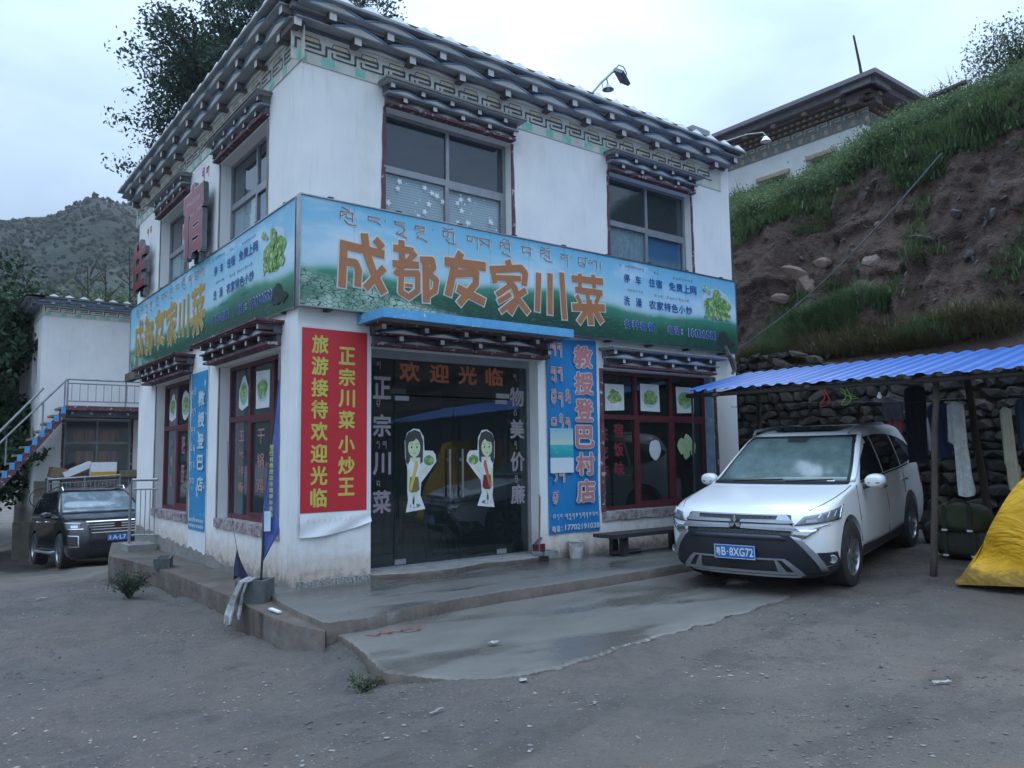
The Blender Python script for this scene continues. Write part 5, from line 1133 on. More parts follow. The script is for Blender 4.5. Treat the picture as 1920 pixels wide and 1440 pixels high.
# greenhouse
loc(B.patch(MB(), [(-.80, 1.075), (.80, 1.075), (.655, 1.565), (-.655, 1.565)], .006, 20, 10), 'windscreen', M_WSCR, smooth=True)
m = MB(); B.patch(m, [(-.845, 1.072), (-.80, 1.072), (-.645, 1.575), (-.69, 1.575)], .009, 3, 10); loc(m, 'pillar', M_CARW, smooth=True); m = MB(); B.patch(m, [(.80, 1.072), (.845, 1.072), (.69, 1.575), (.645, 1.575)], .009, 3, 10); loc(m, 'pillar', M_CARW, smooth=True)
m = MB(); B.patch(m, [(-.80, 1.055), (.80, 1.055), (.80, 1.078), (-.80, 1.078)], .010, 16, 1); B.patch(m, [(-.655, 1.552), (.655, 1.552), (.655, 1.572), (-.655, 1.572)], .009, 16, 1); B.patch(m, [(-.795, 1.078), (-.765, 1.078), (-.63, 1.56), (-.66, 1.56)], .0085, 2, 8); B.patch(m, [(.765, 1.078), (.795, 1.078), (.66, 1.56), (.63, 1.56)], .0085, 2, 8); loc(m, 'windscreen_seal', M_PLAS)
m = MB(); m.tube([B.P(B.th(-.55, 1.07), 1.07, .02), B.P(B.th(.05, 1.09), 1.09, .018)], .008, 5); m.tube([B.P(B.th(.1, 1.07), 1.07, .02), B.P(B.th(.62, 1.09), 1.09, .018)], .008, 5); loc(m, 'wiper', M_BLACK)
for left in (True, False):
    sg = 1 if left else -1
    loc(B.side(MB(), [(.74, 1.075, 1.09), (.5, 1.08, 1.27), (.25, 1.085, 1.45), (.10, 1.09, 1.52), (-.05, 1.09, 1.545), (-.22, 1.09, 1.555)], .005, left=left), 'front_window', M_CGL)
    loc(B.side(MB(), [(-.27, 1.09, 1.555), (-.6, 1.10, 1.555), (-.95, 1.105, 1.54), (-1.10, 1.11, 1.525)], .005, left=left), 'rear_window', M_CGL)
    loc(B.side(MB(), [(-1.15, 1.11, 1.52), (-1.5, 1.13, 1.47), (-1.75, 1.17, 1.40), (-1.95, 1.26, 1.30)], .005, left=left), 'quarter_window', M_CGL)
    m = MB(); B.side(m, [(.80, 1.055, 1.073), (.3, 1.062, 1.078), (-.3, 1.068, 1.084), (-1.0, 1.08, 1.097), (-1.5, 1.10, 1.118)], .011, left=left); loc(m, 'belt_trim', M_CHROME)
    # shut lines
    m = MB()
    for xs_ in ([(.93, .42), (.95, .7), (.93, 1.05)], [(-.22, .38), (-.24, .7), (-.25, 1.08)], [(-1.12, .75), (-1.15, .95), (-1.13, 1.1)]):
        pts = []
        for (x, z) in xs_: pts.append((x, sg*(B.par(z)[2]+.002), z))
        m.tube(pts, .005, 4)
    pts = [B.P(sg*90, z, .001) for z in ()]; loc(m, 'shut_line', M_BLACK)
    for x in (.02, -1.02):
        m = MB(); w_ = B.par(.93)[2]; m.tube([(x+.0, sg*(w_+.0), .93), (x-.02, sg*(w_+.035), .93), (x-.16, sg*(w_+.035), .935), (x-.19, sg*w_, .935)], .013, 8); loc(m, 'door_handle', M_CHROME, smooth=40)
    m = MB(); B.side(m, [(.93, .26, .38), (.4, .25, .36), (-.4, .25, .36), (-.93, .26, .38)], .010, left=left); loc(m, 'sill_trim', M_PLAS)
    m = MB(); B.side(m, [(.85, .375, .392), (.0, .36, .377), (-.85, .385, .402)], .012, left=left); loc(m, 'sill_chrome', M_SILV)
    mirror_part(B, t, .68, sg*.97, 1.05, M_CARW, sg)
    m = MB(); m.tube([(.15, sg*.60, 1.60), (.05, sg*.615, 1.655), (-.6, sg*.585, 1.685), (-1.5, sg*.57, 1.665), (-1.75, sg*.56, 1.60)], .017, 8); loc(m, 'roof_rail', M_SILV, smooth=40)
    # hood shut line
    m = MB(); m.tube([B.P(sg*t_, z, .0015) for t_, z in ((46, .885), (58, .93), (66, .97), (70, 1.01), (71, 1.05))], .005, 4); loc(m, 'shut_line', M_BLACK)
    # lamps
    A = lambda *c: [(sg*a, z) for a, z in c]
    o_ = (lambda c: c if sg > 0 else [c[1], c[0], c[3], c[2]])
    hl = loc(B.patch(MB(), o_([(sg*33, .745), (sg*93, .775), (sg*99, .895), (sg*42, .832)]), .010, 18, 5, useth=True), 'headlight', M_LAMP, smooth=True)
    m = MB()
    for a in (58, 70, 82): B.patch(m, o_([(sg*(a-1.5), .812), (sg*(a+.8), .812), (sg*(a+4), .862), (sg*(a+2.2), .862)]), .014, 2, 3, useth=True)
    m.build('led_bar', M_LED, hl, local=True)
    m = MB(); B.patch(m, o_([(sg*44, .770), (sg*56, .775), (sg*56, .80), (sg*44, .797)]), .014, 4, 2, useth=True); m.build('projector', M_SILV, hl, local=True)
    m = MB(); B.patch(m, o_([(sg*90, .765), (sg*95, .770), (sg*101, .900), (sg*97, .900)]), .014, 2, 5, useth=True); B.patch(m, o_([(sg*30, .690), (sg*55, .705), (sg*95, .785), (sg*90, .768)]), .016, 14, 2, useth=True); B.patch(m, o_([(sg*30, .650), (sg*42, .620), (sg*58, .706), (sg*30, .706)]), .018, 6, 3, useth=True); loc(m, 'chrome_sweep', M_CHROME, smooth=True)
    m = MB(); B.patch(m, o_([(sg*60, .285), (sg*71, .275), (sg*37, .635), (sg*29, .650)]), .016, 8, 8, useth=True); loc(m, 'shield_edge', M_SILV, smooth=True)
    m = MB(); B.patch(m, o_([(sg*64, .330), (sg*90, .335), (sg*84, .455), (sg*54, .475)]), .012, 8, 4, useth=True); loc(m, 'fog_recess', M_PLAS)
    m = MB(); B.patch(m, o_([(sg*40, .215), (sg*100, .215), (sg*100, .335), (sg*40, .300)]), .010, 12, 3, useth=True); loc(m, 'bumper_skirt', M_PLAS)
    q = B.P(sg*74, .395, .016); m = MB(); d_ = Vector((q.x, q.y*1.2, 0)).normalized(); Mx = Matrix.Translation(q) @ d_.to_track_quat('Z', 'Y').to_matrix().to_4x4(); m.lathe([(.045, 0), (.045, .014), (.036, .018), (.028, .008), (0, .006)], 18, Mx); loc(m, 'fog_light', M_SILV, smooth=30)
# grille and bumper
loc(B.patch(MB(), [(-.78, .235), (.78, .235), (.60, .70), (-.60, .70)], .006, 24, 8), 'lower_bumper', M_PLAS, smooth=True)
loc(B.patch(MB(), [(-.60, .70), (.60, .70), (.56, .845), (-.56, .845)], .0075, 18, 4), 'grille_back', M_PLAS, smooth=True)
m = MB(); B.patch(m, [(-.52, .838), (.52, .838), (.54, .850), (-.54, .850)], .012, 16, 1); loc(m, 'grille_bar', M_SILV)
for sg in (-1, 1):
    o_ = (lambda c: c if sg > 0 else [(-p, q) for p, q in (c[1], c[0], c[3], c[2])])
    m = MB(); B.patch(m, o_([(.05, .770), (.56, .765), (.42, .800), (.06, .795)]), .020, 10, 1); B.patch(m, o_([(.42, .775), (.60, .765), (.52, .842), (.44, .842)]), .020, 4, 3); loc(m, 'grille_bar', M_SILV)
    m = MB(); B.patch(m, o_([(.06, .712), (.66, .690), (.56, .752), (.07, .752)]), .020, 10, 2); loc(m, 'grille_bar', M_SILV)
m = MB()
for i in range(15):
    for j in range(3):
        y = -.42+.06*i+(.03 if j % 2 else 0); q = B.P(B.th(y, .82), .828-.013*j, .010)
        if abs(y) < .42: m.box(q.x-.003, q.x+.003, y-.020, y+.020, q.z-.004, q.z+.004)
        q = B.P(B.th(y, .69), .695-.013*j, .010); m.box(q.x-.003, q.x+.004, y-.020, y+.020, q.z-.004, q.z+.004)
loc(m, 'grille_mesh', mk('grille mesh', (.10, .11, .13), (.08, .09, .11), .4), kind='stuff')
m = MB(); B.patch(m, [(-.54, .60), (.54, .60), (.46, .650), (-.46, .650)], .013, 12, 1); loc(m, 'bumper_ridge', mk('bumper ridge', (.03, .035, .05), (.035, .04, .055), .3), smooth=True)
m = MB(); B.patch(m, [(-.60, .262), (.60, .262), (.58, .285), (-.58, .285)], .026, 16, 1); B.patch(m, [(-.46, .402), (.46, .402), (.455, .416), (-.455, .416)], .026, 16, 1)
loc(m, 'skid_frame', M_SILV)
for sg in (-1, 1):
    o_ = (lambda c: c if sg > 0 else [(-p, q) for p, q in (c[1], c[0], c[3], c[2])])
    m = MB(); B.patch(m, o_([(.585, .262), (.66, .255), (.50, .416), (.455, .416)]), .026, 3, 5); B.patch(m, o_([(.42, .286), (.50, .286), (.42, .40), (.40, .40)]), .024, 2, 4); loc(m, 'skid_strut', M_SILV)
m = MB(); B.patch(m, [(-.54, .287), (.54, .287), (.44, .40), (-.44, .40)], .012, 14, 3); loc(m, 'intake', M_BLACK)
CF = lambda u, v, d: (2.318+d, u, v)
m = MB(); m.fbox(CF, -.225, .225, .395, .54, 0, .012); pl = loc(m, 'licence_plate', M_PLATE)
m = MB(); border(m, CF, -.218, .218, .402, .533, .012, .0145, .004); m.text(CF, '粤', -.205, .425, -.155, .51, .013, .01); m.text(CF, 'B', -.145, .425, -.095, .512, .013, .012); m.text(CF, '8XG72', -.055, .425, .205, .512, .013, .012); m.box(2.3185, 2.3325, -.082, -.070, .462, .474); m.build('plate_text', M_WHITE, pl, local=True)
m = MB(); q0 = B.P(0, .77, 0).x+.024
for a in (90, 210, 330):
    c0 = Vector((0, .765)); dirv = Vector((math.cos(R(a)), math.sin(R(a)))); n_ = Vector((-dirv.y, dirv.x)); s_ = .078
    P = [c0, c0+dirv*s_*.5+n_*s_*.29, c0+dirv*s_, c0+dirv*s_*.5-n_*s_*.29]
    m.prism(lambda u, v, d: (q0+d, u, v), [(p.x, p.y) for p in P], 0, .012)
loc(m, 'badge', M_CHROME)
m = MB(); n_ = 10; V = [(-.05-1.0*0, 0, 0)]
def top(x, y): 
    r_ = max(0, 1-(abs(y)/.70)**2); return 1.672
m = MB(); m.add([(-.10, -.42, 1.652), (-.10, .42, 1.652), (-.62, .40, 1.676), (-.62, -.40, 1.676), (-.05, -.36, 1.640), (-.05, .36, 1.640)], [(4, 5, 1, 0), (0, 1, 2, 3)]); loc(m, 'sunroof', M_CGL)
m = MB(); B.patch(m, [(-.12, 1.50), (.12, 1.50), (.14, 1.562), (-.14, 1.562)], .0065, 6, 3); loc(m, 'mirror_housing', M_BLACK)
loc(B.patch(MB(), [(.56, 1.08), (.64, 1.08), (.635, 1.095), (.555, 1.095)], .0085, 2, 1), 'windscreen_label', M_WHITE)
for sg in (-1, 1): 
    m = MB(); B.patch(m, ([(sg*55, .80), (sg*88, .80), (sg*85, 1.0), (sg*62, 1.0)] if sg > 0 else [(sg*88, .80), (sg*55, .80), (sg*62, 1.0), (sg*85, 1.0)]), .008, 6, 4, rear=True, useth=True); loc(m, 'tail_light', mk('tail light', (.35, .01, .02), (.25, .01, .02), .2))

# ---------------------------------------------------------------- black SUV by the annex
t = thing('parked_suv', 'black SUV with chrome slatted grille parked in front of the white annex at left', 'SUV', (.33, 13.2, -.90), 0)
hd = R(-87.1); t.rotation_euler = Matrix((Vector((math.cos(hd), math.sin(hd), .06)).normalized(), Vector((-math.sin(hd), math.cos(hd), 0)), Vector((0, 0, 1)))).transposed().to_euler()
LV2 = [(z+(.03 if z > .5 else 0), xf*1.04, xr*1.04, w*1.06, cf, crr) for z, xf, xr, w, cf, crr in LV]
LV2 = [(min(z, 9)*1.02+(.06 if z > .85 else .0), xf, xr, w, cf*.8, crr) for z, xf, xr, w, cf, crr in LV2]
B = CarBody(LV2, 3.4)
car_body_mesh(B, 'body', M_CARB, t, (1.42, -1.42), .38, .84)
for x in (1.42, -1.42):
    for y in (.85, -.85): wheel(t, x, y, .38, .25, 0, 6)
loc(B.patch(MB(), [(-.82, 1.19), (.82, 1.19), (.69, 1.68), (-.69, 1.68)], .006, 16, 8), 'windscreen', M_WSCRB, smooth=True)
for left in (True, False):
    sg = 1 if left else -1; o_ = (lambda c: c if sg > 0 else [c[1], c[0], c[3], c[2]])
    loc(B.side(MB(), [(.76, 1.19, 1.21), (.5, 1.19, 1.38), (.25, 1.19, 1.55), (.05, 1.19, 1.63), (-.22, 1.19, 1.65)], .005, left=left), 'front_window', M_CGL)
    loc(B.side(MB(), [(-.27, 1.20, 1.65), (-.7, 1.20, 1.65), (-1.12, 1.21, 1.63)], .005, left=left), 'rear_window', M_CGL)
    loc(B.side(MB(), [(-1.18, 1.21, 1.62), (-1.6, 1.23, 1.58), (-2.0, 1.30, 1.45)], .005, left=left), 'quarter_window', M_CGL)
    m = MB(); B.side(m, [(.80, 1.165, 1.18), (-.3, 1.172, 1.188), (-1.7, 1.19, 1.206)], .010, left=left); loc(m, 'belt_trim', M_CHROME)
    for x in (.0, -1.05):
        m = MB(); w_ = B.par(1.0)[2]; m.tube([(x, sg*w_, 1.02), (x-.02, sg*(w_+.035), 1.02), (x-.16, sg*(w_+.035), 1.02), (x-.19, sg*w_, 1.02)], .014, 8); loc(m, 'door_handle', M_CHROME)
    m = MB(); m.tube([(1.0, sg*.93, .36), (.9, sg*1.03, .34), (-.9, sg*1.03, .34), (-1.0, sg*.93, .36)], .03, 8); loc(m, 'side_step', M_SILV)
    m = MB(); m.tube([(.2, sg*.66, 1.72), (.1, sg*.665, 1.80), (-.7, sg*.64, 1.83), (-1.6, sg*.62, 1.80), (-1.8, sg*.6, 1.72)], .02, 8); loc(m, 'roof_rail', M_CHROME)
    mirror_part(B, t, .72, sg*1.06, 1.14, M_CARB, sg)
    hl = loc(B.patch(MB(), o_([(sg*38, .84), (sg*86, .86), (sg*90, .985), (sg*36, .965)]), .010, 12, 4, useth=True), 'headlight', M_LAMP, smooth=True)
    m = MB(); B.patch(m, o_([(sg*38, .95), (sg*88, .975), (sg*88, .985), (sg*38, .965)]), .014, 10, 1, useth=True); B.patch(m, o_([(sg*44, .86), (sg*62, .865), (sg*62, .92), (sg*44, .915)]), .014, 4, 1, useth=True); m.build('led_bar', M_LED, hl, local=True)
    m = MB()
    B.patch(m, o_([(sg*33, .825), (sg*88, .84), (sg*88, .855), (sg*33, .842)]), .016, 10, 1, useth=True); B.patch(m, o_([(sg*42, .68), (sg*72, .70), (sg*72, .722), (sg*42, .70)]), .016, 8, 1, useth=True); B.patch(m, o_([(sg*42, .46), (sg*66, .47), (sg*66, .488), (sg*42, .48)]), .016, 8, 1, useth=True); B.patch(m, o_([(sg*41, .46), (sg*43.5, .46), (sg*43.5, .70), (sg*41, .70)]), .016, 1, 4, useth=True)
    loc(m, 'bumper_chrome', M_CHROME)
    m = MB(); B.patch(m, o_([(sg*46, .51), (sg*66, .51), (sg*70, .67), (sg*46, .66)]), .012, 6, 3, useth=True); loc(m, 'fog_recess', M_RIMD)
m = MB(); B.patch(m, [(-.52, .76), (.52, .76), (.60, .99), (-.60, .99)], .008, 14, 4); loc(m, 'grille_back', M_BLACK)
m = MB()
for z, w_ in ((.965, .60), (.91, .585), (.855, .56), (.80, .53)): B.patch(m, [(-w_, z), (w_, z), (w_, z+.018), (-w_, z+.018)], .018, 14, 1)
B.patch(m, [(-.50, .735), (.50, .735), (.54, .757), (-.54, .757)], .020, 14, 1); loc(m, 'grille_slat', M_CHROME)
q0 = B.P(0, .9, 0).x+.03
m = MB(); m.prism(lambda u, v, d: (q0+d, u, v), [(0, .80), (.06, .84), (.07, .94), (0, .955), (-.07, .94), (-.06, .84)], 0, .015); loc(m, 'badge', mk('dark red badge', (.08, .015, .02), (.06, .01, .015), .3))
CF = lambda u, v, d: (B.P(0, .6, 0).x+.02+d, u, v)
m = MB(); m.fbox(CF, -.22, .22, .56, .70, 0, .012); pl = loc(m, 'licence_plate', M_PLATE)
m = MB(); m.text(CF, '津', -.20, .585, -.145, .675, .013, .01); m.text(CF, 'A·L7', -.12, .585, .15, .675, .013, .02); m.build('plate_text', M_WHITE, pl, local=True)
m = MB(); B.patch(m, [(-.55, .30), (.55, .30), (.50, .42), (-.50, .42)], .012, 12, 3); loc(m, 'skid_plate', M_PLAS)
# ================================================================ carport, stone wall, clothes, tent
g = NT('blue sheet metal', .42); g.out(g.mix(g.rng(g.noise(3, 5), .55, .75, 0, .5), (.006, .090, .34), (.014, .13, .42))); M_SHEET = g.m
M_WOODP = mk('weathered pole', (.085, .072, .062), (.05, .042, .036), .85, 5, .4, 20, stretch=(4, 4, .5)); M_DKW = mk('dark timber', (.03, .026, .022), (.045, .038, .03), .8, 6, stretch=(1, 5, 1))
t = thing('carport', 'blue corrugated roof on rough poles over the white SUV', 'carport', (6.5, -3.5, .15))
fl, fr_, bl, br = Vector((5.60, -.60, 2.405)), Vector((5.50, -8.6, 2.27)), Vector((7.42, -.44, 2.79)), Vector((7.75, -8.6, 2.77))
nsh = 9
for k in range(nsh):
    V = []; F = []; NU = 54; NV = 6; s0, s1 = k/nsh, (k+1)/nsh+.004; rr = random.Random(k); off = rr.uniform(-.05, .05); lift = .004*(k % 2)
    for j in range(NV+1):
        for i in range(NU+1):
            s_ = s0+(s1-s0)*i/NU; q = j/NV; a = fl.lerp(fr_, s_); b = bl.lerp(br, s_); p = a.lerp(b, q*(1+off*.4)-(.0 if j else .02*rr.random()))
            ph = (s_*8.05/.20) % 1.0; hgt = .019*max(-1, min(1, 1.6*math.cos(2*math.pi*ph)))+.012*float(vnoise(s_*23, q*3, 0, 4))
            V.append((p.x-(.02*off if j == 0 else 0), p.y, p.z+hgt*.6+lift))
    F = [(j*(NU+1)+i, j*(NU+1)+i+1, (j+1)*(NU+1)+i+1, (j+1)*(NU+1)+i) for j in range(NV) for i in range(NU)]
    MB().add(V, F).build('roof_sheet', M_SHEET, t)
def pole(p0, p1, r, mat=M_WOODP, nm='post'):
    n = 8; m = MB(); a, b = Vector(p0), Vector(p1); rr = random.Random(int(p0[1]*10)); m.tube([a.lerp(b, i/n)+Vector((rr.uniform(-.008, .008), rr.uniform(-.008, .008), 0)) for i in range(n+1)], [r*(1-.15*i/n) for i in range(n+1)], 8); return m.build(nm, mat, t, smooth=True)
pole((5.78, -3.88, .05), (5.80, -4.04, 2.31), .040); pole((5.72, -7.6, .05), (5.74, -7.6, 2.26), .045); pole((7.38, -3.92, .15), (7.22, -3.76, 2.70), .050, M_DKW); pole((7.4, -.5, .2), (7.42, -.62, 2.72), .045, M_DKW); pole((5.75, -.62, .14), (5.72, -.66, 2.38), .018, M_DKW); pole((7.4, -7.6, .15), (7.45, -7.6, 2.7), .05, M_DKW)
pole((5.66, -.62, 2.34), (5.60, -8.5, 2.21), .032, M_DKW, 'beam'); pole((7.36, -.5, 2.70), (7.52, -8.5, 2.68), .04, M_DKW, 'beam'); pole((6.5, -.55, 2.54), (6.55, -8.5, 2.46), .03, M_DKW, 'beam')
for y in (-1.2, -2.6, -3.85, -5.6, -7.3): pole((5.5, y, 2.30), (7.6, y, 2.70), .028, M_DKW, 'rafter')
# hanging bits
for (p, c_, l, n_) in (((5.62, -2.72, 2.28), M_REDL, 'loop of red string hanging from the blue roof edge', 'string'), ((5.62, -3.0, 2.28), mk('green cord', (.10, .22, .04), (.14, .28, .06)), 'tangle of green cord hanging from the blue roof edge', 'twine')):
    m = MB(); P = [Vector(p)+Vector((.02*math.sin(k*1.3), -.05*math.sin(k*.9)-(.01*k), -.22*math.sin(math.pi*k/12))) for k in range(13)]; m.tube(P, .006, 5)
    if n_ == 'twine': 
        for k in range(6): m.tube([Vector(p)+Vector((0, -.03*k, -.05-.02*k)), Vector(p)+Vector((.03, -.03*k-.06, -.10-.02*(k % 3)))], .005, 4)
    m.build(n_, c_, None, **T(l, n_))
t2 = thing('light_bulb', 'small white bulb hanging below the blue roof', 'bulb', (5.75, -3.42, 2.2)); m = MB(); m.tube([(0, 0, .10), (.02, .02, 0)], .004, 5); m.build('cord', M_BLACK, t2, local=True); m = MB(); m.lathe([(.012, .0), (.014, -.02), (.03, -.05), (.02, -.075), (0, -.08)], 12, Matrix.Translation((.02, .02, 0))); m.build('bulb', M_WHITE, t2, local=True, smooth=True)
# dry stone wall
def rock_mesh(seed, mats, name='stone', rough=.22):
    bm = bmesh.new(); bmesh.ops.create_icosphere(bm, subdivisions=1, radius=.5); rr = random.Random(seed)
    for v in bm.verts: v.co *= 1+rr.uniform(-rough, rough); v.co.x = max(-.42, min(.42, v.co.x)); v.co.z = max(-.40, min(.40, v.co.z))
    me = bpy.data.meshes.new(name); bm.to_mesh(me); bm.free(); me.materials.append(mats); return me
ST = [rock_mesh(i, M_STONE[i % 4]) for i in range(16)]
wall = thing('stone_wall', 'dark dry stone wall behind the carport at the foot of the cut hill', 'stone wall', (9.0, -2, .3))
m = MB(); m.box(9.12, 9.6, -14, 9, -.5, 2.80); m.build('wall_core', mk('wall earth fill', (.035, .03, .028), (.05, .045, .04), .95), wall)
rr = random.Random(11); cnt = 0; z = .22
stuff = MB()
rows = []
while z < 3.55:
    h = rr.uniform(.12, .26); y = -5.4
    topz = 3.25+.25*float(sst(-1.5, 1.0, y))
    while y < 2.4:
        w_ = rr.choice((rr.uniform(.12, .25), rr.uniform(.2, .5))); zt = 2.80+.50*float(sst(-1.6, .2, y+w_/2))+rr.uniform(-.12, .12)
        if z+h/2 < zt: rows.append((y+w_/2, z+h/2, w_, h))
        y += w_*.97
    z += h*.9
# the stones that show largest are single parts, the rest one joined part
rows.sort(key=lambda q: -(q[2]*q[3])*(1.6 if q[1] > 1.4 else .7))
for i, (y, z, w_, h) in enumerate(rows):
    me = ST[rr.randrange(16)]; M4 = Matrix.Translation((9.10+rr.uniform(-.05, .03)-(z-1.5)*.0, y, z)) @ Matrix.Rotation(rr.uniform(-.45, .45), 4, 'X') @ Matrix.Rotation(rr.uniform(-.5, .5), 4, 'Z') @ Matrix.Diagonal((rr.uniform(.26, .36), w_*1.22, h*1.32, 1))
    if i < 290:
        o = link('stone', me, wall); o.matrix_parent_inverse = PW[wall.name].inverted(); o.matrix_basis = M4
    else: stuff.add([M4 @ v.co for v in me.vertices], [tuple(p.vertices) for p in me.polygons])
stuff.build('rubble_filling', M_STONE[0], wall, kind='stuff')
# rocks in the earth face
def rock(loc_, sc, mat, label, seed, rot=(0, 0, 0)):
    bm = bmesh.new(); bmesh.ops.create_icosphere(bm, subdivisions=2, radius=.5); r2 = random.Random(seed); pl = [(Vector((r2.gauss(0, 1), r2.gauss(0, 1), r2.gauss(0, 1))).normalized(), r2.uniform(.24, .40)) for _ in range(11)]
    for v in bm.verts:
        for n_, d_ in pl:
            e = v.co.dot(n_)-d_
            if e > 0: v.co -= n_*e
    for f in bm.faces: f.smooth = False
    me = bpy.data.meshes.new('rock'); bm.to_mesh(me); bm.free(); me.materials.append(mat); o = link('rock', me, None, **T(label, 'rock')); o.location = loc_; o.scale = sc; o.rotation_euler = rot
def on_face(y, z):   # a point of the cut face at this y,z
    i = np.argmin(np.where((HS > .2) & (HS < 1), (HY-y)**2+(HZ-z)**2, 1e9)); return (float(HX.flat[i]), float(HY.flat[i]), float(HZ.flat[i]))
for (y, z, s_, mi, lab) in ((.95, 5.15, (.5, .9, .42), 0, 'large pink rock slab in the earth bank just right of the restaurant'), (.55, 4.85, (.4, .7, .5), 0, 'broken pink rock below the large slab beside the restaurant'), (.35, 5.25, (.3, .4, .28), 0, 'small pink rock right of the large slab in the bank'), (1.1, 4.65, (.35, .6, .35), 0, 'cracked grey pink rock lowest beside the restaurant wall'),
                         (-.75, 5.05, (.28, .42, .36), 2, 'pale cream rock beside the cable in the middle of the earth bank'), (-.75, 5.85, (.2, .18, .22), 0, 'small orange rock high in the earth bank'), (-.70, 4.6, (.3, .5, .22), 1, 'flat grey rock under the pale cream rock'), (-1.75, 5.25, (.3, .55, .14), 1, 'thin grey rock ledge in the middle of the bank'), (-2.25, 5.6, (.25, .3, .2), 1, 'angular grey rock upper middle of the bank'), (-2.6, 4.75, (.2, .25, .2), 1, 'small grey rock above the blue roof'), (-3.5, 5.8, (.15, .25, .12), 2, 'small pale rock high at the right of the bank')):
    p = on_face(y, z); rock((p[0]+.02, p[1], p[2]), s_, M_ROCK[mi], lab, int(z*100), (R(20), 0, R(10)))
# rubble in the face, too small to count
m = MB(); rr = random.Random(3)
for i in range(900):
    y = rr.uniform(-7, 2.2); z = rr.uniform(3.5, 6.9); p = on_face(y, z) if i < 700 else (9.6+rr.random()*.3, y, 3.2+rr.random()*.3); s_ = rr.uniform(.02, .09)*(1.0 if rr.random() < .9 else 1.8); me = ST[rr.randrange(16)]
    M4 = Matrix.Translation(p) @ Matrix.Rotation(rr.uniform(0, 3), 4, 'X') @ Matrix.Diagonal((s_, s_*1.5, s_*.8, 1)); m.add([M4 @ v.co for v in me.vertices], [tuple(q.vertices) for q in me.polygons])
m.build('bank_rubble', M_ROCK[1], None, kind='stuff', label='loose stones bedded in the cut earth bank', category='rubble')

# clothes on the line: closed garments with folds
def garment(name, label, cat, x, y0, y1, z0, z1, outline, mat, thick=.05, seed=0, hanger=True):
    t = thing(name, label, cat, (x, (y0+y1)/2, z1)); NU, NV = 14, 26; V = []; rr = random.Random(seed); ph = rr.uniform(0, 6)
    for side in (1, -1):
        for j in range(NV+1):
            q = j/NV; l, r_ = outline(q)
            for i in range(NU+1):
                s_ = i/NU; u = l+(r_-l)*s_; wv = .018*math.sin(u*22+ph+q*2)*(.3+q)+.012*math.sin(u*41+ph)*(.2+q)
                edge = math.sin(math.pi*s_)**.5; V.append((x+side*thick*.5*edge*(.5+.5*math.sin(math.pi*min(1, q*1.1+.05)))+wv, y0+(y1-y0)*u, z1+(z0-z1)*q+.01*math.sin(u*9+ph)*q))
    n = (NU+1)*(NV+1); F = []
    for j in range(NV):
        for i in range(NU):
            a = j*(NU+1)+i; F.append((a, a+1, a+NU+2, a+NU+1)); F.append((n+a, n+a+NU+1, n+a+NU+2, n+a+1))
    for j in range(NV):
        a = j*(NU+1); b = a+NU; F.append((a, a+NU+1, n+a+NU+1, n+a)); F.append((b, n+b, n+b+NU+1, b+NU+1))
    MB().add(V, F).build('cloth', mat, t, smooth=True)
    if hanger: m = MB(); m.tube([(x, (y0+y1)/2, z1+.10), (x, (y0+y1)/2+.02, z1+.06), (x, (y0+y1)/2, z1+.0)], .006, 5); m.tube([(x, y0+.02, z1-.03), (x, (y0+y1)/2, z1+.02), (x, y1-.02, z1-.03)], .006, 5); m.build('hanger', M_BLACK, t)
M_LACE = mk('white lace cloth', (.62, .65, .65), (.42, .46, .47), .85, 16, .6, 60); M_CREAMC = mk('cream cloth', (.50, .50, .40), (.40, .40, .32), .85, 6, .3, 30); M_DKC = mk('dark cloth', (.012, .014, .022), (.02, .022, .03), .9); M_PINKC = mk('dull crimson cloth', (.14, .018, .035), (.10, .012, .03), .85, 8); M_GREYC = mk('grey cloth', (.20, .23, .24), (.15, .18, .19), .85, 8); M_DENIM = mk('blue grey cloth', (.05, .08, .15), (.035, .06, .11), .85, 8); M_NAVYC = mk('navy cloth', (.015, .03, .10), (.01, .02, .07), .85, 8)
kf = lambda P: (lambda q: tuple(np.interp(q, [p[0] for p in P], [p[k] for p in P]) for k in (1, 2)))
garment('hanging_dress', 'long white lace dress hanging behind the right carport post', 'dress', 6.5, -4.10, -3.83, .97, 2.08, kf([(0, .58, .74), (.012, .40, .92), (.04, .30, .98), (.10, .27, .99), (.2, .26, .98), (.44, .22, 1.0), (.455, .24, .84), (.55, .2, .80), (.75, .10, .78), (.97, .02, .74), (1, .06, .70)]), M_LACE, .06, 1)
garment('hanging_coat', 'long cream coat hanging above the yellow tarpaulin', 'coat', 6.5, -4.57, -4.40, 1.06, 1.98, kf([(0, .55, .8), (.012, .3, 1.0), (.2, .25, 1), (.7, .1, .95), (.72, .0, .8), (1, .05, .70)]), M_CREAMC, .06, 2)
garment('hanging_shirt', 'blue grey shirt hanging beside the long cream coat', 'shirt', 6.62, -4.72, -4.50, 1.50, 2.07, kf([(0, .3, .7), (.1, .1, .95), (1, .05, .9)]), M_DENIM, .06, 3)
garment('skirt', 'dull crimson skirt hanging behind the roof of the white SUV', 'skirt', 8.5, -2.36, -2.08, 1.64, 2.0, kf([(0, .05, .95), (1, .1, 1.0)]), M_PINKC, .05, 4, False)
garment('hanging_shirt', 'black short shirt hung over the crimson skirt behind the SUV', 'shirt', 8.45, -2.40, -2.04, 1.98, 2.27, kf([(0, .3, .7), (.15, .0, 1), (1, .08, .92)]), M_DKC, .05, 5)
garment('hanging_towel', 'small grey towel hanging left of the carport post', 'towel', 8.45, -2.78, -2.58, 1.5, 1.98, kf([(0, .25, .8), (.3, .15, .9), (1, .0, .85)]), M_GREYC, .03, 6, False)
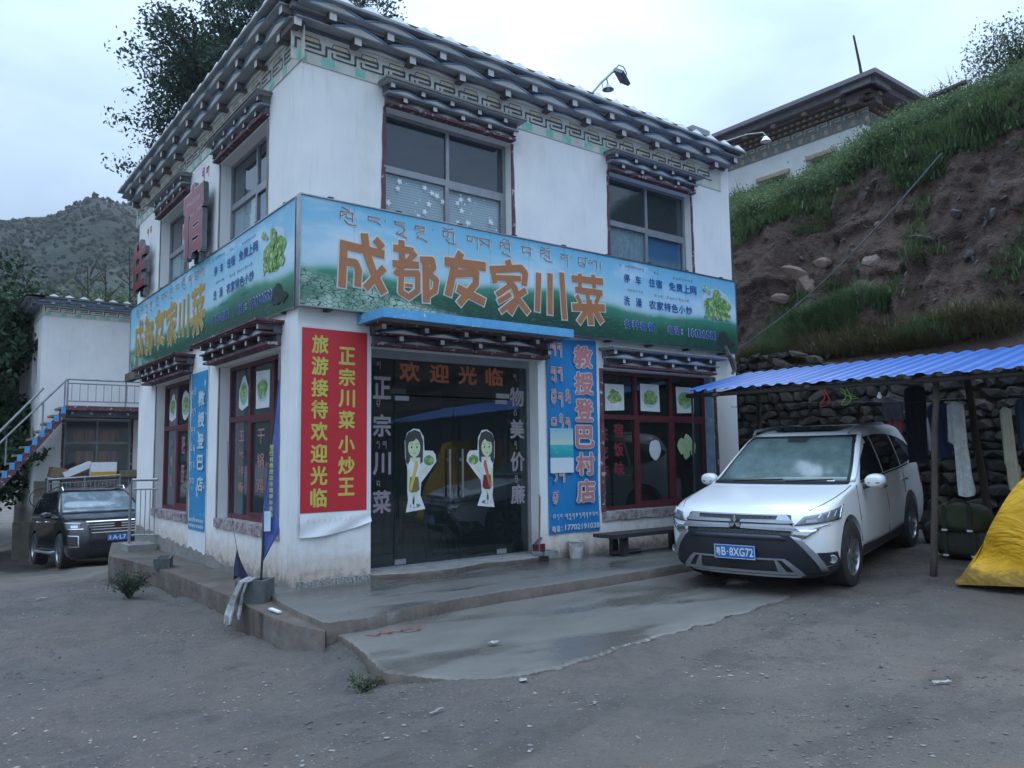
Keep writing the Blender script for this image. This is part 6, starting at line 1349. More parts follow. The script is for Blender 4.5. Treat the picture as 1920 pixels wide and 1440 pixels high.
garment('hanging_coat', 'black coat hanging just left of the carport post', 'coat', 7.1, -3.34, -3.05, 1.35, 2.35, kf([(0, .35, .65), (.02, .08, .95), (.1, .03, 1), (1, .08, .95)]), M_DKC, .10, 7)
garment('hanging_trousers', 'dark blue trousers half behind the long white dress', 'trousers', 6.75, -3.78, -3.50, 1.42, 2.08, kf([(0, .3, .9), (.1, .05, 1), (1, .05, .8)]), M_NAVYC, .08, 8)
for x_, z_, lab in ((6.56, 2.2, 'clothes line holding the white dress and cream coat'), (8.47, 2.33, 'clothes line behind the white SUV')):
    m = MB(); m.tube([(x_, -.7-5.3*k/20, z_-.10*math.sin(math.pi*k/20)) for k in range(21)], .005, 5); m.build('clothes_line', M_BLACK, None, **T(lab, 'clothes line'))
# bags
M_OLIVE = mk('olive canvas', (.05, .065, .035), (.032, .042, .024), .85, 6, .4, 30); M_OLD = mk('dark olive', (.022, .026, .018), (.03, .034, .022), .85)
def bag(loc_, sx, sy, sz, label, mat, rot=0, straps=True):
    t = thing('duffel_bag', label, 'bag', loc_, rot, 'bags piled under the carport'); V, F = [], []; NA, NB = 18, 12
    for j in range(NB+1):
        v = -math.pi/2+math.pi*j/NB
        for i in range(NA):
            a = 2*math.pi*i/NA; e = .62; sp_ = lambda c: math.copysign(abs(c)**e, c); q = 1+.05*math.sin(a*3+v*4)+.04*math.sin(a*7)
            V.append((sx/2*sp_(math.cos(a))*sp_(math.cos(v))*q, sy/2*sp_(math.sin(a))*sp_(math.cos(v))*q, sz/2+sz/2*sp_(math.sin(v))*(1+.05*math.sin(a*2))))
    F = [(j*NA+i, j*NA+(i+1) % NA, (j+1)*NA+(i+1) % NA, (j+1)*NA+i) for j in range(NB) for i in range(NA)]
    MB().add(V, F).build('bag_body', mat, t, local=True, smooth=True)
    if straps:
        for y in (-.22*sy, .22*sy): m = MB(); m.box(-sx*.53, -sx*.50, y-.02, y+.02, .03*sz, sz*.95); m.build('strap', M_OLD, t, local=True)
        m = MB(); m.box(-sx*.56, -sx*.53, -.22*sy-.03, -.22*sy+.03, sz*.1, sz*.16); m.box(-sx*.56, -sx*.53, .22*sy-.03, .22*sy+.03, sz*.1, sz*.16); m.build('strap_end', M_PAPER, t, local=True)
        m = MB(); m.tube([(-sx*.3, -.2*sy, sz*.98), (-sx*.35, 0, sz*1.12), (-sx*.3, .2*sy, sz*.98)], .014, 6); m.build('handle', M_OLD, t, local=True)
bag((7.0, -3.72, .50), .5, .62, .36, 'large olive canvas bag on top of the pile right of the post', M_OLIVE, .15); bag((7.05, -3.74, .2), .55, .70, .34, 'dark olive bundle below the large canvas bag', M_OLD, .1); bag((7.35, -4.35, .2), .6, .7, .55, 'dark bundle behind the yellow tarpaulin', M_OLD, .3, False); bag((7.9, -3.05, .22), .4, .4, .34, 'dark sack between the rear wheel of the SUV and the post', M_OLD, .2, False)
# yellow tarpaulin tent
t = thing('yellow_tarpaulin', 'yellow tarpaulin draped like a tent at the right edge of the yard', 'tarpaulin', (6.3, -5.2, .1)); NU, NV = 60, 60; V = []
for j in range(NV+1):
    q = j/NV                                   # 0 = near-left foot, across the ridge to the far side
    for i in range(NU+1):
        s_ = i/NU; x = 5.45+1.9*s_; yc = -5.35+.10*s_; half = 1.02-.0*s_; yy = yc+half*(1-2*q); hgt = (1.66+.05*math.sin(s_*3))*(1-abs(1-2*q)**1.15)
        drape = .05*math.sin(s_*14+q*7)*(abs(1-2*q))+.04*math.sin(s_*31-q*15)*abs(1-2*q)**2+.05*float(1-abs(vnoise(s_*6+q*3, q*5, 0, 8))*2)*.6; sl = (1-abs(1-2*q)); xx = x+.25*sl*(.5-s_)+.03*math.sin(q*22)*(.5+abs(.5-s_))
        hem = .03*math.sin(s_*25)*(1 if abs(1-2*q) > .97 else 0); crease = .02*float(vnoise(s_*9, q*14, 0, 3))-.03*abs(float(vnoise(s_*5+q*4, q*6-s_*3, 0, 13)))
        V.append((xx+crease, yy+drape+hem, max(.02, .07+hgt+crease)+.055*(xx-3.9)*.9-.02))
F = [(j*(NU+1)+i, j*(NU+1)+i+1, (j+1)*(NU+1)+i+1, (j+1)*(NU+1)+i) for j in range(NV) for i in range(NU)]
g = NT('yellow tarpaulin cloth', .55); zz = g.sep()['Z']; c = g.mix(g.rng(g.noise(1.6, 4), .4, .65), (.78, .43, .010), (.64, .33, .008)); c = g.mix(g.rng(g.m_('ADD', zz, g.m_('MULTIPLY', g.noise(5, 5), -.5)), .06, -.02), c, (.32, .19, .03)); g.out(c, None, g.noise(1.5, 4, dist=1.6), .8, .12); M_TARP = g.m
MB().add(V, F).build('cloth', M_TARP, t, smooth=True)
m = MB(); n0 = []
for q_ in (0,): 
    for j in range(NV//2+1):
        pass
# closed gable end facing the yard
V2 = [V[j*(NU+1)] for j in range(NV+1)]; c0 = (5.42, -5.35, .2); V3 = [(p[0]-.03*math.sin(k*.9)*(1 if p[2] < .6 else .3), p[1], p[2]) for k, p in enumerate(V2)]
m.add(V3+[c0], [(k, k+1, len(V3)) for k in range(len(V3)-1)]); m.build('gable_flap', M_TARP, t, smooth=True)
m = MB(); rr = random.Random(6)
m.add([(5.50+.05*rr.random()+.1*k, -4.22-.06*(k % 2), .10+.005*k) for k in range(7)]+[(5.55+.1*k, -4.42, .16) for k in range(7)], [(k, k+1, 8+k, 7+k) for k in range(6)]); m.build('groundsheet_edge', M_DENIM, t)

# ================================================================ things on and around the terrace
M_WOODD = mk('dark wet wood', (.028, .025, .026), (.05, .045, .045), .5, 5, .3, 20, stretch=(1, 6, 6))
t = thing('wooden_bench', 'low dark wooden bench under the front window', 'bench', (5.0, -.42, .14))
m = MB(); m.box(4.12, 5.9, -.60, -.42, .40, .45); m.build('seat_plank', M_WOODD, t); m = MB(); m.box(4.10, 5.92, -.405, -.22, .40, .447); m.build('seat_plank', M_WOODD, t)
for x in (4.42, 5.62):
    m = MB(); m.box(x-.05, x+.05, -.52, -.44, .14, .40); m.build('leg', M_WOODD, t); m = MB(); m.box(x-.05, x+.05, -.33, -.25, .14, .40); m.build('leg', M_WOODD, t)
m = MB(); m.tube([(4.30, -.36, .17), (4.72, -.50, .20)], .035, 4); m.build('stretcher', M_WOODD, t)
t = thing('paint_bucket', 'white plastic bucket on the terrace at the foot of the blue banner', 'bucket', (3.86, -.14, .142)); m = MB(); m.lathe([(0, .004), (.085, .0), (.108, .21), (.118, .212), (.118, .228), (.108, .228), (.10, .21), (.085, .02)], 28); m.build('bucket_body', mk('dirty white plastic', (.52, .52, .50), (.34, .33, .31), .5, 9, c3=(.22, .2, .18), c3lim=(.6, .7), c3scale=12), t, local=True, smooth=40)
m = MB(); m.tube([(.12*math.cos(a), -.12*abs(math.sin(a))*.5-.06*math.sin(a), .20-.13*math.sin(a)) for a in [math.pi*k/14 for k in range(15)]], .004, 5); m.build('handle', M_STEEL, t, local=True)
t = thing('dustpan', 'grey dustpan with lilac hood standing by the door jamb', 'dustpan', (3.22, -.05, .22), .2)
m = MB(); m.box(-.02, .26, -.17, -.14, .0, .05); m.box(-.02, 0, -.17, .03, 0, .05); m.box(.24, .26, -.17, .03, 0, .05); m.box(-.02, .26, -.14, .03, 0, .01); m.build('pan', mk('grey plastic', (.26, .29, .31), (.2, .22, .24), .5), t, local=True)
m = MB(); V = []
for j in range(7):
    for i in range(13): a = math.pi*i/12; ph = math.pi/2*j/6; V.append((.12+.14*math.cos(a)*math.cos(ph*.9), .05+.02*math.cos(ph)-.06*math.sin(a), .06+.13*math.sin(a)*math.cos(ph*.3)+.05*math.sin(ph)))
m.add(V, [(j*13+i, j*13+i+1, (j+1)*13+i+1, (j+1)*13+i) for j in range(6) for i in range(12)]); m.build('hood', mk('lilac plastic', (.27, .24, .38), (.22, .20, .32), .45), t, local=True, smooth=True)
m = MB(); m.box(.02, .22, .0, .05, .01, .13); m.build('inner_bin', mk('maroon plastic', (.10, .015, .03), (.08, .01, .025), .5), t, local=True)
t = thing('broom_stick', 'thin wooden stick leaning upright against the right door panel', 'stick', (3.31, -.03, .22)); MB().tube([(0, 0, 0), (.01, -.02, .75)], .011, 8).build('stick', mk('bamboo stick', (.24, .15, .10), (.18, .11, .08)), t, local=True); MB().tube([(-.0, -.02, .75), (.0, -.02, .78)], .013, 8).build('stick_cap', M_STEEL, t, local=True)
# concrete hollow blocks
def hollow_block(x, y, z, rot, L_, W_, H__, label):
    t = thing('concrete_block', label, 'concrete block', (x, y, z), rot); m = MB(); w = .035
    m.box(-L_/2, L_/2, -W_/2, -W_/2+w, 0, H__); m.box(-L_/2, L_/2, W_/2-w, W_/2, 0, H__); m.box(-L_/2, -L_/2+w, -W_/2+w, W_/2-w, 0, H__); m.box(L_/2-w, L_/2, -W_/2+w, W_/2-w, 0, H__); m.box(-w/2, w/2, -W_/2+w, W_/2-w, 0, H__); m.box(-L_/2+w, L_/2-w, -W_/2+w, W_/2-w, 0, .04)
    m.build('block_body', mk('block concrete', (.11, .12, .12), (.075, .08, .08), .9, 12, .5, 50), t, local=True)
    return t
hollow_block(-.46, -.12, .088, R(-42), .30, .26, .22, 'grey hollow block at the building corner holding the blue flag pole'); hollow_block(-.50, 3.25, .088, R(70), .38, .20, .13, 'dark block lying flat on the side ledge')
m = MB(); rr = random.Random(12)
for k in range(7):
    o_ = Vector((rr.uniform(-.03, .03), rr.uniform(-.04, .04), 0)); m.tube([Vector((-.52, -.16, .325))+o_, Vector((-.62, -.22, .305))+o_, Vector((-.665, -.20, .18))+o_*1.3, Vector((-.675, -.16, .09))+o_*1.6, Vector((-.70, -.17, .0))+o_*1.8, Vector((-.71, -.18, -.08+rr.uniform(-.03, .05)))+o_*2], [.018, .016, .014, .018, .020, .012], 5)
m.build('rag', mk('dirty white rag', (.46, .46, .46), (.20, .19, .19), .9, 14, .6, 40), None, **T('dirty white rag hanging from the corner block over the ledge', 'rag'))
m = MB(); V = []
for j in range(9):
    q = j/8; 
    for i in range(12): a_ = 2*math.pi*i/12; r_ = .004+.065*q**1.2*(1+.35*math.sin(3*a_+q*2)); V.append((-.60+r_*math.cos(a_)+.02*q*q, .02+r_*.7*math.sin(a_)-.03*q, .60-.28*q+.03*math.sin(2*a_)*q))
m.add(V, [(j*12+i, j*12+(i+1) % 12, (j+1)*12+(i+1) % 12, (j+1)*12+i) for j in range(8) for i in range(12)]); m.build('furled_flag', mk('dark navy cloth', (.02, .022, .06), (.015, .017, .04), .85), None, smooth=True, **T('small furled dark flag stuck in the corner block', 'flag'))
m = MB(); m.tube([(-.60, .02, .59), (-.62, .25, 1.1), (-.60, .40, 1.7)], .003, 4); m.build('flag_wire', M_BLACK, None, **T('thin dark wire rising from the furled flag', 'wire'))
m = MB(); m.box(-.32, -.28, -1.05, -.82, .16, .175); o = m.build('offcut', M_PAPER, None, **T('white plastic offcut lying beside the corner block', 'offcut')); o.location = (-.22, .12, -.06)
# feather flag
t = thing('feather_flag', 'tall narrow blue feather flag hanging limp at the building corner', 'flag', (-.42, -.14, .3))
MB().tube([(-.42, -.16, .14), (-.39, -.16, .95), (-.33, -.17, 1.7), (-.27, -.18, 2.32)], [.013, .012, .009, .005], 8).build('flag_pole', M_BLACK, t)
NU, NV = 6, 34; V = []; e0 = [(0, .0, .02), (.12, .0, .035), (.4, -.01, .08), (.7, -.015, .13), (.84, -.015, .165), (.9, -.01, .10), (1, -.005, .01)]
fdir = Vector((.80, -.60, 0))
for j in range(NV+1):
    q = j/NV; a = np.interp(q, [e[0] for e in e0], [e[1] for e in e0]); b = np.interp(q, [e[0] for e in e0], [e[2] for e in e0]); z = 2.30-1.82*q; base = Vector((np.interp(z, [.14, .95, 1.7, 2.32], [-.42, -.39, -.33, -.27]), np.interp(z, [.14, .95, 1.7, 2.32], [-.16, -.16, -.17, -.18]), z))
    for i in range(NU+1): s_ = i/NU; V.append(base+fdir*(a+(b-a)*s_)+Vector((.6, .8, 0))*(.02*math.sin(s_*7+q*6)*q))
M_FLAG = mk('blue flag cloth', (.07, .115, .34), (.05, .085, .27), .6, 5, .2, 20)
MB().add(V, [(j*(NU+1)+i, j*(NU+1)+i+1, (j+1)*(NU+1)+i+1, (j+1)*(NU+1)+i) for j in range(NV) for i in range(NU)]).build('flag_cloth', M_FLAG, t, smooth=True)
FG = lambda u, v, d: tuple(Vector((-.38, -.17, v))+fdir*u+Vector((-.6, -.8, 0))*(d+.022))
m = MB(); 
for i, c_ in enumerate('登巴村教授店住宿停车洗澡'): m.text(FG, c_, .035, 1.60-i*.062, .075, 1.65-i*.062, .0, .02)
m.build('flag_text', M_YELT, t); m = MB(); m.fbox(FG, -.01, .055, .78, .98, 0, .003); m.build('flag_patch', M_PALE, t)

# cracks, litter, pebbles
M_LIT = mk('litter white', (.33, .32, .30), (.24, .24, .24), .6)
for (x, y, w_, h, rot, lab) in ((-.75, -3.98, .11, .018, .3, 'thin white plastic strip on the earth in front of the slab corner'), (.42, -2.96, .09, .05, .1, 'small white packet lying on the wet apron'), (2.05, -5.6, .13, .03, -.5, 'crumpled white strip at the right front of the yard'), (.02, -3.83, .07, .05, .9, 'crumpled white scrap at the broken edge of the apron'), (-.18, -5.05, .05, .012, 1.2, 'tiny white stick in the centre foreground'), (-1.9, 3.2, .12, .03, .2, 'white scrap on the earth near the black SUV')):
    z = max(gz(x, y), .034 if (lab.find('apron') > 0 and 'edge' not in lab) else -9)+.018; m = MB(); rr = random.Random(int(x*100)); V = []
    for j in range(4):
        for i in range(6): V.append((x+(i/5-.5)*w_*math.cos(rot)-(j/3-.5)*h*math.sin(rot), y+(i/5-.5)*w_*math.sin(rot)+(j/3-.5)*h*math.cos(rot), z+rr.uniform(0, .012)))
    m.add(V, [(j*6+i, j*6+i+1, (j+1)*6+i+1, (j+1)*6+i) for j in range(3) for i in range(5)]); m.build('litter_scrap', M_LIT, None, **T(lab, 'litter'))
g = NT('gravel stone', .85); oi = g.N.new('ShaderNodeObjectInfo'); c = g.mix(g.rng(g.noise(2.3, 2), .35, .65), (.12, .105, .10), (.32, .30, .275)); g.out(c); M_PEB = g.m; M_PEBD = mk('dark gravel', (.07, .062, .06), (.13, .115, .11), .85, 3)
def pebbles(name, n, area, smin, smax, mat, seed, dens=None, label=''):
    rg = np.random.default_rng(seed); X = rg.uniform(area[0], area[1], n*3); Y = rg.uniform(area[2], area[3], n*3)
    dn = 1.5*fbm(X*.8, Y*.8, 0, 4, seed)-.25+(dens(X, Y) if dens else 0); keep = dn > rg.uniform(-.6, .7, n*3); keep &= ~inpoly(X, Y, APRON) & ~inpoly(X, Y, TERR) & ~inpoly(X, Y, LEDGE); X, Y = X[keep][:n], Y[keep][:n]; n = len(X)
    ico = np.array([(0, 0, 1), (.9, 0, .3), (.3, .85, .3), (-.72, .5, .3), (-.72, -.5, .3), (.3, -.85, .3), (0, 0, -.6)]); fc = np.array([(0, 1, 2), (0, 2, 3), (0, 3, 4), (0, 4, 5), (0, 5, 1), (6, 2, 1), (6, 3, 2), (6, 4, 3), (6, 5, 4), (6, 1, 5)])
    s_ = smin+(smax-smin)*rg.random(n)**3.2; a = rg.uniform(0, 6.3, n); P = ico[None]*(1+rg.uniform(-.35, .35, (n, 7, 1)))*s_[:, None, None]; P[:, :, 2] *= rg.uniform(.35, .8, n)[:, None]; P[:, :, 0] *= rg.uniform(.8, 1.7, n)[:, None]
    x = P[:, :, 0]*np.cos(a)[:, None]-P[:, :, 1]*np.sin(a)[:, None]+X[:, None]; y = P[:, :, 0]*np.sin(a)[:, None]+P[:, :, 1]*np.cos(a)[:, None]+Y[:, None]; z = P[:, :, 2]+(ground_z(X, Y)+.016*fbm(X*1.3, Y*1.3, 0, 4)+.010*fbm(X*7, Y*7, 0, 3, 5)+s_*.1)[:, None]
    np_mesh(name, np.stack([x, y, z], -1).reshape(-1, 3), (fc[None]+np.arange(n)[:, None, None]*7).reshape(-1, 3), mat, kind='stuff', label=label, category='gravel')
edge = lambda X, Y: 1.1*np.exp(-((Y+3.95-.05*X)/.35)**2)+.7*np.exp(-((Y+4.8)/.5)**2)*np.exp(-((X+.9)/1.2)**2)
pebbles('pale_gravel', 9000, (-5.5, 9, -8, 5), .003, .017, M_PEB, 5, edge, 'small pale stones scattered over the earth yard'); pebbles('dark_gravel', 7000, (-5.5, 9, -8, 6), .003, .017, M_PEBD, 8, None, 'small dark stones trodden into the earth yard')
M_PEBM = mk('mid gravel', (.13, .115, .10), (.19, .17, .15), .85, 3); pebbles('trodden_gravel', 30000, (-4.5, 8, -7.5, 3), .003, .011, M_PEBM, 17, None, 'fine grey brown gravel trodden into the yard')
m = MB(); m.tube([(7.20, -.16, 3.24), (7.26, -.17, 3.10), (7.36, -.17, 3.02), (7.42, -.165, 2.86), (7.36, -.16, 2.80)], [.03, .045, .05, .04, .02], 6); m.build('torn_cloth', mk('torn grey cloth', (.16, .14, .12), (.09, .08, .07), .9, 14, .5, 40), None, **T('torn grey strip hanging from the scorched right end of the front signboard', 'rag'))
# red paint marks on the apron
m = MB(); M_SPR = mk('red spray paint', (.30, .05, .045), (.22, .08, .07), .7, 20); AP = lambda u, v, d: (u, v, .042+d)
m.stroke(AP, [(-.18, -1.98), (-.12, -2.06), (-.05, -1.98), (-.0, -2.06), (.04, -1.98), (.10, -2.05)], .022, 0); m.stroke(AP, [(.20+.085*math.cos(k*.55), -2.06+.055*math.sin(k*.55)) for k in range(12)], .022, .001); m.build('spray_mark', M_SPR, None, **T('red sprayed squiggle and ring at the left corner of the wet apron', 'paint mark'))
# cracks between slabs
def crack(pts, w, z, label):
    m = MB(); rr = random.Random(len(pts)); P = []
    for (a, b) in zip(pts[:-1], pts[1:]):
        for k in range(8): q = k/8; P.append((a[0]+(b[0]-a[0])*q+rr.uniform(-.012, .012), a[1]+(b[1]-a[1])*q+rr.uniform(-.015, .015)))
    for i in range(len(P)-1):
        wa, wb = w*rr.uniform(.3, 1), w*rr.uniform(.3, 1); m.add([(P[i][0], P[i][1]-wa, z), (P[i+1][0], P[i+1][1]-wb, z), (P[i+1][0], P[i+1][1]+wb, z), (P[i][0], P[i][1]+wa, z)], [(0, 1, 2, 3)])
    m.build('crack', M_BLACK, None, kind='structure')
crack([(.9, -.34), (1.6, -.42), (2.3, -.40), (3.0, -.30), (3.8, -.36)], .006, .1485, '')

# ================================================================ cables, lamps, roof flag poles
m = MB(); P = [Vector((9.0, -2.93, 6.02)).lerp(Vector((9.0, 1.1, 3.35)), k/12)+Vector((0, 0, -.26*math.sin(math.pi*k/12))) for k in range(13)]; m.tube(P, .014, 8); m.build('cable', mk('grey cable', (.10, .12, .13), (.07, .085, .09), .5), None, **T('thick grey cable running down across the cut earth bank', 'cable'))
def shade_lamp(root, p, mat):
    m = MB(); m.lathe([(.012, .11), (.03, .10), (.10, .0), (.095, -.002), (.02, .09)], 20, Matrix.Translation(p)); m.build('lamp_shade', mat, root, smooth=40); m = MB(); m.lathe([(0, .05), (.03, .03), (.03, .0), (0, -.02)], 10, Matrix.Translation(p)); m.build('bulb', M_WHITE, root, smooth=True)
t = thing('roof_floodlight', 'floodlight and cone lamp on a bent arm above the front eave', 'floodlight', (5.0, .8, 6.8)); m = MB(); m.tube([(4.95, .8, 6.78), (5.14, .8, 7.22), (5.45, .8, 7.58), (5.74, .8, 7.86), (5.82, .78, 7.92)], .022, 8); m.build('lamp_arm', M_RAIL, t)
m = MB(); m.box(-.15, .15, -.11, .11, -.03, .03); o = m.build('flood_head', mk('floodlight housing', (.10, .11, .13), (.14, .15, .17), .5), t, local=True); o.location = (.90, -.06, 1.00); o.rotation_euler = (R(38), R(22), .35)
m = MB(); m.box(-.125, .125, -.088, .088, -.036, -.031); g_ = m.build('flood_glass', M_LAMP, t, local=True); g_.location = (.90, -.06, 1.00); g_.rotation_euler = (R(38), R(22), .35)
m = MB(); m.tube([(5.78, .82, 7.88), (5.84, .74, 7.99), (5.93, .72, 7.97), (6.0, .72, 7.88), (5.97, .72, 7.80)], .010, 6); m.tube([(5.5, .8, 7.64), (5.45, .75, 7.50), (5.52, .76, 7.44), (5.61, .8, 7.55)], .006, 5); m.tube([(5.60, .8, 7.72), (5.63, .8, 7.62)], .010, 5); m.build('wiring', M_BLACK, t); shade_lamp(t, (5.63, .80, 7.52), M_SILV)
t = thing('cone_lamp', 'white cone lamp on a thin arm over the grassy slope right of the eave', 'lamp', (8.6, 1.6, 7.3)); m = MB(); m.tube([(8.2, 1.9, 7.1), (9.0, 1.19, 7.53), (9.2, .655, 7.59), (9.29, .36, 7.55), (9.3, .31, 7.48)], .013, 6); m.build('lamp_arm', M_RAIL, t); shade_lamp(t, (9.3, .31, 7.36), M_WHITE)
m = MB(); m.tube([(7.5, 1.3, 6.75), (8.3, 1.35, 7.05), (9.0, 1.15, 7.43)], .03, 6); m.build('roof_pole', M_PURP, None, **T('dark maroon pole sticking out behind the right end of the eave', 'pole'))
t = thing('roof_floodlight', 'dark spotlight on an arm at the roof corner against the tree', 'floodlight', (.55, 1.0, 6.9)); m = MB(); m.tube([(.5, 1.0, 6.7), (.75, 1.05, 7.2), (1.05, 1.1, 7.55)], .02, 6); m.build('lamp_arm', M_RAIL, t); m = MB(); m.lathe([(0, 0), (.06, 0), (.08, -.12), (0, -.12)], 12, Matrix.Translation((1.12, 1.0, 7.38))); m.build('lamp_head', M_RIMD, t)

# ================================================================ white annex at the left
ax = thing('annex_building', 'white two-storey annex with outside balcony and blue stairs at the left', 'annex', (2, 16.5, -.8)); YA = 16.5
def AF(u, v, d): return (u, YA-d, v)
def AL(u, v, d): return (-.50-d, -u, v)
facade(AF, -.50, 5.5, 3.05, 5.95, [(3.2, 4.6, 3.9, 5.1)]).build('front_wall', M_WALL, ax)
facade(AF, -.50, 5.5, -1.2, 3.048, [(.12, 1.80, .75, 2.68)]).build('front_wall', M_WALL, ax)
facade(AL, -21.5, -YA-.24, -1.2, 5.95, [(-18.4, -17.3, 3.7, 5.0)]).build('side_wall', M_WALL, ax)
m = MB(); m.box(-.3, 5.5, 16.8, 21.4, 5.9, 6.0); m.box(-.3, 5.5, 17.6, 17.7, -1, 5.9); m.build('roof_slab', M_SLATE, ax)
m = MB(); m.box(-.50-.03, -.20, 16.47, 16.70, -1.2, 1.0); m.build('raw_pillar', mk('stained render', (.30, .26, .20), (.22, .20, .16), .9, 3), ax)
# eaves of the annex, same family
def annex_eaves(F, u0, u1):
    m = MB(); m.fbox(F, u0, u1, 5.50, 5.80, .001, .014); m.build('painted_band', M_BAND, ax)
    k_ = MB(); g_ = MB(); i = 0; u = u0+.05
    while u < u1-.3:
        k_.stroke(F, [(u, 5.63), (u, 5.74), (u+.29, 5.74), (u+.29, 5.69), (u+.12, 5.69)], .024, .017); k_.stroke(F, [(u+.07, 5.63), (u+.364, 5.63)], .016, .016); g_.fbox(F, u, u+.14, 5.515, 5.61, .014, .0165); u += .364
    k_.build('key_pattern', M_KEY, ax, kind='stuff'); g_.build('green_check', M_GREEN, ax, kind='stuff')
    m = MB(); m.fbox(F, u0, u1+.05, 5.80, 5.86, 0, .16); m.fbox(F, u0, u1+.05, 5.875, 5.93, 0, .30); m.build('tier_board', M_BLUE, ax); m = MB(); m.fbox(F, u0, u1+.1, 5.945, 5.975, 0, .42); m.build('eave_board', M_SLATE, ax)
    u = u0+.2
    while u < u1:
        for me, dd, vv, sc in ((ME_C, .24, 5.85, 1), (ME_W, .25, 5.87, 1), (ME_T, .40, 5.976, 1), (ME_C, .36, 5.935, 1)):
            o = link('rafter_end' if me is ME_C else ('roof_tile' if me is ME_T else 'eave_tile'), me, ax); o.matrix_parent_inverse = PW[ax.name].inverted(); o.location = F(u+(.364 if dd in (.36,) else 0), vv, dd); o.rotation_euler = (0, 0, 0 if F is AF else -math.pi/2)
        o = link('roof_tile', ME_T, ax); o.matrix_parent_inverse = PW[ax.name].inverted(); o.location = F(u+.364, 5.976, .40); o.rotation_euler = (0, 0, 0 if F is AF else -math.pi/2)
        u += .728
annex_eaves(AF, -.50, 5.4); annex_eaves(AL, -21.4, -16.45)
m = MB(); m.add([(-.95, 16.05, 5.98), (5.8, 16.05, 5.98), (5.8, 21.8, 5.98), (-.95, 21.8, 5.98), (.3, 17.6, 6.25), (5.0, 17.6, 6.25), (5.0, 20.5, 6.25), (.3, 20.5, 6.25)], [(0, 1, 5, 4), (1, 2, 6, 5), (2, 3, 7, 6), (3, 0, 4, 7), (4, 5, 6, 7)]); m.build('roof', M_ROOFD, ax)
# balcony, railing, stairs
m = MB(); m.box(-.02, 5.4, 15.3, 16.49, 2.86, 2.98); m.build('balcony_slab', M_PURP, ax)
m = MB(); m.box(.0, 5.3, 15.5, 16.48, 2.70, 2.855); m.build('balcony_recess', M_SLATE2, ax)
for i in range(8): o = link('rafter_end', ME_h, ax); o.matrix_parent_inverse = PW[ax.name].inverted(); o.location = (.15+i*.45, 15.48, 2.79)
m = MB(); m.box(1.35, 1.95, 15.5, 16.4, 2.98, 3.62); m.build('balcony_door_shadow', M_PURP, ax) if False else None
rl = thing('balcony_railing', 'galvanised railing along the annex balcony', 'railing', (1, 15.32, 2.98))
def rail_run(root, p, q, h, npost, nbar, r=.022):
    a, b = Vector(p), Vector(q); up = Vector((0, 0, 1))
    MB().tube([a+up*h, b+up*h], r*1.2, 8).build('handrail', M_RAIL, root); MB().tube([a+up*h*.84, b+up*h*.84], r*.7, 6).build('rail', M_RAIL, root); MB().tube([a+up*.12, b+up*.12], r*.7, 6).build('rail', M_RAIL, root)
    for i in range(npost): c = a.lerp(b, i/(npost-1)); MB().tube([c, c+up*h], r, 8).build('post', M_RAIL, root)
    for i in range(nbar):
        c = a.lerp(b, (i+.5)/nbar); MB().tube([c+up*.12, c+up*h*.84], r*.42, 5).build('baluster', M_RAIL, root)
rail_run(rl, (.0, 15.34, 2.98), (4.2, 15.34, 2.98), .70, 4, 22)
st = thing('outside_stairs', 'steep outside stairs with blue risers climbing to the annex balcony', 'stairs', (-1.5, 15.8, 1.2))
n = 13; sx, sz = .155, .205; M_SR = mk('stair blue', (.07, .26, .55), (.10, .32, .60), .7); M_TR = mk('ochre tread', (.30, .22, .14), (.24, .18, .12), .85)
for i in range(n):
    x1 = -.02-i*sx; z1 = 2.94-i*sz; MB().box(x1-sx+.002, x1, 15.34, 16.3, z1-.05, z1).build('tread', M_TR, st); MB().box(x1-sx*.75, x1-.004, 15.318, 15.338, z1-sz+.03, z1-.0).build('riser', M_SR, st)
m = MB(); m.prism(lambda u, v, d: (u, 15.34-d, v), [(-.02, 2.86), (-.02, 2.66), (-n*sx-.02, 2.66-n*sz), (-n*sx-.02, 2.86-n*sz)], -.96, .0); m.build('stringer', M_PURP, st)
rail2 = thing('stair_railing', 'sloping steel handrail beside the blue annex stairs', 'railing', (-.8, 15.3, 2.3))
a, b = Vector((-.02, 15.34, 3.68)), Vector((-2.1, 15.34, 1.22)); MB().tube([a, b], .026, 8).build('handrail', M_RAIL, rail2); MB().tube([Vector((-.55, 15.34, 3.42)), Vector((-2.2, 15.30, 1.35))], .03, 8).build('handrail', M_RAIL, rail2)
for k in (.02, .25, .36, .62, .7, .9): c = a.lerp(b, k); MB().tube([c, c-Vector((0, 0, .72))], .02, 6).build('post', M_RAIL, rail2)
# annex window with curtains, table with boxes in front
m = MB(); F = AF; o = (.12, 1.80, .75, 2.68); rec = .12
for q in ((.122, 1.798, .752, .80), (.122, 1.798, 2.63, 2.678), (.122, .165, .80, 2.63), (1.755, 1.798, .80, 2.63), (.165, 1.755, 2.0, 2.05)): m.fbox(F, q[0], q[1], q[2], q[3], -rec-.05, -rec)
m.fbox(F, .93, .975, .80, 2.0, -rec-.05, -rec-.002); m.fbox(F, .93, .975, 2.05, 2.63, -rec-.05, -rec-.002); wn_ = m.build('window', M_ALU, ax); PW[wn_.name] = Matrix()
for u0, u1, v0, v1 in ((.166, .929, .801, 1.999), (.976, 1.754, .801, 1.999), (.166, .929, 2.051, 2.629), (.976, 1.754, 2.051, 2.629)): MB().fbox(F, u0, u1, v0, v1, -rec-.03, -rec-.025).build('pane', M_GLASSC, wn_)
g = NT('orange striped curtain', .8); g.out(g.mix(g.rng(g.noise(14, 3, v=g.mapv((1, 1, .08))), .45, .6), (.55, .26, .12), (.24, .10, .24))); M_OC = g.m
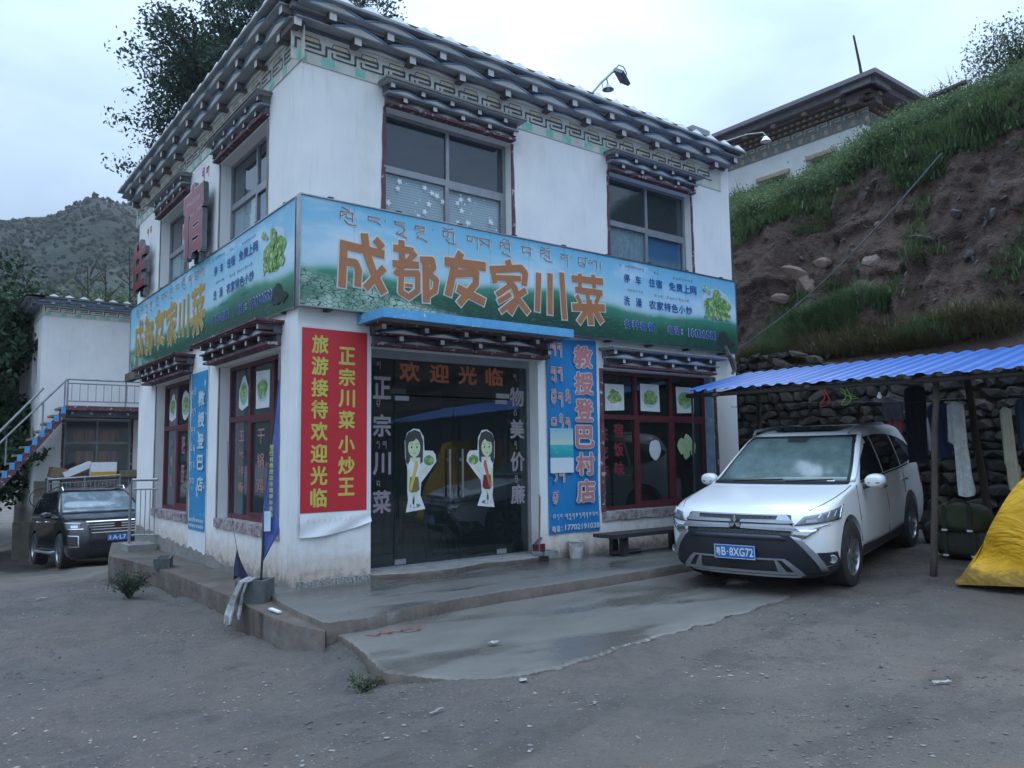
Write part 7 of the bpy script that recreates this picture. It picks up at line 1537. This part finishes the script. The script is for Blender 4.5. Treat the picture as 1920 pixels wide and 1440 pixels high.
for u0, u1, v0, v1 in ((.40, .90, 2.06, 2.38), (1.0, 1.5, 2.06, 2.38), (.45, .88, .85, 1.8), (1.02, 1.5, .85, 1.8)): MB().fbox(F, u0, u1, v0, v1, -rec-.075, -rec-.06).build('curtain', M_OC, ax)
m = MB(); m.fbox(AF, .06, .12, .7, 2.72, 0, .02); m.fbox(AF, 1.80, 1.86, .7, 2.72, 0, .02); m.build('jamb', M_PURP, ax)
t = thing('side_table', 'rough table with cardboard boxes in front of the annex window', 'table', (.5, 15.6, -.7)); m = MB(); m.box(-.35, 2.4, 15.3, 16.0, 1.02, 1.08); m.build('tabletop', M_DKW, t)
for x in (-.3, 2.3):
    for y in (15.35, 15.95): MB().box(x-.03, x+.03, y-.03, y+.03, -.9, 1.02).build('leg', M_DKW, t)
M_CARD = mk('cardboard', (.22, .15, .09), (.17, .115, .07), .85)
def carton(x, y, z, w_, d_, h, rot, mat, label, tilt=0):
    t = thing('cardboard_box', label, 'box', (x, y, z), rot); t.rotation_euler = (0, tilt, rot); m = MB(); m.box(-w_/2, w_/2, -d_/2, d_/2, 0, h); m.build('box_body', mat, t, local=True); return t
carton(-.12, 15.6, 1.085, .42, .3, .26, .2, M_CARD, 'brown open carton at the left end of the annex table', .2)
b_ = carton(.35, 15.6, 1.22, .72, .3, .16, .1, M_PAPER, 'white flat carton leaning across the other boxes', -.42)
b_ = carton(.92, 15.45, 1.085, .62, .3, .40, 0, M_PAPER, 'white and yellow printed carton in the middle of the annex table'); MB().box(-.311, .311, -.153, -.151, .0, .15).build('yellow_print', mk('yellow print', (.55, .33, .03), (.5, .28, .03), .6), b_, local=True)
carton(1.55, 15.5, 1.085, .5, .3, .18, 0, mk('khaki carton', (.16, .15, .08), (.12, .11, .06)), 'low khaki carton at the right of the annex table')
rl3 = thing('yard_railing', 'low steel railing behind the roof of the black SUV', 'railing', (0, 15.0, -.6)); rail_run(rl3, (-.42, 14.95, .35), (1.25, 14.95, .42), .72, 3, 18)
t = thing('bicycle_wheel', 'old bicycle wheel leaning left of the low railing behind the SUV', 'wheel', (-.55, 15.0, .6)); m = MB(); m.tube([(.24*math.cos(k*math.pi/12), 0, .24*math.sin(k*math.pi/12)) for k in range(25)], .012, 6, False); m.build('tyre', M_BLACK, t, local=True); m = MB()
for k in range(10): m.tube([(0, 0, 0), (.24*math.cos(k*.628), 0, .24*math.sin(k*.628))], .003, 4)
m.build('spokes', M_STEEL, t, local=True)
# pillar and gate rail at the end of the ledge
t = thing('gate_pillar', 'rough concrete pillar with steel rail at the far end of the side ledge', 'pillar', (-.30, 5.9, 0)); m = MB(); m.box(-.48, -.06, 5.45, 6.0, -.7, .19); m.build('pillar_body', M_RAW, t)
gr = thing('gate_railing', 'short steel railing standing on the concrete pillar', 'railing', (-.3, 5.8, .2)); m = MB(); m.tube([(-.40, 5.78, .19), (-.40, 5.78, 1.12), (-.38, 5.74, 1.20), (-.05, 5.55, 1.20)], .024, 8); m.build('handrail', M_RAIL, gr)
MB().tube([(-.38, 5.76, 1.05), (-.05, 5.55, 1.05)], .014, 6).build('rail', M_RAIL, gr); MB().tube([(-.38, 5.76, .32), (-.05, 5.55, .32)], .014, 6).build('rail', M_RAIL, gr)
for i in range(5): c = Vector((-.36, 5.75, .32)).lerp(Vector((-.05, 5.55, .32)), (i+.5)/5); MB().tube([c, c+Vector((0, 0, .73))], .007, 5).build('baluster', M_RAIL, gr)
# low broken wall on the left bank
m = MB(); m.box(-1.0, -.62, 16.2, 16.4, -1.0, -.05); m.build('broken_wall', mk('stained footing', (.17, .15, .12), (.11, .10, .085), .95, 4, .5, 20), None, **T('low broken concrete wall stub left of the annex', 'wall'))

# ================================================================ house on the hill
hs = thing('hill_house', 'white house with broad carved eaves standing above the grassy slope', 'house', (22, 6, 9)); X0, Y0 = 20.0, 3.45
def HL(u, v, d): return (X0+.9-d, -u, v)          # long side towards the restaurant
def HR(u, v, d): return (u, Y0+.9-d, v)           # short side
M_HW = mk('house white', (.66, .68, .68), (.58, .60, .60), .85, 2)
zt = 12.0
facade(HL, -22, -(Y0+.9)-.24, 7.5, zt, [(-8.3, -7.2, 9.6, 10.75), (-11.6, -10.4, 9.5, 10.6), (-6.3, -5.4, 9.9, 10.95)]).build('side_wall', M_HW, hs); facade(HR, X0+.9, X0+11, 7.5, zt, []).build('front_wall', M_HW, hs)
M_HD = mk('carved grey brown eave', (.10, .085, .09), (.16, .13, .12), .85, 20); M_HY = mk('tan rafter ends', (.40, .34, .24), (.32, .26, .19), .8); M_HF = mk('purple grey fascia', (.17, .165, .20), (.21, .20, .235), .8)
for F, a, b in ((HL, -22.3, -(Y0+.9)+.5), (HR, X0+.9-.5, X0+11.3)):
    m = MB()
    for k, (v, dd) in enumerate(((12.10, .12), (12.22, .28), (12.34, .46))): m.fbox(F, a, b, v, v+.115, -.3, dd)
    m.build('eave_tier', M_HD, hs); m = MB(); m.fbox(F, a-.3, b+.3, 12.46, 12.66, -.3, .70); m.build('fascia', M_HF, hs)
M_GRID = mk('pale pattern paint', (.50, .50, .42), (.40, .42, .38), .8); M_ORG = mk('ochre red pattern', (.25, .09, .05), (.18, .12, .08), .8)
for F, a, b in ((HL, -21.8, -(Y0+.9)+.1), (HR, X0+.9, X0+10.8)):
    m = MB(); m2 = MB(); m3 = MB(); u = a; i = 0
    while u < b:
        m.fbox(F, u, u+.10, 12.125, 12.19, .12, .16); m.fbox(F, u+.12, u+.22, 12.245, 12.31, .28, .32); m2.stroke(F, [(u, 11.90), (u, 12.05), (u+.34, 12.05), (u+.34, 11.96), (u+.14, 11.96)], .045, .02) if i % 2 == 0 else None
        if i % 5 == 0: m3.fbox(F, u, u+.16, 12.35, 12.46, .46, .58)
        m3.fbox(F, u, u+.13, 11.62, 11.80, .013, .02) if i % 2 else None
        u += .24; i += 1
    m.build('carved_row', M_HY, hs, kind='stuff'); m2.build('key_pattern', M_GRID, hs, kind='stuff'); m3.build('pattern_block', M_HY, hs, kind='stuff')
    q = MB(); q.fbox(F, a, b, 11.56, 12.10, .001, .012); q.build('painted_band', mk('grey green band', (.20, .22, .22), (.15, .14, .13), .8, 14), hs)
m = MB(); e = .95; m.add([(X0+.9-e, Y0+.9-e, 12.8), (X0+11.9, Y0+.9-e, 12.8), (X0+11.9, 22.5, 12.8), (X0+.9-e, 22.5, 12.8), (X0+5, Y0+5.5, 13.9), (X0+7.5, Y0+5.5, 13.9), (X0+7.5, 18, 13.9), (X0+5, 18, 13.9), (X0+.9-e, Y0+.9-e, 12.66), (X0+11.9, Y0+.9-e, 12.66), (X0+11.9, 22.5, 12.66), (X0+.9-e, 22.5, 12.66)], [(0, 1, 5, 4), (1, 2, 6, 5), (2, 3, 7, 6), (3, 0, 4, 7), (4, 5, 6, 7), (8, 9, 1, 0), (9, 10, 2, 1), (11, 8, 0, 3), (8, 11, 10, 9)]); m.build('roof', mk('purple grey roof', (.17, .165, .20), (.21, .20, .235), .8), hs)
for (u0, u1, v0, v1) in ((-8.3, -7.2, 9.6, 10.75), (-11.6, -10.4, 9.5, 10.6), (-6.3, -5.4, 9.9, 10.95)):
    m = MB(); m.fbox(HL, u0-.12, u1+.12, v1, v1+.14, 0, .10); m.fbox(HL, u0-.12, u0, v0, v1, 0, .05); m.fbox(HL, u1, u1+.12, v0, v1, 0, .05); m.fbox(HL, u0, u1, (v0+v1)/2-.04, (v0+v1)/2+.04, -.15, -.1); m.fbox(HL, (u0+u1)/2-.04, (u0+u1)/2+.04, v0, v1, -.16, -.11)
    w_ = m.build('window', M_HY, hs); PW[w_.name] = Matrix(); MB().fbox(HL, u0+.01, u1-.01, v0+.01, v1-.01, -.22, -.20).build('pane', M_CGL, w_)
m = MB(); m.tube([(X0+.4, Y0+.6, 12.7), (X0+.3, Y0+.62, 13.3), (X0+.1, Y0+.66, 14.2)], [.05, .04, .03], 6); m.build('roof_stick', M_DKW, hs)
hs.location.z += .57
m = MB(); m.tube([(14.3, -.55, 9.30), (14.3, -1.32, 9.36)], .06, 6); m.build('timber_pole', M_PURP, None, **T('dark maroon pole poking out of the hilltop grass near the right edge', 'pole'))
# ================================================================ vegetation
def leafmat(name, a, b, c_, scale=.6):
    g = NT(name, .6); n = g.noise(scale, 3); n2 = g.noise(scale*8, 2); c = g.ramp(n, [(.3, a), (.55, b), (.75, c_)]); c = g.mix(g.rng(n2, .35, .7, 0, .5), c, tuple(x*.55 for x in b))
    g.L.new(c, g.b.inputs['Base Color']); g.b.inputs['Specular IOR Level'].default_value = .25
    tr = g.N.new('ShaderNodeBsdfTranslucent'); g.L.new(c, tr.inputs[0]); ms = g.N.new('ShaderNodeMixShader'); ms.inputs[0].default_value = .3; o = g.N['Material Output']; g.L.new(g.b.outputs[0], ms.inputs[1]); g.L.new(tr.outputs[0], ms.inputs[2]); g.L.new(ms.outputs[0], o.inputs[0]); return g.m
M_L1 = leafmat('hill shrub leaf', (.055, .10, .04), (.10, .15, .06), (.16, .20, .09), 1.1); M_L2 = leafmat('dark tree leaf', (.030, .052, .036), (.045, .075, .050), (.065, .10, .058)); M_L3 = leafmat('left tree leaf', (.022, .044, .026), (.042, .080, .038), (.085, .13, .055)); M_L6 = leafmat('pale shrub leaf', (.06, .11, .05), (.12, .18, .08), (.19, .24, .13), 1.3); M_L4 = leafmat('dry grass', (.10, .10, .04), (.13, .11, .055), (.08, .09, .035)); M_L5 = leafmat('hilltop grass', (.05, .085, .035), (.085, .125, .05), (.13, .15, .07))
M_BARK = mk('bark', (.05, .042, .035), (.035, .03, .026), .95, 8, .5, 25)
def leaves(name, C_, size, mat, parent=None, seed=0, aspect=.5, spread=1.0, **tags):
    """one small bent leaf (2 quads sharing the midrib) per centre"""
    rg = np.random.default_rng(seed); n = len(C_); a = rg.normal(size=(n, 3)); a /= np.linalg.norm(a, axis=1)[:, None]; b = rg.normal(size=(n, 3)); b -= a*(a*b).sum(1)[:, None]; b /= np.linalg.norm(b, axis=1)[:, None]; s_ = size*rg.uniform(.6, 1.3, n)[:, None]
    V = np.stack([C_-a*s_*.5, C_+b*s_*aspect*.5, C_+a*s_*.5, C_-b*s_*aspect*.5], 1); return np_mesh(name, V.reshape(-1, 3), np.arange(n*4).reshape(n, 4), mat, parent, **tags)
def tree(label, base, h, crown_c, crown_r, nleaf, lsize, mat, seed, nb=26, trunk_r=.16, squash=1.0, cl=.34, group=None, name='tree'):
    rg = np.random.default_rng(seed); rr = random.Random(seed); t = thing(name, label, 'tree', base, 0, group)
    m = MB(); bx_, by_, bz_ = base; cx_, cy_, cz_ = crown_c; top = Vector((cx_, cy_, cz_+crown_r*.5*squash)); P = [Vector(base).lerp(top, k/8)+Vector((rr.uniform(-.1, .1), rr.uniform(-.1, .1), 0))*(k > 0) for k in range(9)]; m.tube(P, [trunk_r*(1-.85*k/8) for k in range(9)], 8)
    tips = []
    for i in range(nb):
        q = rr.uniform(.35, .98); p0 = Vector(base).lerp(top, q); d_ = Vector((rr.gauss(0, 1), rr.gauss(0, 1), rr.gauss(.25, .6))).normalized(); tgt = Vector(crown_c)+Vector((d_.x*crown_r, d_.y*crown_r, d_.z*crown_r*squash))*rr.uniform(.55, 1.0); mid = p0.lerp(tgt, .5)+Vector((0, 0, .15*crown_r*rr.random())); m.tube([p0, mid, tgt], [trunk_r*.35, trunk_r*.2, .012], 5); tips += [tgt, mid.lerp(tgt, .5), mid]
        for k in range(3): d2 = tgt.lerp(p0, rr.uniform(.05, .5)); e = d2+Vector((rr.gauss(0, 1), rr.gauss(0, 1), rr.gauss(0, .7)))*crown_r*.18; m.tube([d2, e], [.02, .008], 4); tips.append(e)
    m.build('trunk', M_BARK, t)
    T_ = np.array([tuple(v) for v in tips]); idx = rg.integers(0, len(T_), nleaf); r_ = crown_r*cl*rg.random(nleaf)**.6; d_ = rg.normal(size=(nleaf, 3)); d_ /= np.linalg.norm(d_, axis=1)[:, None]; d_[:, 2] *= .65
    leaves('crown', T_[idx]+d_*r_[:, None], lsize, mat, t, seed+1, .5); return t
tree('tall dark leafy tree rising behind the restaurant roof at the left', (3.9, 13.4, -.8), 15, (4.3, 13.6, 12.0), 3.9, 60000, .13, M_L2, 21, 90, .22, 1.05, .17)
tree('second tall tree top showing just above the roof corner, right of the first', (7.0, 15.0, -.8), 17, (6.6, 14.8, 15.0), 3.3, 26000, .13, M_L2, 29, 50, .2, 1.05, .18)
for i, (x, y, h, r_, lab) in enumerate(((-2.5, 20.0, 9.0, 2.9, 'large bushy tree nearest the left edge beside the annex'), (-1.9, 24.0, 9.2, 3.0, 'tall tree behind the annex stairs'), (-4.4, 27.0, 10.5, 3.6, 'tall feathery tree at the left edge behind the bushy one'), (-1.2, 28.5, 9.8, 3.0, 'dark tree behind the corner of the annex roof'), (1.8, 30.0, 10.6, 3.0, 'light green tree behind the middle of the annex roof'), (5.2, 31.0, 10.4, 3.2, 'green tree between the annex roof and the restaurant'), (-2.2, 18.6, 3.2, 1.9, 'low dark bush under the annex stairs'))):
    tree(lab, (x, y, -.5), h, (x, y, h*.55), r_, 24000 if i < 3 else (20000 if i == 6 else 13000), .21, M_L3 if i in (0, 1, 2, 6) else M_L6, 40+i, 30, .15, 1.25, .30, name='tree' if i < 6 else 'bush')
for i, (x, y, lab) in enumerate(((2.2, 26.5, 'thin bare tree leftmost of the bare ones above the annex roof'), (3.0, 27.5, 'thin bare tree in the middle of the bare ones above the annex roof'), (3.7, 26.5, 'thin bare tree rightmost of the bare ones above the annex roof'))):
    t = thing('bare_tree', lab, 'tree', (x, y, 0), 0); rr = random.Random(i); m = MB(); m.tube([(x, y, 0), (x+.1, y, 5), (x-.1, y, 9.2+.5*i)], [.09, .06, .02], 6)
    for k in range(16): z = rr.uniform(4.5, 9); s_ = rr.choice((-1, 1)); m.tube([(x, y, z), (x+s_*rr.uniform(.3, .8), y+rr.uniform(-.3, .3), z+rr.uniform(.4, 1.1))], [.025, .008], 4)
    m.build('trunk', M_BARK, t)
# clumps of fine leaves and blades over the hill
def clumps(name, P, N_, blade, hmin, hmax, mat, seed, label, lean=.5, width=.02):
    rg = np.random.default_rng(seed); n = len(P); k = blade; base = np.repeat(P, k, 0)+np.concatenate([rg.normal(size=(n*k, 2))*.07, np.zeros((n*k, 1))], 1); hh = rg.uniform(hmin, hmax, n*k)*np.repeat(rg.uniform(.6, 1.25, n), k); a = rg.uniform(0, 2*np.pi, n*k); ln = rg.uniform(.1, 1, n*k)*lean
    d_ = np.stack([np.cos(a)*ln, np.sin(a)*ln, np.ones(n*k)], 1); d_ /= np.linalg.norm(d_, axis=1)[:, None]; sd = np.stack([-np.sin(a), np.cos(a), np.zeros(n*k)], 1)*(width*rg.uniform(.6, 1.4, n*k))[:, None]; mid = base+d_*(hh*.55)[:, None]; tip = base+d_*hh[:, None]+np.stack([np.cos(a)*hh*ln*.5, np.sin(a)*hh*ln*.5, -hh*ln*.25], 1)
    V = np.stack([base-sd*.6, base+sd*.6, mid+sd, mid-sd, tip], 1); i0 = np.arange(n*k)*5; F1 = np.stack([i0, i0+1, i0+2], 1); F2 = np.stack([i0, i0+2, i0+3], 1); F3 = np.stack([i0+3, i0+2, i0+4], 1)
    return np_mesh(name, V.reshape(-1, 3), np.concatenate([F1, F2, F3]), mat, kind='stuff', label=label, category='grass')
def on_hill(mask_fn, n, seed):
    rg = np.random.default_rng(seed); m = mask_fn(HY, HS, HX, HZ); m[-1, :] = False; m[:, -1] = False; ii = np.argwhere(m); dy = np.abs(np.diff(HY, axis=1)); 
    A = (HX[:-1, :-1]-HX[1:, :-1])**2+(HZ[:-1, :-1]-HZ[1:, :-1])**2; w_ = (np.sqrt(A)*dy[:-1, :])[ii[:, 0], ii[:, 1]]; w_ = w_/w_.sum(); ch = ii[rg.choice(len(ii), n, p=w_)]; a, b = rg.random(n), rg.random(n); i, j = ch[:, 0], ch[:, 1]
    P = [(q[i, j]*(1-a)+q[i+1, j]*a)*(1-b)+(q[i, j+1]*(1-a)+q[i+1, j+1]*a)*b for q in (HX, HY, HZ)]; return np.stack(P, 1)
vis = lambda Y: (Y > -7) & (Y < 9.5)
low = lambda Y: .86+.10*np.clip(fbm(Y*.7, Y*0, 0, 3, 4), -1, 1)-.14*sst(.3, 2.2, Y)
P = on_hill(lambda Y, S, X, Z: vis(Y) & (S > np.minimum(.985, low(Y))) & (S < 1.50) & (fbm(Y*.8, X*.8, 0, 3, 2) > -.75), 15000, 1)
clumps('hill_grass', P, 0, 12, .10, .30, M_L1, 2, 'green wormwood and grass covering the slope above the earth bank', .8, .012)
P = on_hill(lambda Y, S, X, Z: vis(Y) & (S > .97) & (S < 1.46) & (fbm(Y*.6, X*.6, 0, 3, 12) > -.45), 8000, 3)
rg = np.random.default_rng(5); k = 60; C_ = np.repeat(P, k, 0)+rg.normal(size=(len(P)*k, 3))*np.array([.14, .14, .13])*np.repeat(rg.uniform(.6, 1.5, len(P)), k)[:, None]+np.array([0, 0, .26]); leaves('hill_shrub_foliage', C_, .062, M_L6, None, 6, .5, kind='stuff', label='leafy shrubs massed on the slope above the bank', category='shrubs')
P = on_hill(lambda Y, S, X, Z: vis(Y) & (S > 1.25) & (S < 1.5), 1500, 7); clumps('crest_grass', P, 0, 14, .3, .85, M_L5, 8, 'tall thin grass along the crest of the slope', .5, .010)
# shelf above the stone wall
P = on_hill(lambda Y, S, X, Z: (Y > -3.4) & (Y < 1.0) & (S > .20) & (S < .30+.10*np.exp(-((Y+.6)/1.2)**2)) & (fbm(Y*1.3, X*1.5, 0, 3, 31) > .0), 1100, 9); clumps('shelf_grass', P, 0, 26, .15, .45, M_L6, 10, 'green grass tufts on the shelf above the stone wall', 1.0, .009)
P = on_hill(lambda Y, S, X, Z: (Y > -3.6) & (Y < 1.4) & (S > .19) & (S < .27), 500, 11); clumps('dry_grass', P, 0, 20, .2, .5, M_L4, 12, 'straw coloured grass hanging over the stone wall', 1.6, .007)
P = on_hill(lambda Y, S, X, Z: (Y > -6) & (Y < 2) & (S > .34) & (S < .9) & (fbm(Y*1.2, Z*1.2, 0, 3, 33) > .55), 260, 13); clumps('bank_tufts', P, 0, 14, .1, .28, M_L1, 14, 'small weeds growing on the bare earth bank', 1.2, .008)
def shrub(label, base, r_, h, n, mat, seed, ls=.05, name='shrub', cat='shrub', stems=22):
    t = thing(name, label, cat, base); rr = random.Random(seed); rg = np.random.default_rng(seed); m = MB(); tips = []
    for i in range(stems):
        a = rr.uniform(0, 6.3); q = rr.uniform(.2, 1); e = Vector((r_*q*math.cos(a), r_*q*math.sin(a), h*rr.uniform(.5, 1))); m.tube([(0, 0, 0), tuple(e*.55+Vector((0, 0, h*.1))), tuple(e)], [.010, .007, .003], 4); tips += [tuple(e), tuple(e*.75)]
    m.build('stems', M_BARK, t, local=True); T_ = np.array(tips); C2 = T_[rg.integers(0, len(T_), n)]+rg.normal(size=(n, 3))*r_*.16; o = leaves('foliage', C2, ls, mat, t, seed, .45); o.matrix_parent_inverse = Matrix(); return t
shrub('wispy tall shrub on the hilltop at the upper right corner', (14.0, -2.35, 8.75), .95, 1.05, 3600, M_L5, 3, .07, stems=46)
shrub('green weed tuft at the foot of the side ledge', (-1.05, 2.55, gz(-1.05, 2.55)), .24, .30, 900, M_L2, 4, .035, 'weed', 'weed', 40)
shrub('small green weed at the broken front corner of the slab', (-.72, -2.98, gz(-.72, -2.98)), .14, .10, 420, M_L1, 5, .022, 'weed', 'weed', 26)
# bank left of the black car
xs_ = RNG.uniform(-5.5, -.7, 9000); ys_ = RNG.uniform(12.5, 19, 9000); zz = ground_z(xs_, ys_); kp = (zz > -.86+.25*RNG.random(9000)) & ~((xs_ > -1.1) & (ys_ < 15.9) & (ys_ > 10.5)); P = np.stack([xs_[kp], ys_[kp], zz[kp]], 1)
clumps('bank_grass', P, 0, 12, .12, .34, M_L3, 15, 'dark grass and weeds on the bank left of the black SUV', .9, .012)
# ivy like growth on the stone wall behind
# haze: one closed box of thin even air
hz = MB().box(-520, 520, -520, 520, -6, 175); g = bpy.data.materials.new('thin mist'); g.use_nodes = True; N = g.node_tree.nodes; N.clear(); o_ = N.new('ShaderNodeOutputMaterial'); pv = N.new('ShaderNodeVolumePrincipled'); pv.inputs['Color'].default_value = (.93, .97, 1.0, 1); pv.inputs['Density'].default_value = .00032; pv.inputs['Anisotropy'].default_value = .2; g.node_tree.links.new(pv.outputs[0], o_.inputs['Volume'])
hz.build('haze', g, None, kind='stuff', label='thin even mist over the valley', category='haze')
